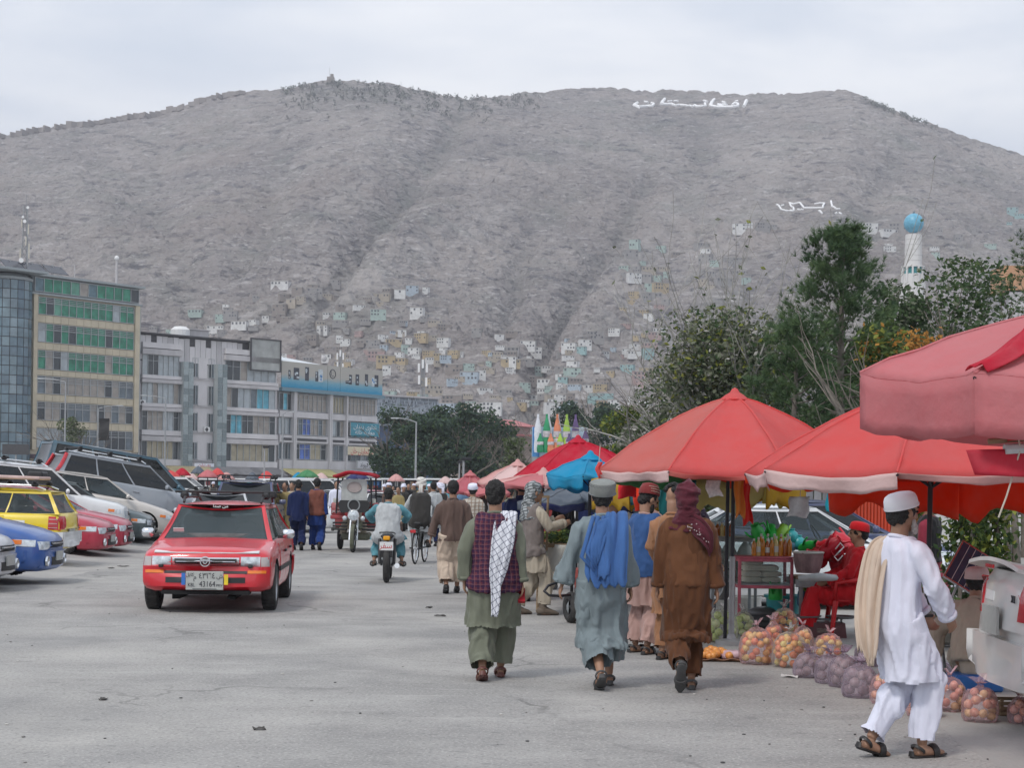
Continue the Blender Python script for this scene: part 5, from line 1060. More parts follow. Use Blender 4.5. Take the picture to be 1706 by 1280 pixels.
# the red estate driving towards us
RED, pan, hit_, yv_, K_ = car('red estate car driving towards the viewer with roof bars and plate 43164', 'wagon', paint('paint_red', (.58, .008, .022), .03), (-3.99, 22.05+1.30, 0), R(180+3.5), rack='bars', glass=M_GLASS, front='corolla', name='estate_car')
q = MB(); h = hit_((0, yv_(-1), .50), (0, -1, 0)); pc = Vector((0, h.y+.135, .425)); q.box(pc, (.47, .016, .235), ch=.006); pl = q.build('number_plate', M_PLATE, RED)
def ptext(s, x, z, size, W=None):
    me_ = text_mesh('lettering', s, size, M_INK, .003); o_ = obj('lettering', me_, pl, pc+Vector((x, .0105, z)), (R(90), 0, R(180)))
    if W: ext = max(v.co.x for v in me_.vertices)-min(v.co.x for v in me_.vertices); o_.scale = (W/ext, 1, 1)
ptext('43164', -.035, -.045, .10, .20); ptext('KBL', .165, -.055, .065, .085); ptext('٤٣١٦٤', -.03, .06, .10, .20); ptext(arabic('ش'), -.19, .055, .07); ptext(arabic('م'), .12, .045, .08); ptext(arabic('کابل'), .185, .075, .06); ptext('PRV', -.185, -.06, .045)
q = MB(); q.box(pc+Vector((0, .009, -.104)), (.30, .003, .008)); q.build('plate_line', M_INK, pl)
q = MB(); q.box(pc+Vector((.265, -.004, .02)), (.05, .012, .15)); q.build('blue_tag', mat('plate_blue', (.04, .16, .5)), RED); q = MB(); q.box(pc+Vector((-.268, -.004, .015)), (.05, .012, .13)); q.build('yellow_tag', mat('plate_yellow', (.75, .55, .03)), RED)
me_ = text_mesh('lettering', arabic('من صدا'), .065, M_WHT, .002); 
o_ = obj('lettering', me_, RED, (0, yv_(1.66), 1.345), (R(62), 0, R(180)))
q = MB(); q.box((.50, yv_(1.22)+.02, 1.03), (.14, .006, .06), M=Matrix.Rotation(R(-35), 3, 'X')); q.build('screen_sticker', M_WHT, RED)
q = MB(); q.box((0, yv_(.2), .27), (1.1, .3, .05)); q.box((.4, yv_(.9), .2), (.1, 1.2, .06)); q.box((-.3, yv_(.8), .19), (.1, 1.0, .05)); q.build('undertray', M_WELL, RED)
# left row
P_BLUE = paint('paint_blue', (.012, .085, .33)); P_YEL = paint('paint_yellow', (.74, .55, .01), .06); P_WHITE = paint('paint_white', (.68, .69, .70), .12); P_CREAM = paint('paint_cream', (.60, .56, .52), .15); P_SILV = paint('paint_silver', (.27, .30, .34), .12); P_TEAL = paint('paint_teal', (.035, .12, .18), .15); P_RED2 = paint('paint_dark_red', (.42, .012, .045), .08); P_GRN = paint('paint_dark_green', (.055, .085, .095), .12); P_SILV2 = paint('paint_light_silver', (.48, .50, .53), .1); P_NAVY = paint('paint_navy', (.03, .045, .13))
def bz(x, y): return gz(x, y)
def pcar(label, kind, m, px, Y, a, pitch, lift=0.0, **kw):
    p = place(px, Y, a, kind); c = car(label, kind, m, (p.x, p.y, lift), heading(a), R(-pitch), CARG, **kw); return c
pcar('silver car at the left edge showing only its front corner', 'sedan', P_SILV2, 16, 25.2, 88, 1.5, .1)
pcar('glossy blue sedan parked nose out with round fog lamp', 'sedan', P_BLUE, 97, 27.2, 88, 2.5, .14)
c = pcar('yellow and white taxi estate parked rear out with roof rack', 'wagon', P_YEL, -250, 32.4, -92, -1.5, .14, rack='rails', glass=M_GLASS, doorm=P_WHITE)
q = c[1]('door_badge', 3.28, 3.52, .62, .80, M_WHT, 'left', .012, 4, 3); me_ = text_mesh('lettering', '12', .13, M_INK, .002, shear=.3); obj('lettering', me_, q, (-.862, c[3](3.40), .71), (R(90), 0, R(-90)))
bd = MB(); bd.box((0, -.6, c[0]['zr']+.2), (.9, 1.9, .07), ch=.02); bd.build('roof_board', mat('pinkish_board', (.50, .36, .33)), c[0]); q = MB(); q.box((.2, -1.35, c[0]['zr']+.27), (.5, .3, .14), ch=.04); q.build('roof_block', M_BLK, c[0])
pcar('dark red sedan parked nose out behind the yellow taxi', 'sedan', P_RED2, 187, 36.4, 88, 1.5, .08)
pcar('second dark red sedan, its nose just right of the first one', 'sedan', P_RED2, 218, 38.6, 86, 1.5, .08)
pcar('white estate with dark rear side windows behind the yellow taxi', 'suv', P_WHITE, 212, 41.8, 76, 5.5, .30, rack='rails')
pcar('dark green grey sedan nose beside the red sedans', 'sedan', P_GRN, 255, 43.0, 80, 4, .2)
pcar('cream white sedan parked on the slope with long bonnet', 'sedan', P_CREAM, 287, 44.8, 68, 7.5, .38, glass=M_GLASS)
pcar('silver grey off-roader tilted nose down with tall red tail lamps', 'suv', P_SILV, 338, 46.5, 60, 8.5, .46, rack='rails')
pcar('teal blue van with rear spoiler behind the silver off-roader', 'van', P_TEAL, 312, 49.5, 60, 8.8, .62)
# ================================================================== people
M_SKIN = mat('skin', (.30, .165, .105), rough=.55, scale=9, var=.15); M_HAIR = mat('black_hair', (.010, .009, .009), rough=.7, scale=40, var=.6, bump=.9, bscale=60); M_GREYB = mat('grey_beard', (.42, .40, .38), rough=.9, bump=.8, bscale=70, scale=20, var=.3)
M_EYE = mat('eye_dark', (.02, .015, .012), rough=.2); M_LIP = mat('lip', (.26, .10, .075), rough=.5)
def cloth(k, c, var=.15, sc=5.0, bs=16, bump=.4): return mat('cloth_'+k, c, rough=.88, var=var, scale=sc, bump=bump, bscale=bs, spec=.15, sheen=.12, stretch=(1, 1, .4))
def plaid(k, base, line, line2=None, f=14.0, w=.2, rot=0.0):
    key = 'cloth_'+k
    if key in MATS: return MATS[key]
    m = mat(key, base, rough=.9, var=.12, scale=6, bump=.3, bscale=50, spec=.1); nt = m.node_tree; N = nt.nodes; L = nt.links; b = N['Principled BSDF']; src = b.inputs['Base Color'].links[0].from_socket
    tcn = N.new('ShaderNodeTexCoord'); mpn = N.new('ShaderNodeMapping'); mpn.inputs['Rotation'].default_value = (0, rot, rot*.5); L.new(tcn.outputs['Object'], mpn.inputs['Vector'])
    nz = N.new('ShaderNodeTexNoise'); nz.inputs['Scale'].default_value = 5; L.new(mpn.outputs[0], nz.inputs['Vector']); ad = N.new('ShaderNodeMixRGB'); ad.blend_type = 'ADD'; ad.inputs['Fac'].default_value = .05; L.new(mpn.outputs[0], ad.inputs['Color1']); L.new(nz.outputs['Color'], ad.inputs['Color2'])
    sp = N.new('ShaderNodeSeparateXYZ'); L.new(ad.outputs[0], sp.inputs[0])
    def ln(sock, colr, ff, ww, off=0.0):
        nonlocal src
        a = N.new('ShaderNodeMath'); a.operation = 'MULTIPLY_ADD'; a.inputs[1].default_value = ff; a.inputs[2].default_value = off+50; L.new(sock, a.inputs[0])
        f_ = N.new('ShaderNodeMath'); f_.operation = 'FRACT'; L.new(a.outputs[0], f_.inputs[0]); l_ = N.new('ShaderNodeMath'); l_.operation = 'LESS_THAN'; l_.inputs[1].default_value = ww; L.new(f_.outputs[0], l_.inputs[0])
        ml = N.new('ShaderNodeMath'); ml.operation = 'MULTIPLY'; ml.inputs[1].default_value = .75; L.new(l_.outputs[0], ml.inputs[0])
        mxn = N.new('ShaderNodeMixRGB'); mxn.inputs['Color2'].default_value = (*colr, 1); L.new(ml.outputs[0], mxn.inputs['Fac']); L.new(src, mxn.inputs['Color1']); src = mxn.outputs[0]
    for s_ in ('X', 'Z'): ln(sp.outputs[s_], line, f, w)
    if line2:
        for s_ in ('X', 'Z'): ln(sp.outputs[s_], line2, f, w*.35, .5)
    L.new(src, b.inputs['Base Color']); return m
def remesh(mb, vox, it=3, name='m'):
    me = mb.mesh(name); ob = bpy.data.objects.new('t', me); TMP.collection.objects.link(ob); m = ob.modifiers.new('r', 'REMESH'); m.mode = 'VOXEL'; m.voxel_size = vox
    if it: s_ = ob.modifiers.new('s', 'SMOOTH'); s_.factor = .5; s_.iterations = it
    TMP.view_layers[0].update(); r = bpy.data.meshes.new_from_object(ob.evaluated_get(TMP.view_layers[0].depsgraph)); bpy.data.objects.remove(ob); bpy.data.meshes.remove(me); r.name = name
    r.polygons.foreach_set('use_smooth', [True]*len(r.polygons)); return r
def crease(me, amp, f=(13, 13, 3.2), seed=0.0, f2=None, amp2=0.0, wt=None):
    """cloth folds: push the surface in and out along its normal"""
    n = len(me.vertices); co = np.empty(n*3); me.vertices.foreach_get('co', co); co = co.reshape(-1, 3); nr = np.empty(n*3); me.vertices.foreach_get('normal', nr); nr = nr.reshape(-1, 3)
    a = fbm(co*np.array(f)+seed, 2); d = (np.abs(a)*-2.0+.62)*amp
    if f2 is not None: d = d+fbm(co*np.array(f2)+seed+9, 2)*amp2
    if wt is not None: d = d*wt(co)
    d = np.maximum(d, -.009)
    co = co+nr*d[:, None]; me.vertices.foreach_set('co', co.ravel()); me.update(); return me
def trim(me, ends, hz=None):
    """open the cloth at its hems: drop what lies past a hem height or past a cuff (point, direction, reach)"""
    bm = bmesh.new(); bm.from_mesh(me); bm.faces.ensure_lookup_table(); kill = []
    for f in bm.faces:
        c = f.calc_center_median()
        if hz is not None and c.z < hz+.008*math.sin(c.x*31+c.y*17): kill.append(f); continue
        for (p, d, r) in ends:
            v = c-p
            if v.dot(d) > 0 and v.length < r: kill.append(f); break
    bmesh.ops.delete(bm, geom=kill, context='FACES'); bm.to_mesh(me); bm.free(); return me
def ik(a, b, l1, l2, pole):
    d = b-a; L_ = min(d.length, (l1+l2)*.999); n = d.normalized(); x = (l1*l1-l2*l2+L_*L_)/(2*L_); h = math.sqrt(max(0, l1*l1-x*x)); p = pole-n*pole.dot(n); p = p.normalized() if p.length > 1e-6 else n.orthogonal().normalized()
    return a+n*x+p*h, a+n*L_
YF = Vector((0, 1, 0))
def person(label, loc, rz, vox=.0105, s=1.0, hip=.90, lean=.03, feet=((-.10, .12, .09, 0), (.10, -.12, .12, .3)), hands=((-.27, .06, .74), (.27, .0, .74)), elbow=((-.6, -1, -.2), (.6, -1, -.2)), yaw=0.0, pitch=0.0, tunic=None, hem=.50, flare=.05, vest=None, vhem=.86,
           trousers=None, tr=(.125, .115, .075), cuff=.0, shoes='shoe', shoe_m=None, head='hair', hat_m=None, beard=None, skin=None, group=None, face=True, sleeve=.050, bulk=1.0, knee=(0, 1, 0), sit=False, name='person', short_sleeve=False, side=0.0):
    skin = skin or M_SKIN; hp = Vector((side, 0, hip)); T = Matrix.Translation(hp) @ Matrix.Rotation(-lean, 4, 'X'); tp = lambda x, y, z: T @ Vector((x, y, z))
    seed = (loc[0]*3.7+loc[1]*1.3) % 50
    sh = [tp(-.160, 0, .485), tp(.160, 0, .485)]; hands = [(x*.86, y, z) for x, y, z in hands]; tr = [x*.83 for x in tr]; arms = []
    for i in (0, 1): el, wr = ik(sh[i], Vector(hands[i]), .29, .255, Vector(elbow[i])); arms.append((sh[i], el, wr))
    hj = [Vector((side-.095, 0, hip-.02)), Vector((side+.095, 0, hip-.02))]; legs = []
    for i in (0, 1): kn, an = ik(hj[i], Vector(feet[i][:3]), .43, .415, Vector(knee)); legs.append((hj[i], kn, an))
    Hm = T @ Matrix.Translation((0, .015, .692)) @ Matrix.Rotation(lean*.7, 4, 'X') @ Matrix.Rotation(yaw, 4, 'Z') @ Matrix.Rotation(-pitch, 4, 'X') @ Matrix.Scale(1.05, 4)
    b = MB(); hM = Hm.to_3x3(); h = lambda x, y, z: Hm @ Vector((x, y, z))
    b.ell(h(0, -.008, .03), (.074, .094, .088), 16, 10, M=hM); b.ell(h(0, .022, -.03), (.058, .068, .082), 14, 9, M=hM); b.ell(h(0, .042, -.085), (.040, .042, .034), 10, 7, M=hM)
    b.tube([h(0, .085, .015), h(0, .104, -.018), h(0, .098, -.038)], [.011, .016, .018], 8); 
    for x in (-1, 1): b.ell(h(x*.077, -.005, -.01), (.012, .022, .034), 8, 6, M=hM); b.ell(h(x*.03, .082, .024), (.022, .012, .008), 8, 5, M=hM)
    b.tube([tp(0, -.01, .46), h(0, -.022, -.06), h(0, -.012, 0)], [.062, .056, .055], 12)
    b.tube([tp(0, 0, -.06), tp(0, 0, .15), tp(0, 0, .38), tp(0, 0, .50)], [.10, .095, .105, .045], 14, ref=YF, flat=[.06, .06, .06, .045])
    for i, (a, e_, w) in enumerate(arms):
        b.tube([a+Vector((.05-.1*i, 0, -.03)), a.lerp(e_, .5), e_, e_.lerp(w, .5), w], [.034, .040, .038, .036, .026], 10); d = (w-e_).normalized(); inw = Vector((1 if i == 0 else -1, 0, 0)); sd_ = d.cross(inw).normalized(); th = sd_ if sd_.y > 0 else -sd_; pn = d.cross(th).normalized()
        if pn.dot(inw) < 0: pn = -pn
        pc_ = w+d*.045; Mh = Matrix((th, pn, d)).transposed(); b.ell(pc_, (.040, .017, .055), 10, 7, M=Mh)
        for k, (o_, L_) in enumerate(((.030, .068), (.010, .078), (-.011, .072), (-.030, .056))):
            p0 = w+d*.075+th*o_; p1 = p0+(d*.8+pn*.25).normalized()*L_*.5; p2 = p1+(d*.55+pn*.8).normalized()*L_*.5; b.tube([p0-d*.03, p0, p1, p2], [.010, .0098, .009, .007], 6)
        b.tube([w+d*.012+th*.022, w+d*.035+th*.044+pn*.01, w+d*.062+th*.05+pn*.022], [.013, .012, .009], 6)
    for i, (a, k_, n_) in enumerate(legs):
        b.tube([a, a.lerp(k_, .5), k_, k_.lerp(n_, .4), n_], [.078, .068, .052, .050, .034], 10); pt = feet[i][3]; tn = feet[i][4] if len(feet[i]) > 4 else 0.0
        Mf = Matrix.Translation(n_) @ Matrix.Rotation(-tn, 4, 'Z') @ Matrix.Rotation(-pt, 4, 'X'); f_ = lambda x, y, z: Mf @ Vector((x, y, z))
        b.tube([f_(0, -.052, -.05), f_(0, 0, -.046), f_(0, .07, -.056), f_(0, .14, -.064), f_(0, .178, -.068)], [.030, .038, .043, .042, .022], 10, ref=Vector((0, 0, 1)), flat=[.03, .042, .032, .022, .014])
    bm_ = remesh(b, vox, 2, 'person'); bm_.materials.append(skin); e = tag(obj(name, bm_), label, 'person', group); e.location = loc; e.rotation_euler = (0, 0, rz); e.scale = (s, s, s)
    if face and vox < .02:
        for x in (-1, 1): q = MB(); q.ell(h(x*.031, .086, .006), (.013, .007, .008), 8, 6, M=hM); q.build('eye', M_EYE, e, 180); q = MB(); q.tube([h(x*.014, .096, .03), h(x*.03, .096, .036), h(x*.05, .084, .028)], [.005, .006, .003], 5); q.build('eyebrow', M_HAIR, e)
        q = MB(); q.ell(h(0, .084, -.062), (.026, .010, .009), 10, 6, M=hM); q.build('mouth', M_LIP, e, 180)
    # trousers
    cv = vox*1.25
    if trousers:
        q = MB(); ends = []
        for i, (a, k_, n_) in enumerate(legs):
            d = (n_-k_).normalized(); q.tube([a+Vector((0, 0, .04)), a.lerp(k_, .5), k_, k_.lerp(n_, .5), n_-d*(.03-cuff)+d*.04], [tr[0], tr[0]*.98, tr[1], (tr[1]+tr[2])/2+.008, tr[2]], 12); ends.append((n_-d*(.03-cuff), d, .24))
        q.tube([tp(0, 0, .06), tp(0, 0, 0), Vector((side, 0, hip-.10))], [.125, .135, .115], 14, ref=YF, flat=[.08, .095, .10]); me_ = crease(remesh(q, cv, 2, 'trousers'), .034, (11, 11, 2.4), seed, (24, 24, 9), .005, (lambda c: np.clip((hip-.06-c[:, 2])/.12, 0, 1))); trim(me_, ends); me_.materials.append(trousers); obj('trousers', me_, e)
    def torso(q, k, hz, sl, fl, sitting=False):
        rg = [(.535, .062, .058), (.515, .098, .075), (.49, .150, .088), (.455, .174, .098), (.38, .178, .106), (.26, .168, .108), (.12, .164, .110), (0, .172, .116)]
        path = [tp(0, 0, z) for z, _, _ in rg]; rx = [(r_*bulk if i > 1 else r_)+k for i, (_, r_, _) in enumerate(rg)]; ry = [(r_*bulk if i > 1 else r_)+k for i, (_, _, r_) in enumerate(rg)]
        if hz < hip and not sitting:
            n_ = 5
            for j in range(1, n_+1):
                t = j/n_; z = hip+(hz-hip)*t; cs = []
                for (a, k_, an) in legs:
                    cs.append(a.lerp(k_, min(1, (a.z-z)/max(.05, a.z-k_.z))) if z > k_.z else k_.lerp(an, min(1, (k_.z-z)/max(.05, k_.z-an.z))))
                c = (cs[0]+cs[1])/2; dx = abs(cs[0].x-cs[1].x)/2; dy = abs(cs[0].y-cs[1].y)/2
                path.append(Vector((side+(c.x-side)*.8, c.y*.75, z))); rx.append(max(.17+fl*t, dx+.098+fl*.4*t)*bulk+k); ry.append((.116+fl*.9*t+dy*.5)*bulk+k)
        elif hz > hip:
            path = [p for p in path if True]; m_ = [i for i, p in enumerate(path) if rg[i][0] >= hz-hip]; path = [path[i] for i in m_]; rx = [rx[i] for i in m_]; ry = [ry[i] for i in m_]
        q.tube(path, rx, 20, ref=YF, flat=ry)
        if sitting:
            for (a, k_, n2) in legs: q.tube([a+Vector((0, 0, .03)), a.lerp(k_, .55), a.lerp(k_, .95)], [.14, .135, .12], 12)
        if sl:
            for (a, e_, w) in arms:
                d = (w-e_).normalized(); en = a.lerp(e_, .85) if short_sleeve else w-d*.005
                sx_ = 1 if (a-tp(0, 0, .49)).dot(T.to_3x3() @ Vector((1, 0, 0))) < 0 else -1; ins = T.to_3x3() @ Vector((sx_*.085, 0, -.012)); pts = [a+ins, a+ins*.3+Vector((0, 0, -.022)), a.lerp(e_, .25), a.lerp(e_, .6), e_, e_.lerp(w, .5), en]; rs_ = [.043, .055, .060, .057, .054, sleeve*.98, sleeve]
                if short_sleeve: pts = pts[:4]+[en]; rs_ = [.043, .058, .064, .062, .062]
                q.tube(pts, [r_*(.5+.5*bulk)+k for r_ in rs_], 12)
    if tunic:
        q = MB(); torso(q, .012, hem-(.05 if hem < hip and not sit else 0), True, flare, sit)
        me_ = remesh(q, cv, 3, 'tunic'); me_ = crease(me_, .040 if not vest else .024, (12, 12, 1.9), seed+3, (24, 24, 10), .005, (lambda c: .5+.6*np.clip((hip+.25-c[:, 2])/.5, 0, 1))); trim(me_, [] if short_sleeve else [(w-(w-e_).normalized()*.02, (w-e_).normalized(), .12) for (a, e_, w) in arms], hem if hem < hip and not sit else None); me_.materials.append(tunic); obj('tunic', me_, e)
        q = MB(); q.torus(tp(0, .0, .525), .072, .014, tp(0, .25, 1)-tp(0, 0, 0), 18, 6); q.build('collar', tunic, e, 180)
        if not short_sleeve:
            for (a, e_, w) in arms: d = (w-e_).normalized(); q = MB(); q.torus(w-d*.02, sleeve+.006, .009, d, 14, 5, flat=.02); q.build('cuff', tunic, e, 180)
    if vest:
        q = MB(); torso(q, .034, vhem, False, .02)
        for i, (a, e_, w) in enumerate(arms): q.ell(a+Vector((.035 if i == 0 else -.035, 0, -.02)), (.058, .085, .09), 12, 8)
        me_ = crease(remesh(q, cv, 4, 'waistcoat'), .010, (9, 9, 5), seed+7, (22, 22, 13), .008); me_.materials.append(vest); obj('waistcoat', me_, e)
    # shoes
    sm = shoe_m or M_BLK
    for i, (a, k_, n_) in enumerate(legs):
        pt = feet[i][3]; tn = feet[i][4] if len(feet[i]) > 4 else 0.0; Mf = Matrix.Translation(n_) @ Matrix.Rotation(-tn, 4, 'Z') @ Matrix.Rotation(-pt, 4, 'X'); q = MB(Mf); U = Vector((0, 0, 1))
        sole = MB(Mf); sole.tube([(0, -.085, -.082), (0, -.07, -.082), (0, 0, -.082), (0, .08, -.083), (0, .15, -.083), (0, .2, -.081)], [.015, .036, .037, .046, .044, .014], 12, ref=U, flat=[.008, .010, .010, .010, .010, .007])
        if shoes == 'shoe':
            q.tube([(0, -.082, -.05), (0, -.055, -.042), (0, 0, -.02), (0, .035, -.035), (0, .09, -.052), (0, .15, -.062), (0, .195, -.072)], [.012, .04, .046, .046, .049, .044, .016], 12, ref=U, flat=[.03, .042, .062, .05, .034, .024, .010]); sh_ = q.build('shoe', sm, e, 60); sole.build('sole', M_BLK, sh_, 60)
        elif shoes == 'boot':
            q.tube([(0, -.01, .10), (0, -.008, .03), (0, -.005, -.02)], [.052, .05, .052], 12); q.tube([(0, -.09, -.05), (0, -.06, -.035), (0, 0, -.015), (0, .04, -.03), (0, .1, -.045), (0, .16, -.055), (0, .21, -.068)], [.012, .042, .05, .05, .052, .048, .018], 12, ref=U, flat=[.03, .045, .065, .055, .04, .03, .012]); sh_ = q.build('boot', sm, e, 60); sole.build('sole', M_BLK, sh_, 60)
        else:
            s1 = sole.build('sandal', sm, e, 60); q.torus((0, .09, -.058), .047, .008, (0, 1, .2), 14, 6, flat=.026); q.torus((0, -.03, -.035), .046, .007, (0, .6, .8), 14, 5, flat=.012); q.tube([(0, -.085, -.08), (0, -.082, -.045)], [.03, .022], 8, flat=.012); q.build('strap', sm, s1, 60)
    # hair, hats
    rr_ = random.Random(int(seed*10))
    def hairs():
        lo = head in ('cap', 'kufi'); q = MB(); q.ell(h(0, -.020, .008 if lo else .034), (.083, .094, .066 if lo else .094), 22, 14, M=hM); q.ell(h(0, -.052, -.028), (.068, .058, .06), 14, 9, M=hM); me_ = crease(remesh(q, max(vox*.9, .009), 2, 'hair'), .010, (38, 38, 22), seed); me_.materials.append(M_HAIR); obj('hair', me_, e)
    if head in ('hair', 'cap', 'pakol', 'kufi'): hairs()
    if head == 'curly': q = MB(); [q.ell(h(0, -.02, .04)+hM @ (Vector((rr_.gauss(0, 1), rr_.gauss(0, 1), abs(rr_.gauss(0, 1))+.1)).normalized()*.083), .028, 8, 6) for _ in range(60)]; q.build('hair', M_HAIR, e, 180)
    Hq = Hm @ Matrix.Rotation(R(14), 4, 'X')
    if head == 'cap': q = MB(Hq); q.lathe([(.096, .035), (.099, .045), (.096, .085), (.087, .108), (.066, .122), (.03, .129), (.001, .13)], (0, -.004, 0), 28, sy=1.12, cap=False); q.lathe([(.096, .04), (.096, .03), (.101, .03), (.103, .045)], (0, -.004, 0), 28, sy=1.12, cap=False); q.build('cap', hat_m, e, 50)
    if head == 'kufi':
        q = MB(Hq); q.lathe([(.099, .02), (.104, .028), (.103, .09), (.099, .118), (.080, .128), (.03, .131), (.001, .13)], (0, -.006, 0), 28, sy=1.1, cap=False); c_ = q.build('cap', hat_m, e, 50); q = MB(Hq)
        for k in range(44): a = 2*math.pi*k/44; q.ell((math.cos(a)*.1035, math.sin(a)*.114-.006, .098+.010*(k % 2)), .0045, 5, 4)
        q.torus((0, -.006, .082), .1045, .0035, (0, 0, 1), 28, 5); q.torus((0, -.006, .03), .106, .006, (0, 0, 1), 28, 5); q.build('embroidery', mat('embroidery', (.16, .17, .18)), c_)
    if head == 'turban':
        q = MB(Hq)
        for k in range(9): q.torus((rr_.gauss(0, .006), -.005, .035+k*.014), .088-.0022*k*k*.30, .022, (rr_.gauss(0, .24), rr_.gauss(0, .18), 1), 26, 8)
        q.ell((0, -.005, .09), (.08, .085, .07), 14, 8); q.build('turban', hat_m, e, 180); q = MB(); q.grid(lambda u, v: h(.02+.07*(u-.5), -.115-.02*math.sin(v*3)-.01*math.sin(u*9), .02-.17*v), 6, 8, 0, .01); q.build('turban_tail', hat_m, e, 180)
    if head == 'wrap':      # scarf wound over head and shoulders
        q = MB(); q.ell(h(0, -.014, .03), (.096, .112, .112), 20, 12, M=hM); q.tube([h(0, -.03, -.02), h(0, -.03, -.09), tp(0, -.01, .50), tp(0, 0, .43)], [.085, .082, .115, .19], 20, ref=YF, flat=[.10, .09, .10, .125])
        me_ = remesh(q, max(vox, .011), 3, 'headscarf'); me_ = crease(me_, .022, (9, 9, 24), seed+1, (30, 30, 40), .005); me_.materials.append(hat_m); obj('headscarf', me_, e)
    if beard:
        q = MB()
        for k in range(26): a = rr_.uniform(-1.35, 1.35); t = rr_.random(); q.ell(h(math.sin(a)*.062, .02+math.cos(a)*.05, -.06-.075*t*max(.25, math.cos(a))), (.02, .02, .035), 7, 5, M=hM)
        me_ = crease(remesh(q, .009, 2, 'beard'), .006, (40, 40, 20), seed); me_.materials.append(beard); obj('beard', me_, e)
    e['_h'] = 0; del e['_h']
    return e, tp, h, arms, legs
def drape(name, path, widths, side, m, parent, amp=.02, k=5.0, th=.012, nu=22, nv=26, ph=0.0, nrm=None, ragged=0.0):
    """cloth strip hung along a path; folds run along its length"""
    path = [Vector(p) for p in path]; n = len(path)-1; side = [Vector(s_) for s_ in side] if isinstance(side[0], (tuple, list, Vector)) else [Vector(side)]*(n+1)
    def cat(v):
        x = v*n; i = min(n-1, int(x)); f = x-i; p = [path[max(0, i-1)], path[i], path[i+1], path[min(n, i+2)]]
        q = .5*((2*p[1])+(p[2]-p[0])*f+(2*p[0]-5*p[1]+4*p[2]-p[3])*f*f+(3*p[1]-p[0]-3*p[2]+p[3])*f**3); return q, side[i].lerp(side[i+1], f).normalized(), widths[i]*(1-f)+widths[i+1]*f, ((p[2]-p[1])).normalized()
    def fn(u, v):
        p, sd_, w, t = cat(v); nm = sd_.cross(t).normalized() if nrm is None else Vector(nrm)
        a = amp*min(1, .3+1.7*v)*float(1.9*vnoise([[u*k*1.25+ph*3, v*1.3+ph, ph]])[0]+.9*vnoise([[u*k*2.9, v*2.6, ph+4.]])[0]+.35*math.sin(u*k*3.1+ph+v*2))
        r_ = ragged*math.sin(u*23+ph)*max(0, v-.93)*10 if ragged else 0
        return p+sd_*w*(u-.5)+nm*a+t*r_
    q = MB(); q.grid(fn, nu, nv, 0, th); return q.build(name, m, parent, 180)
C_OLV = cloth('olive_grey', (.155, .165, .125)); C_GRY = cloth('blue_grey', (.185, .225, .24)); C_RUST = cloth('rust', (.105, .043, .02), sc=3); C_WHT = cloth('white', (.66, .67, .78), .04); C_TAN = cloth('tan', (.36, .315, .25)); C_TAUPE = cloth('taupe', (.17, .145, .135)); C_BRN = cloth('brown_coat', (.115, .078, .066)); C_CREAM = cloth('cream', (.55, .45, .36))
C_NAVY = cloth('navy', (.012, .02, .07)); C_BLUEV = cloth('denim_blue', (.035, .085, .22)); C_PINK = cloth('dusty_pink', (.40, .255, .225)); C_BEIGE = cloth('beige', (.56, .45, .36)); C_MAR = cloth('maroon', (.085, .018, .028), .3); C_RED = cloth('red', (.50, .012, .018)); C_BLK = cloth('black', (.014, .014, .016)); C_DKBR = cloth('dark_vest', (.04, .038, .036)); C_MARV = cloth('maroon_vest', (.20, .075, .055))
C_BLUS = cloth('blue_shawl', (.05, .12, .30), .2); C_SAND = cloth('sand', (.44, .375, .30)); C_PLUM = cloth('plum', (.06, .04, .07)); C_TEAL = cloth('pale_teal', (.10, .26, .31)); C_LGREY = cloth('light_grey', (.44, .46, .47)); C_OCH = cloth('ochre', (.30, .24, .11)); C_ORB = cloth('orange_brown', (.30, .15, .08)); C_SLATE = cloth('slate_blue', (.10, .17, .27)); C_RBLU = cloth('royal_blue', (.02, .05, .20))
C_PLAID = plaid('plaid_maroon', (.115, .032, .045), (.035, .02, .05), (.155, .075, .09), 23, .42); C_KEF = plaid('white_check', (.64, .65, .70), (.07, .08, .13), None, 21, .13, .55); C_KEFG = plaid('grey_check', (.34, .36, .37), (.07, .08, .085), None, 26, .38, .4); C_CHK = plaid('check_shirt', (.45, .42, .37), (.25, .18, .14), None, 14, .3)
S_BRN = mat('brown_leather', (.11, .035, .028), rough=.5, var=.2); S_DK = mat('dark_leather', (.02, .018, .018), rough=.5, var=.3); S_TAN = mat('suede', (.14, .11, .085), rough=.9, var=.2); S_GRY = mat('grey_sandal', (.07, .07, .07), rough=.8, var=.2)
NEAR = .0105; MID = .0135
tq = lambda x, y, z: tp(x*.86, y*.85, z)
# --- man in plaid waistcoat
E1, tp, h, ar, lg = person('man in plaid maroon waistcoat with white checked scarf over his right shoulder', (XatY(822, 14.4, 1130), 14.4, 0), R(3), NEAR, 1.0, feet=((-.10, -.12, .115, .35), (.07, .22, .10, 0)), hands=((-.30, .05, .86), (.29, -.02, .70)), elbow=((-1, -.6, 0), (.5, -1, 0)), yaw=R(-10), tunic=C_OLV, hem=.46, flare=.05, vest=C_PLAID, vhem=.80, trousers=C_OLV, tr=(.135, .135, .10), shoes='sandal', shoe_m=S_BRN, bulk=1.06)
drape('scarf', [tq(.13, .13, .30), tq(.12, .09, .47), tq(.105, -.03, .545), tq(.085, -.135, .46), tq(.06, -.178, .28), tq(.02, -.185, .05), tq(-.01, -.19, -.12)], [.16, .16, .17, .18, .19, .15, .06], (1, .05, 0), C_KEF, E1, .016, 4.0, .012, 26, 34, ragged=.02)
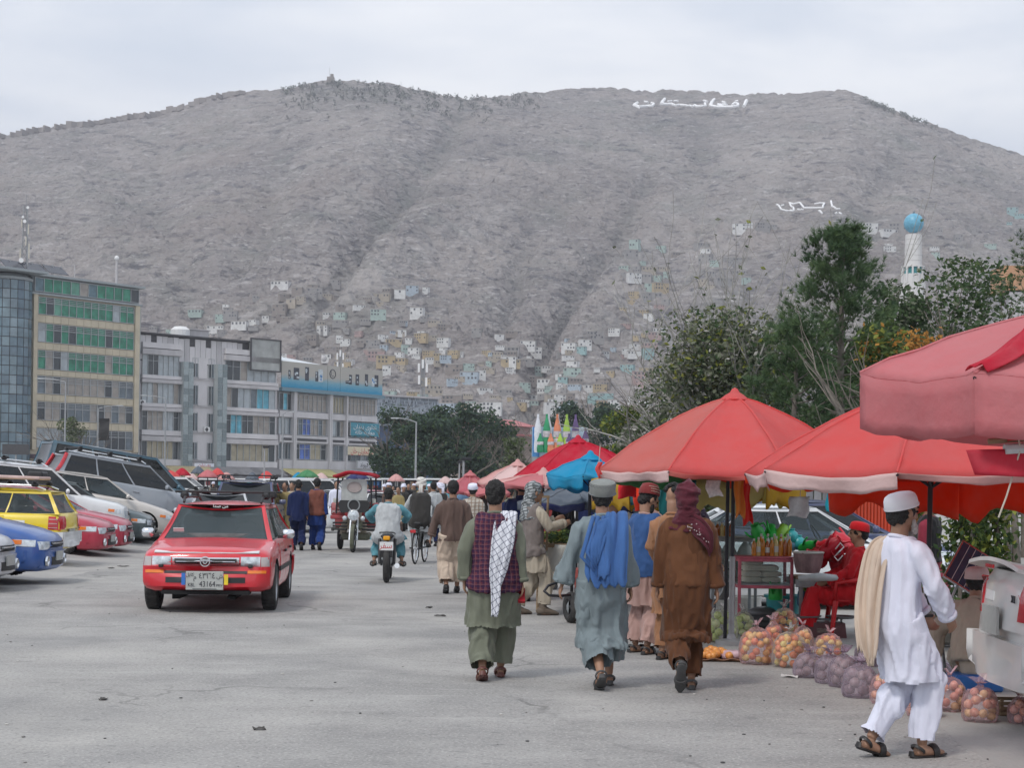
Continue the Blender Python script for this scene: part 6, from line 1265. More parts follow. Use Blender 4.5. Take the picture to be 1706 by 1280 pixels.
drape('scarf_end', [tq(.10, -.15, .46), tq(.05, -.195, .25), tq(.0, -.205, -.02), tq(-.005, -.20, -.20), tq(-.01, -.20, -.33)], [.12, .13, .08, .07, .05], (1, .1, 0), C_KEF, E1, .014, 3.0, .010, 18, 30, 1.0, ragged=.03)
q = MB(); hw = ar[1][2]+Vector((.0, .02, -.10)); q.grid(lambda u, v: hw+Vector((-.03+.06*u, .03*math.sin(v*4), .05-.13*v)), 5, 6, 0, .03)
tag(q.build('red_pouch', cloth('red_pouch', (.35, .02, .03)), loc=E1.location, rot=E1.rotation_euler), 'small red bundle held in the hand of the plaid waistcoat man', 'bundle')
# --- man in grey-blue with blue shawl
E2, tp, h, ar, lg = person('man in grey blue tunic with a bright blue shawl over his shoulder and grey cap', (XatY(1000, 13.9, 1140), 13.9, 0), R(4), NEAR, 1.0, feet=((-.02, -.18, .15, .5), (.10, .22, .10, 0)), hands=((-.40, .03, .80), (.31, .05, .70)), elbow=((-1, -.5, .1), (.6, -1, 0)), yaw=R(-4), tunic=C_GRY, hem=.33, flare=.02, trousers=C_GRY, tr=(.15, .15, .125), cuff=-.08, shoes='sandal', shoe_m=S_GRY, head='kufi', hat_m=cloth('cap_grey', (.20, .21, .20)), bulk=1.03, sleeve=.066)
drape('shawl', [tq(.10, .13, .26), tq(.10, .08, .47), tq(.08, -.03, .555), tq(.07, -.15, .46), tq(.05, -.20, .26), tq(.04, -.215, .05), tq(.06, -.22, -.04)], [.26, .27, .27, .28, .31, .30, .26], (1, -.12, .08), C_BLUS, E2, .026, 3.6, .012, 56, 34, ragged=.03)
drape('shawl_end', [tq(.02, -.12, .50), tq(-.06, -.20, .30), tq(-.07, -.225, .10), tq(-.06, -.225, .02)], [.14, .18, .2, .16], (1, 0, .2), C_BLUS, E2, .024, 2.6, .012, 30, 22, 2.0, ragged=.04)
q = MB()
for k in range(5): q.tube([tq(.19-.045*k, .02, .49-.004*k), tq(.10-.05*k, -.10, .52), tq(.0-.055*k, -.20, .35-.04*k), tq(-.06-.01*k, -.235, .16-.02*k)], [.012, .02, .018, .008], 8)
q.build('shawl_folds', C_BLUS, E2, 180)
# --- man in rust with maroon headscarf
E3, tp, h, ar, lg = person('man in rust brown shirt and tunic with dark maroon scarf wrapped round his head', (XatY(1142, 13.9, 1150), 13.9, 0), R(-2), NEAR, 1.0, feet=((-.06, -.26, .22, 1.05), (.05, .05, .09, 0)), hands=((-.30, .05, .70), (.31, -.01, .70)), elbow=((-.8, -1, 0), (.8, -1, 0)), yaw=R(-6), tunic=C_RUST, hem=.40, flare=.02, vest=None, trousers=C_RUST, tr=(.125, .11, .08), shoes='sandal', shoe_m=S_GRY, head='wrap', hat_m=C_MAR, bulk=1.0)
q = MB(); q.tube([tp(0, 0, .47), tp(0, 0, .36), tp(0, 0, .16), tp(0, 0, -.04)], [.155, .190, .192, .198], 24, ref=YF, flat=[.098, .122, .126, .138])
for i, (a, e_, w) in enumerate(ar): sx_ = Vector((.09-.18*i, 0, -.012)); q.tube([a+sx_, a+sx_*.3+Vector((0, 0, -.02)), a.lerp(e_, .3), a.lerp(e_, .6), e_, e_.lerp(w, .3)], [.05, .066, .070, .068, .065, .06], 12)
me_ = crease(remesh(q, .013, 4, 'shirt'), .012, (10, 10, 5), 4.0, (22, 22, 13), .005); me_.materials.append(cloth('rust_shirt', (.125, .053, .025))); obj('shirt', me_, E3)
drape('scarf_end', [tq(.02, -.10, .50), tq(.10, -.16, .44), tq(.18, -.15, .36), tq(.21, -.10, .24)], [.12, .17, .15, .06], (.4, 0, 1), C_MAR, E3, .016, 3, .012)
q = MB(); rr = random.Random(3)
for k in range(34): t = rr.random(); q.ell(tq(-.05+.26*t, -.155-.02*math.sin(3*t), .47-.13*t+rr.gauss(0, .02)), .006, 5, 4)
q.build('scarf_dots', mat('scarf_dot', (.4, .33, .33)), E3)
# --- man in blue waistcoat looking down at the stall
E4, tp, h, ar, lg = person('bearded man in blue waistcoat and dusty pink clothes looking down at the stall', (XatY(1068, 16.9, 1090), 16.9, 0), R(-42), NEAR, .98, lean=.12, feet=((-.12, .05, .09, 0, .2), (.11, -.05, .09, 0, -.2)), hands=((-.18, .30, .95), (.2, .28, .93)), yaw=R(-22), pitch=.45, tunic=C_PINK, hem=.50, flare=.05, vest=C_BLUEV, vhem=.82, trousers=C_PINK, tr=(.145, .14, .10), shoes='sandal', shoe_m=S_DK, head='hair', beard=M_HAIR)
q = MB(Matrix.Translation(h(0, 0, 0)) @ Matrix.Rotation(-.2, 4, 'X')); q.lathe([(.105, .045), (.108, .06), (.104, .10), (.08, .155), (.04, .17), (.001, .172)], (0, -.01, 0), 24, sy=1.1, cap=False); c_ = q.build('cap', cloth('cap_red', (.17, .03, .03)), E4, 50); q = MB(Matrix.Translation(h(0, 0, 0)) @ Matrix.Rotation(-.2, 4, 'X'))
for z, r_ in ((.075, .108), (.10, .106), (.125, .096)): q.torus((0, -.01, z), r_, .004, (0, 0, 1), 24, 5)
q.build('cap_stripe', mat('cap_stripe', (.35, .28, .22)), c_)
person('curly haired man in orange brown clothes half hidden behind the rust man', (XatY(1118, 16.3, 1095), 16.3, 0), R(-25), MID, .99, feet=((-.1, .0, .09, 0), (.1, .12, .09, 0)), hands=((-.22, .25, .95), (.22, .25, .95)), yaw=R(-10), pitch=.3, tunic=C_ORB, hem=.45, trousers=C_ORB, shoes='sandal', shoe_m=S_DK, head='curly')
# --- tan man with grey headscarf at the cart
E5, tp, h, ar, lg = person('man in tan clothes and taupe waistcoat with grey checked scarf over his head', (XatY(884, 21.8, 1020), 21.8, 0), R(-72), NEAR, 1.0, feet=((-.10, -.16, .09, 0), (.10, .14, .09, 0)), hands=((-.20, .38, 1.24), (.16, .40, 1.20)), elbow=((-.5, -.3, -1), (.5, -.3, -1)), tunic=C_TAN, hem=.56, flare=.03, vest=C_TAUPE, vhem=.78, trousers=C_TAN, tr=(.125, .12, .085), cuff=-.03, shoes='boot', shoe_m=S_TAN, head='hair')
q = MB(); hm3 = Matrix.Identity(3); q.ell(h(0, -.02, .04), (.10, .112, .11), 18, 12); q.tube([h(0, -.05, .0), h(0, -.075, -.09), tp(0, -.06, .46), tp(0, -.03, .36)], [.085, .09, .125, .19], 18, ref=YF, flat=[.09, .085, .105, .135]); me_ = crease(remesh(q, .012, 3, 'headscarf'), .02, (10, 10, 14), 2.0); me_.materials.append(C_KEFG); obj('headscarf', me_, E5)
person('dark haired man in navy jacket standing behind the tan man', (XatY(868, 24.5, 900), 24.5, 0), R(-8), MID, 1.06, hands=((-.27, .06, .74), (.27, .0, .74)), yaw=R(10), tunic=C_NAVY, hem=.62, trousers=C_NAVY)
# --- brown coat
person('man in brown suit jacket and cream trousers walking away', (XatY(753, 25.9, 980), 25.9, 0), R(6), MID, 1.02, feet=((-.09, -.04, .12, .35), (.09, .20, .09, 0)), hands=((-.40, .0, .80), (.36, .05, .80)), elbow=((-1, -.5, 0), (1, -.5, 0)), tunic=C_BRN, hem=.80, flare=.035, trousers=C_CREAM, tr=(.155, .155, .105), cuff=-.05, shoes='shoe', shoe_m=S_DK, bulk=1.08)
person('man with white cap and checked shirt beyond the brown jacket man', (XatY(787, 33, 870), 33, 0), R(-5), .018, 1.0, tunic=C_CHK, hem=.6, trousers=C_SAND, head='cap', hat_m=C_WHT)
# --- white clad man
E6, tp, h, ar, lg = person('old bearded man all in white with white cap and beige shawl on his shoulder', (XatY(1493, 10.5, 1250), 10.5, 0), R(-64), .0095, .965, lean=.02, feet=((-.07, -.15, .125, .30), (.07, .15, .095, -.02)), hands=((-.10, .28, .92), (.24, .24, .92)), elbow=((-1, -.8, 0), (1, -.8, 0)), yaw=R(2), tunic=C_WHT, hem=.50, flare=.025, trousers=C_WHT, tr=(.125, .115, .09), shoes='sandal', shoe_m=S_DK, head='cap', hat_m=mat('white_cap', (.72, .72, .76), rough=.9, var=.04), beard=M_GREYB, bulk=.92)
drape('shawl', [tq(-.08, .14, .24), tq(-.10, .10, .44), tq(-.10, .0, .53), tq(-.10, -.11, .46), tq(-.09, -.18, .24), tq(-.08, -.205, .0), tq(-.06, -.21, -.16), tq(-.05, -.20, -.28)], [.13, .14, .15, .16, .16, .15, .12, .05], (.8, .6, .05), C_BEIGE, E6, .024, 3.2, .01, 46, 40, ragged=.04)
drape('shawl_fold', [tq(-.13, .02, .53), tq(-.15, -.12, .45), tq(-.15, -.20, .2), tq(-.14, -.215, -.02), tq(-.13, -.21, -.20)], [.10, .12, .13, .13, .09], (.8, .5, .1), C_BEIGE, E6, .016, 2.4, .01, 30, 30, 2.2, ragged=.05)
q = MB(); q.box(ar[0][2]+Vector((.0, .02, .0)), (.075, .075, .02), M=Matrix.Rotation(.3, 3, 'Y'), ch=.005); w_ = q.build('wrist_watch', M_BLK, E6)
# --- seated ones
def low(x, y, z): return Vector((x, y, z))
p = (XatY(1624, 14.2, 1100), 14.2, 0)
E7, tp, h, ar, lg = person('man in sand shirt and pinkish cap sitting low behind the onion bags', p, R(-18), NEAR, 1.0, hip=.24, lean=.28, feet=((-.18, .42, .09, 0), (.16, .42, .09, 0)), hands=((-.42, .18, .22), (.30, .30, .30)), elbow=((-1, -.6, .5), (1, -.5, .3)), yaw=R(-4), pitch=.12, tunic=C_SAND, hem=.2, sit=True, trousers=C_SAND, head='cap', hat_m=cloth('cap_pinkwhite', (.58, .44, .43)), shoes='sandal', bulk=1.1, sleeve=.062)
q = MB(); q.box((0, 0, .07), (.4, .34, .14), ch=.015); tag(q.build('low_stool', mat('blue_plastic', (.03, .14, .42), rough=.4), loc=p), 'low blue stool under the sitting sand shirt man', 'stool')
p = Vector((XatY(1418, 19.2, 1020), 19.2, 0))
E8, tp, h, ar, lg = person('stall keeper in red clothes sitting on the red plastic chair', p, R(88), MID, 1.0, hip=.50, lean=-.12, feet=((-.12, .52, .10, 0), (.12, .50, .10, 0)), hands=((-.2, .30, .64), (.22, .30, .64)), pitch=.1, tunic=C_RED, hem=.45, sit=True, trousers=C_RED, tr=(.12, .115, .10), cuff=.0, shoes='shoe', shoe_m=S_DK, head='cap', hat_m=C_RED)
person('vendor in plum clothes and brown cap behind the bottle stall', (XatY(1172, 22.2, 900), 22.2, 0), R(100), MID, .97, lean=.12, hands=((-.2, .35, 1.0), (.2, .35, 1.0)), yaw=R(20), tunic=C_PLUM, hem=.6, trousers=C_BLK, head='cap', hat_m=cloth('cap_brown', (.30, .19, .13)), beard=M_HAIR)
person('boy in black leaning over the green vegetables on the cart', (XatY(950, 25.2, 880), 25.2, .25), R(110), .016, .88, lean=.35, hands=((-.2, .4, .95), (.2, .4, .95)), tunic=C_BLK, hem=.6, trousers=C_BLK)
person('man in red and dark clothes standing among the far stall goods', (XatY(918, 27.5, 880), 27.5, 0), R(170), .018, .97, tunic=cloth('dull_red', (.28, .05, .05)), hem=.5, trousers=C_DKBR)
person('dark haired person in red behind the right parasol pole', (XatY(1546, 19.5, 900), 19.5, 0), R(-120), MID, .97, tunic=cloth('wine', (.22, .03, .05)), hem=.5, trousers=C_BLK, vest=C_BLK)
person('man bending under the dark canopy behind the blue waistcoat man', (XatY(1008, 21.5, 880), 21.5, 0), R(-150), .016, .95, lean=.3, tunic=C_OCH, hem=.5, trousers=C_DKBR, hands=((-.2, .35, .9), (.2, .35, .9)))
# --- farther walkers
person('man in dark navy clothes walking beside the maroon waistcoat man', (XatY(496, 42, 900), 42, 0), R(3), .018, 1.03, feet=((-.10, .15, .09, 0), (.10, -.18, .14, .5)), tunic=C_NAVY, hem=.72, trousers=C_NAVY, tr=(.13, .12, .09))
person('man in maroon waistcoat and blue clothes walking away', (XatY(527, 42.3, 900), 42.3, 0), R(-2), .018, 1.06, feet=((-.10, .12, .09, 0), (.10, -.18, .14, .5)), tunic=C_RBLU, hem=.6, vest=C_MARV, trousers=C_RBLU, tr=(.13, .12, .09), head='hair')
person('man in ochre clothes coming towards the viewer by the navy man', (XatY(474, 47, 880), 47, 0), R(175), .02, 1.0, tunic=C_OCH, hem=.5, trousers=C_OCH)
person('man in pale clothes half hidden behind the navy man', (XatY(486, 52, 880), 52, 0), R(170), .022, 1.0, tunic=C_SAND, hem=.5, trousers=C_SAND)
# ================================================================== parasols
def ucloth(k, c, trans=.42, var=.1): return mat('canvas_'+k, c, rough=.85, c2=tuple(min(.9, x*.88+.075) for x in c), scale=3.2, trans=trans, bump=.5, bscale=13, spec=.1, detail=9)
U_RED = ucloth('coral_red', (.88, .185, .18), .6); U_RED2 = ucloth('coral_deep', (.84, .13, .125), .6); U_PINK = ucloth('faded_pink', (.66, .36, .34), .25); U_PALE = ucloth('washed_pink', (.70, .50, .48), .2); U_CRIM = ucloth('crimson', (.62, .012, .045)); U_BLUE = ucloth('sky_blue', (.01, .36, .62)); U_YEL = ucloth('pale_yellow', (.66, .58, .22)); U_MUS = ucloth('mustard', (.58, .36, .015)); U_GRN = ucloth('leaf_green', (.10, .34, .15)); U_ORG = ucloth('hot_orange', (.80, .085, .02), .6)
U_DPINK = ucloth('dusty_rose', (.74, .27, .29), .5); U_GREY = ucloth('dark_grey', (.10, .12, .15), .1); U_NAVY = ucloth('navy', (.02, .03, .14), .2); U_TEAL = ucloth('teal', (.02, .18, .22)); U_SALM = ucloth('salmon', (.85, .27, .24), .6)
M_POLE = mat('parasol_pole', (.025, .025, .03), rough=.5, metal=.3); M_POLEG = mat('pole_grey', (.35, .35, .36), rough=.5, metal=.4); M_WOOD = mat('raw_wood', (.22, .15, .09), rough=.85, scale=3, c2=(.34, .25, .16), stretch=(1, 1, 8), bump=.3); M_ROPE = mat('rope', (.5, .45, .38), rough=.9)
def umbrella(label, x, y, zr, zp, Rr, n, mats, val=.14, vmats=None, ph=0.0, tilt=(0, 0), pole=True, pole_m=None, vfun=None, sag=.05, lining=None, group='parasols over the stalls', patches=0, seed=1, px2=0.0, cat='parasol'):
    e = thing('parasol', label, cat, (x, y, 0), 0, group); rnd = random.Random(seed); Mt = Matrix.Translation((0, 0, zp)) @ Matrix.Rotation(tilt[0], 4, 'X') @ Matrix.Rotation(tilt[1], 4, 'Y') @ Matrix.Translation((0, 0, -zp))
    def sf(a, r, u=None, dz=0.0):
        k = 0 if u is None else math.sin(math.pi*u); rr_ = Rr*r*(1-.035*k*r*r)*(1 if u is None else math.cos(math.pi/n)/max(.5, math.cos((u-.5)*2*math.pi/n)))
        return Mt @ Vector((math.cos(a)*rr_, math.sin(a)*rr_, zp-(zp-zr)*(r**1.5*.9+.1*r)-sag*k*r*(1.15-r)*2-.02*k*r+dz+.008*math.sin(r*17+a*5+seed)*r+.014*r*float(vnoise([[a*9+seed, r*2.2, seed*.7]])[0])+.010*r*float(vnoise([[a*3+seed, r*9, 3.1]])[0])))
    for k in range(n):
        a0 = ph+2*math.pi*k/n; a1 = ph+2*math.pi*(k+1)/n; m_ = mats[k % len(mats)]
        q = MB(); q.grid(lambda u, v: sf(a0+(a1-a0)*u, .02+.98*v, u), 14, 16, 0, .005); pn = q.build('panel', m_, e, 180)
        if lining: q = MB(); q.grid(lambda u, v: sf(a0+(a1-a0)*(1-u), .1+.885*v, 1-u, -.03), 8, 8, 0, .003); q.build('lining', lining[k % len(lining)], e, 180)
        vd = val if vfun is None else vfun(k, (a0+a1)/2); vm = (vmats or mats)[k % len(vmats or mats)]
        if vd > .02:
            q = MB(); pht = rnd.random()*6; kw = rnd.choice([2, 3, 4])
            def vf(u, v):
                p = sf(a0+(a1-a0)*u, 1.0, u); o = Vector((math.cos(a0+(a1-a0)*u), math.sin(a0+(a1-a0)*u), 0)); return p+Vector((0, 0, -vd*v*(1+(.15 if vfun is None and val > .3 else 1)*(.16*math.sin(u*kw*3.14+pht)+.22*float(vnoise([[u*7, pht, seed]])[0])))))+o*(.025*math.sin(u*9+pht)*v-.03*v)
            q.grid(vf, 18, 4, 0, .003); q.build('valance', vm, e, 180)
        q = MB(); q.tube([sf(a0, r)+Vector((0, 0, -.022)) for r in np.linspace(.04, 1.0, 9)], .011, 5); q.build('rib', M_POLE, e)
        q = MB(); q.tube([Vector((0, 0, zr-.12)), sf(a0, .5)+Vector((0, 0, -.03))], .008, 5); q.build('strut', M_POLE, e)
        q = MB(); q.tube([sf(a0, r)+Vector((0, 0, .006)) for r in np.linspace(.05, 1.0, 9)], .010, 5); q.build('seam', m_, pn)
        for j in range(patches):
            u0 = rnd.uniform(.05, .6); r0 = rnd.uniform(.45, .85); q = MB(); q.grid(lambda u, v: sf(a0+(a1-a0)*(u0+.35*u+.05*math.sin(v*5)), r0+.16*v+.03*math.sin(u*7), u0+.35*u, .012), 7, 5, 0, .004); q.build('patch', rnd.choice([U_PALE, U_PINK]), pn, 180)
    if pole:
        q = MB(); q.tube([(px2, 0, 0), (px2*.3, 0, zr*.6), Mt @ Vector((0, 0, zp+.04))], .022, 8); q.build('pole', pole_m or M_POLE, e, 60)
    q = MB(); q.lathe([(.001, .10), (.03, .085), (.05, .05), (.10, .02), (.16, -.03)], Mt @ Vector((0, 0, zp)), 12, cap=False, wob=.1); q.build('cap', mats[0], e, 180); return e, sf
def X(px, Y, py=800): return XatY(px, Y, py)
u1 = umbrella('large coral red parasol in the centre with ragged pale patches and green lining', X(1222, 18), 18, 1.88, 2.66, 1.52, 8, [U_RED, U_RED, U_RED2, U_PINK, U_SALM, U_RED, U_RED, U_RED2], .17, [U_GRN, U_ORG, U_GRN, U_SALM, U_PALE, U_SALM, U_PINK, U_ORG], R(12), (R(1), R(-1)), True, None, lambda k, a: (.09 if k == 4 else .045) if math.sin(a) < 0 else .17, .06, [U_GRN, U_GRN, U_ORG, U_GRN, U_GRN, U_SALM, U_GRN, U_GRN], seed=3)
q = MB(); q.tube([(0, 0, 0), (0, 0, .95)], .031, 8); q.build('pole_sleeve', M_POLEG, u1[0]); q = MB(); q.tube([(-.055, .1, .0), (-.05, .06, 1.9)], .02, 8); tag(q.build('spare_pole', M_POLE, loc=(X(1222, 18), 18.0, 0)), 'second black pole leaning beside the large coral parasol pole', 'pole')
q = MB(); q.lathe([(.17, 0), (.17, .05), (.05, .07), (.04, .12)], (0, 0, 0), 14); q.build('foot', M_POLEG, u1[0])
u2 = umbrella('wide salmon red parasol at the right with glowing orange underside and long valance', X(1552, 14.2), 14.2, 1.82, 2.56, 1.62, 8, [U_SALM, U_RED, U_SALM, U_RED, U_RED, U_RED, U_SALM, U_SALM], .2, [U_ORG, U_ORG, U_ORG, U_PALE, U_PALE, U_PINK, U_PALE, U_ORG], R(22), (0, 0), True, None, lambda k, a: .13 if k in (2, 3, 4) else .34 if math.sin(a) > -.2 else .06, .05, [U_ORG]*8, patches=0, seed=5, px2=-.05)
u3 = umbrella('near faded rose parasol at the upper right with deep pink valance', X(1848, 10, 650), 10, 2.27, 2.80, 1.42, 7, [U_DPINK, U_DPINK, ucloth('rose_pink', (.78, .36, .37), .5)], .33, [U_DPINK], R(180-8), (R(2), R(4)), True, None, None, .03, seed=8)
a_ = R(172)+2*math.pi/7; q = MB(); q.grid(lambda u, v: u3[1](a_+(u-.5)*(.10+.16*v)+.05*math.sin(v*5), .99-.62*v, None, .014+.035*math.sin(math.pi*u)+.012*math.sin(u*11+v*7)), 12, 16, 0, .006); q.build('flap', U_CRIM, u3[0], 180)
# bundle, stick and red cloth hanging at the right edge
e = thing('folded_parasol', 'rolled red parasol cloth tied with a stick at the right edge', 'parasol', (X(1688, 9.2, 700), 9.2, 0), 0); z0 = P(1690, 655, 9.2).z; z1 = P(1690, 735, 9.2).z
q = MB(); q.tube([(.02, 0, z1+.02), (-.03, 0, z1+.12), (.0, 0, (z0+z1)/2+.03), (.08, .02, z0), (.3, .05, z0+.22)], [.10, .075, .09, .08, .05], 14, flat=[.07, .06, .07, .06, .04]); me_ = crease(q.mesh('bundle'), .02, (20, 20, 6), 3); me_.materials.append(U_RED2); me_.polygons.foreach_set('use_smooth', [True]*len(me_.polygons)); obj('bundle', me_, e); q = MB(); q.tube([(-.14, -.02, z1-.005), (.5, 0, z1+.05)], .016, 7); q.build('stick', M_WOOD, e)
q = MB(); q.tube([(-.06, -.05, z1-.05), (.4, -.03, z1-.02)], .032, 8); q.build('cloth_roll', C_LGREY, e); q = MB(); q.grid(lambda u, v: (-.27+.75*u+.05*v, -.05-.05*math.sin(u*6)*v, z1-.03+.0*u-(.16-.05*abs(u-.5))*v-.05*(1-u)*.5), 14, 6, 0, .006); q.build('red_flap', U_CRIM, e, 180)
q = MB(); q.tube([(0, -.06, z1+.1), (.02, -.07, z1-.05), (-.05, -.07, z1-.3), (-.09, -.06, z1-.42)], .005, 5); q.build('string', M_ROPE, e); q = MB(); q.tube([(.48, .06, 0), (.48, .06, z0+.25)], .02, 7); q.build('pole', M_POLE, e)
umbrella('bright crimson parasol behind the sky blue one', X(962, 26), 26, P(920, 792, 26).z, P(955, 735, 26).z, 1.02, 8, [U_CRIM], .04, None, R(5), (0, R(-3)), seed=11)
umbrella('small sky blue parasol with a drooping edge', X(983, 22), 22, P(980, 797, 22).z, P(985, 763, 22).z, .60, 6, [U_BLUE], .10, None, R(20), (R(-2), R(3)), vfun=lambda k, a: .14 if math.cos(a) < .2 else .05, seed=12, sag=.03)
umbrella('pale yellow parasol with deep mustard sides behind the coral one', X(1165, 20.6), 20.6, P(1165, 800, 20.6).z, P(1165, 775, 20.6).z, 1.36, 10, [U_YEL, U_YEL, U_MUS], .3, [U_YEL, U_MUS, U_MUS, U_MUS, U_MUS, U_MUS, U_TEAL, U_YEL, U_MUS, U_MUS], R(10), (0, R(-1.5)), seed=13, lining=[U_MUS])
umbrella('washed pink parasol left of the crimson one', X(862, 30), 30, P(862, 806, 30).z, P(862, 774, 30).z, .72, 8, [U_PINK, U_PALE], .06, [U_DPINK], 0, seed=14)
umbrella('small rounded rose parasol farthest left of the stalls', X(783, 38), 38, P(783, 818, 38).z, P(783, 791, 38).z, .52, 8, [U_DPINK, ucloth('rose', (.60, .16, .2))], .05, None, 0, seed=15)
umbrella('low wide dusty pink parasol under the crimson one', X(905, 24.5), 24.5, P(905, 808, 24.5).z, P(905, 790, 24.5).z, .85, 8, [U_PINK, U_DPINK], .05, None, 0, seed=16, sag=.02)
umbrella('second rose parasol just below the washed pink one', X(812, 36), 36, P(812, 822, 36).z, P(812, 806, 36).z, .5, 8, [U_DPINK], .05, None, 0, seed=18, sag=.02)
umbrella('dark grey parasol with navy underside behind the grey cap man', X(955, 23.2), 23.2, P(955, 838, 23.2).z, P(955, 812, 23.2).z, .78, 8, [U_GREY], .10, [U_GREY, U_NAVY], R(10), seed=17, lining=[U_NAVY])
umbrella('grey and navy small parasol behind the blue waistcoat man', X(1040, 22.8), 22.8, P(1040, 838, 22.8).z, P(1040, 815, 22.8).z, .42, 8, [U_GREY, U_NAVY], .10, [U_GREY, U_NAVY], R(10), seed=19)
# hanging cloths and papers
def hang(label, px, py0, py1, wpx, Y, m, amp=.02, name='hanging_cloth', sl=0.0, cat='cloth', grp='cloths and bags hung from the parasols'):
    a = P(px, py0, Y); b = P(px, py1, Y); w = wpx/F*Y; q = MB(); ph = px*.7; q.grid(lambda u, v: ((u-.5)*w+sl*w*v+.012*math.sin(v*7+ph), amp*math.sin(u*6+ph+v*2), -(a.z-b.z)*v*(1+.06*math.sin(u*5+ph))), 10, 12, 0, .004)
    o_ = tag(q.build(name, m, loc=a, smooth=180), label, cat, grp); q = MB(); q.tube([(0, 0, -.01), (.01, .0, .18)], .004, 4); q.build('string', M_ROPE, o_); return o_
hang('red cloth hanging near the red striped cap, nearer the grey cap man', 1052, 790, 830, 30, 19.0, cloth('flag_red', (.55, .02, .03)), .03, sl=-.3); hang('orange red cloth hanging just left of the striped cap', 1070, 812, 850, 26, 19.2, cloth('flag_scarlet', (.62, .04, .015)), .03); hang('dark teal cloth hanging behind the striped cap', 1112, 795, 858, 24, 19.4, cloth('flag_teal', (.01, .10, .11)), .03)
hang('printed white paper sheet hanging left of the parasol poles', 1187, 800, 828, 24, 17.0, mat('paper_print', (.42, .42, .42), c2=(.68, .67, .64), scale=30), .005, 'paper_sheet', .2, 'paper')
hang('orange yellow bag hanging at the parasol poles', 1233, 785, 862, 16, 17.3, cloth('bag_orange', (.58, .19, .03)), .03, 'hanging_bag', 0, 'bag'); hang('long red bag hanging right of the orange bag', 1241, 800, 873, 17, 17.5, cloth('bag_red', (.56, .02, .015)), .03, 'hanging_bag', .3, 'bag')
hang('orange streamer hanging above the orange bag', 1225, 772, 800, 26, 17.1, U_ORG, .03); hang('grey white plastic bag hanging before the white car window', 1333, 828, 862, 34, 17.5, mat('plastic_greywhite', (.46, .47, .48), var=.2, scale=14), .02, 'hanging_bag', -.15, 'bag'); hang('teal cloth hanging before the grey kiosk', 1391, 814, 853, 28, 24.0, cloth('flag_cyan', (.01, .20, .26)), .03); hang('red streamer hanging at the left rim of the coral parasol', 998, 770, 792, 8, 17.4, U_RED2, .01)
# ================================================================== stall furniture and goods
M_PINKF = mat('pink_painted_metal', (.46, .095, .135), rough=.5, var=.25, scale=12); M_GLCASE = glassy('case_glass', (.5, .55, .55), .10); M_GREYM = mat('grey_metal', (.28, .30, .31), rough=.5, metal=.3, var=.2)
def case(label, px0, px1, py0, py1, Y, d, mf, legs=True, shelf=True):
    x0, x1 = X(px0, Y, py0), X(px1, Y, py0); z1, z0 = P(px0, py0, Y).z, P(px0, py1, Y).z; w = x1-x0; e = thing('display_case', label, 'display case', ((x0+x1)/2, Y, 0), 0); q = MB(); t = .035
    for sx in (-1, 1):
        for sy in (0, 1): q.box((sx*(w/2-t/2), sy*d, (z1)/2 if legs else (z0+z1)/2), (t, t, z1 if legs else z1-z0), ch=.004)
    for z in (z0, z1-t/2):
        for sy in (0, 1): q.box((0, sy*d, z), (w-t*2, t*.9, t), ch=.003)
        for sx in (-1, 1): q.box((sx*(w/2-t/2), d/2, z), (t*.9, d-t, t), ch=.003)
    q.build('frame', mf, e); q = MB(); q.box((0, d/2, z0+.025), (w-.02, d-.02, .015)); q.build('shelf', M_GREYM, e); q = MB(); q.box((0, d/2, z1+.012), (w+.03, d+.03, .018), ch=.004); q.build('top', mf, e)
    for nm, (c, dm) in {'front': ((0, -.005, (z0+z1)/2), (w-.07, .006, z1-z0-.07)), 'back': ((0, d, (z0+z1)/2), (w-.07, .006, z1-z0-.07))}.items(): q = MB(); q.box(c, dm); q.build('pane', M_GLCASE, e)
    return e, (x0, x1, z0, z1)
c1 = case('pink framed glass case on legs with flour bags inside', 1230, 1322, 931, 978, 19.4, .5, M_PINKF); c2 = case('grey glass counter left of the pink framed case', 1186, 1262, 898, 968, 20.4, .5, M_GREYM)
M_FLOUR = cloth('flour_sack', (.70, .62, .50), .08); M_FLOURW = cloth('white_sack', (.58, .57, .53), .06)
def sack(label, c, d, m, rz=0.0, name='flour_bag', grp='flour bags in the cases', seed=0):
    q = MB(); q.box((0, 0, 0), d); me_ = q.mesh('s'); bm = bmesh.new(); bm.from_mesh(me_); bmesh.ops.subdivide_edges(bm, edges=bm.edges, cuts=5, use_grid_fill=True)
    for v in bm.verts:
        x, y, z = v.co.x/d[0]*2, v.co.y/d[1]*2, v.co.z/d[2]*2; k = math.sqrt(max(0, 1-.55*x**4-.0))*1; v.co.z *= (.35+.65*math.sqrt(max(0, 1-x**4*.9))*math.sqrt(max(.05, 1-y**4*.7))); v.co.x *= 1-.08*y*y; v.co.y *= 1-.08*x*x
    bm.to_mesh(me_); bm.free(); crease(me_, .006, (22, 22, 22), seed); me_.materials.append(m); me_.polygons.foreach_set('use_smooth', [True]*len(me_.polygons)); o_ = obj(name, me_, None, c, (0, 0, rz)); return tag(o_, label, 'sack', grp)
x0, x1, z0, z1 = c1[1]; rs = random.Random(5)
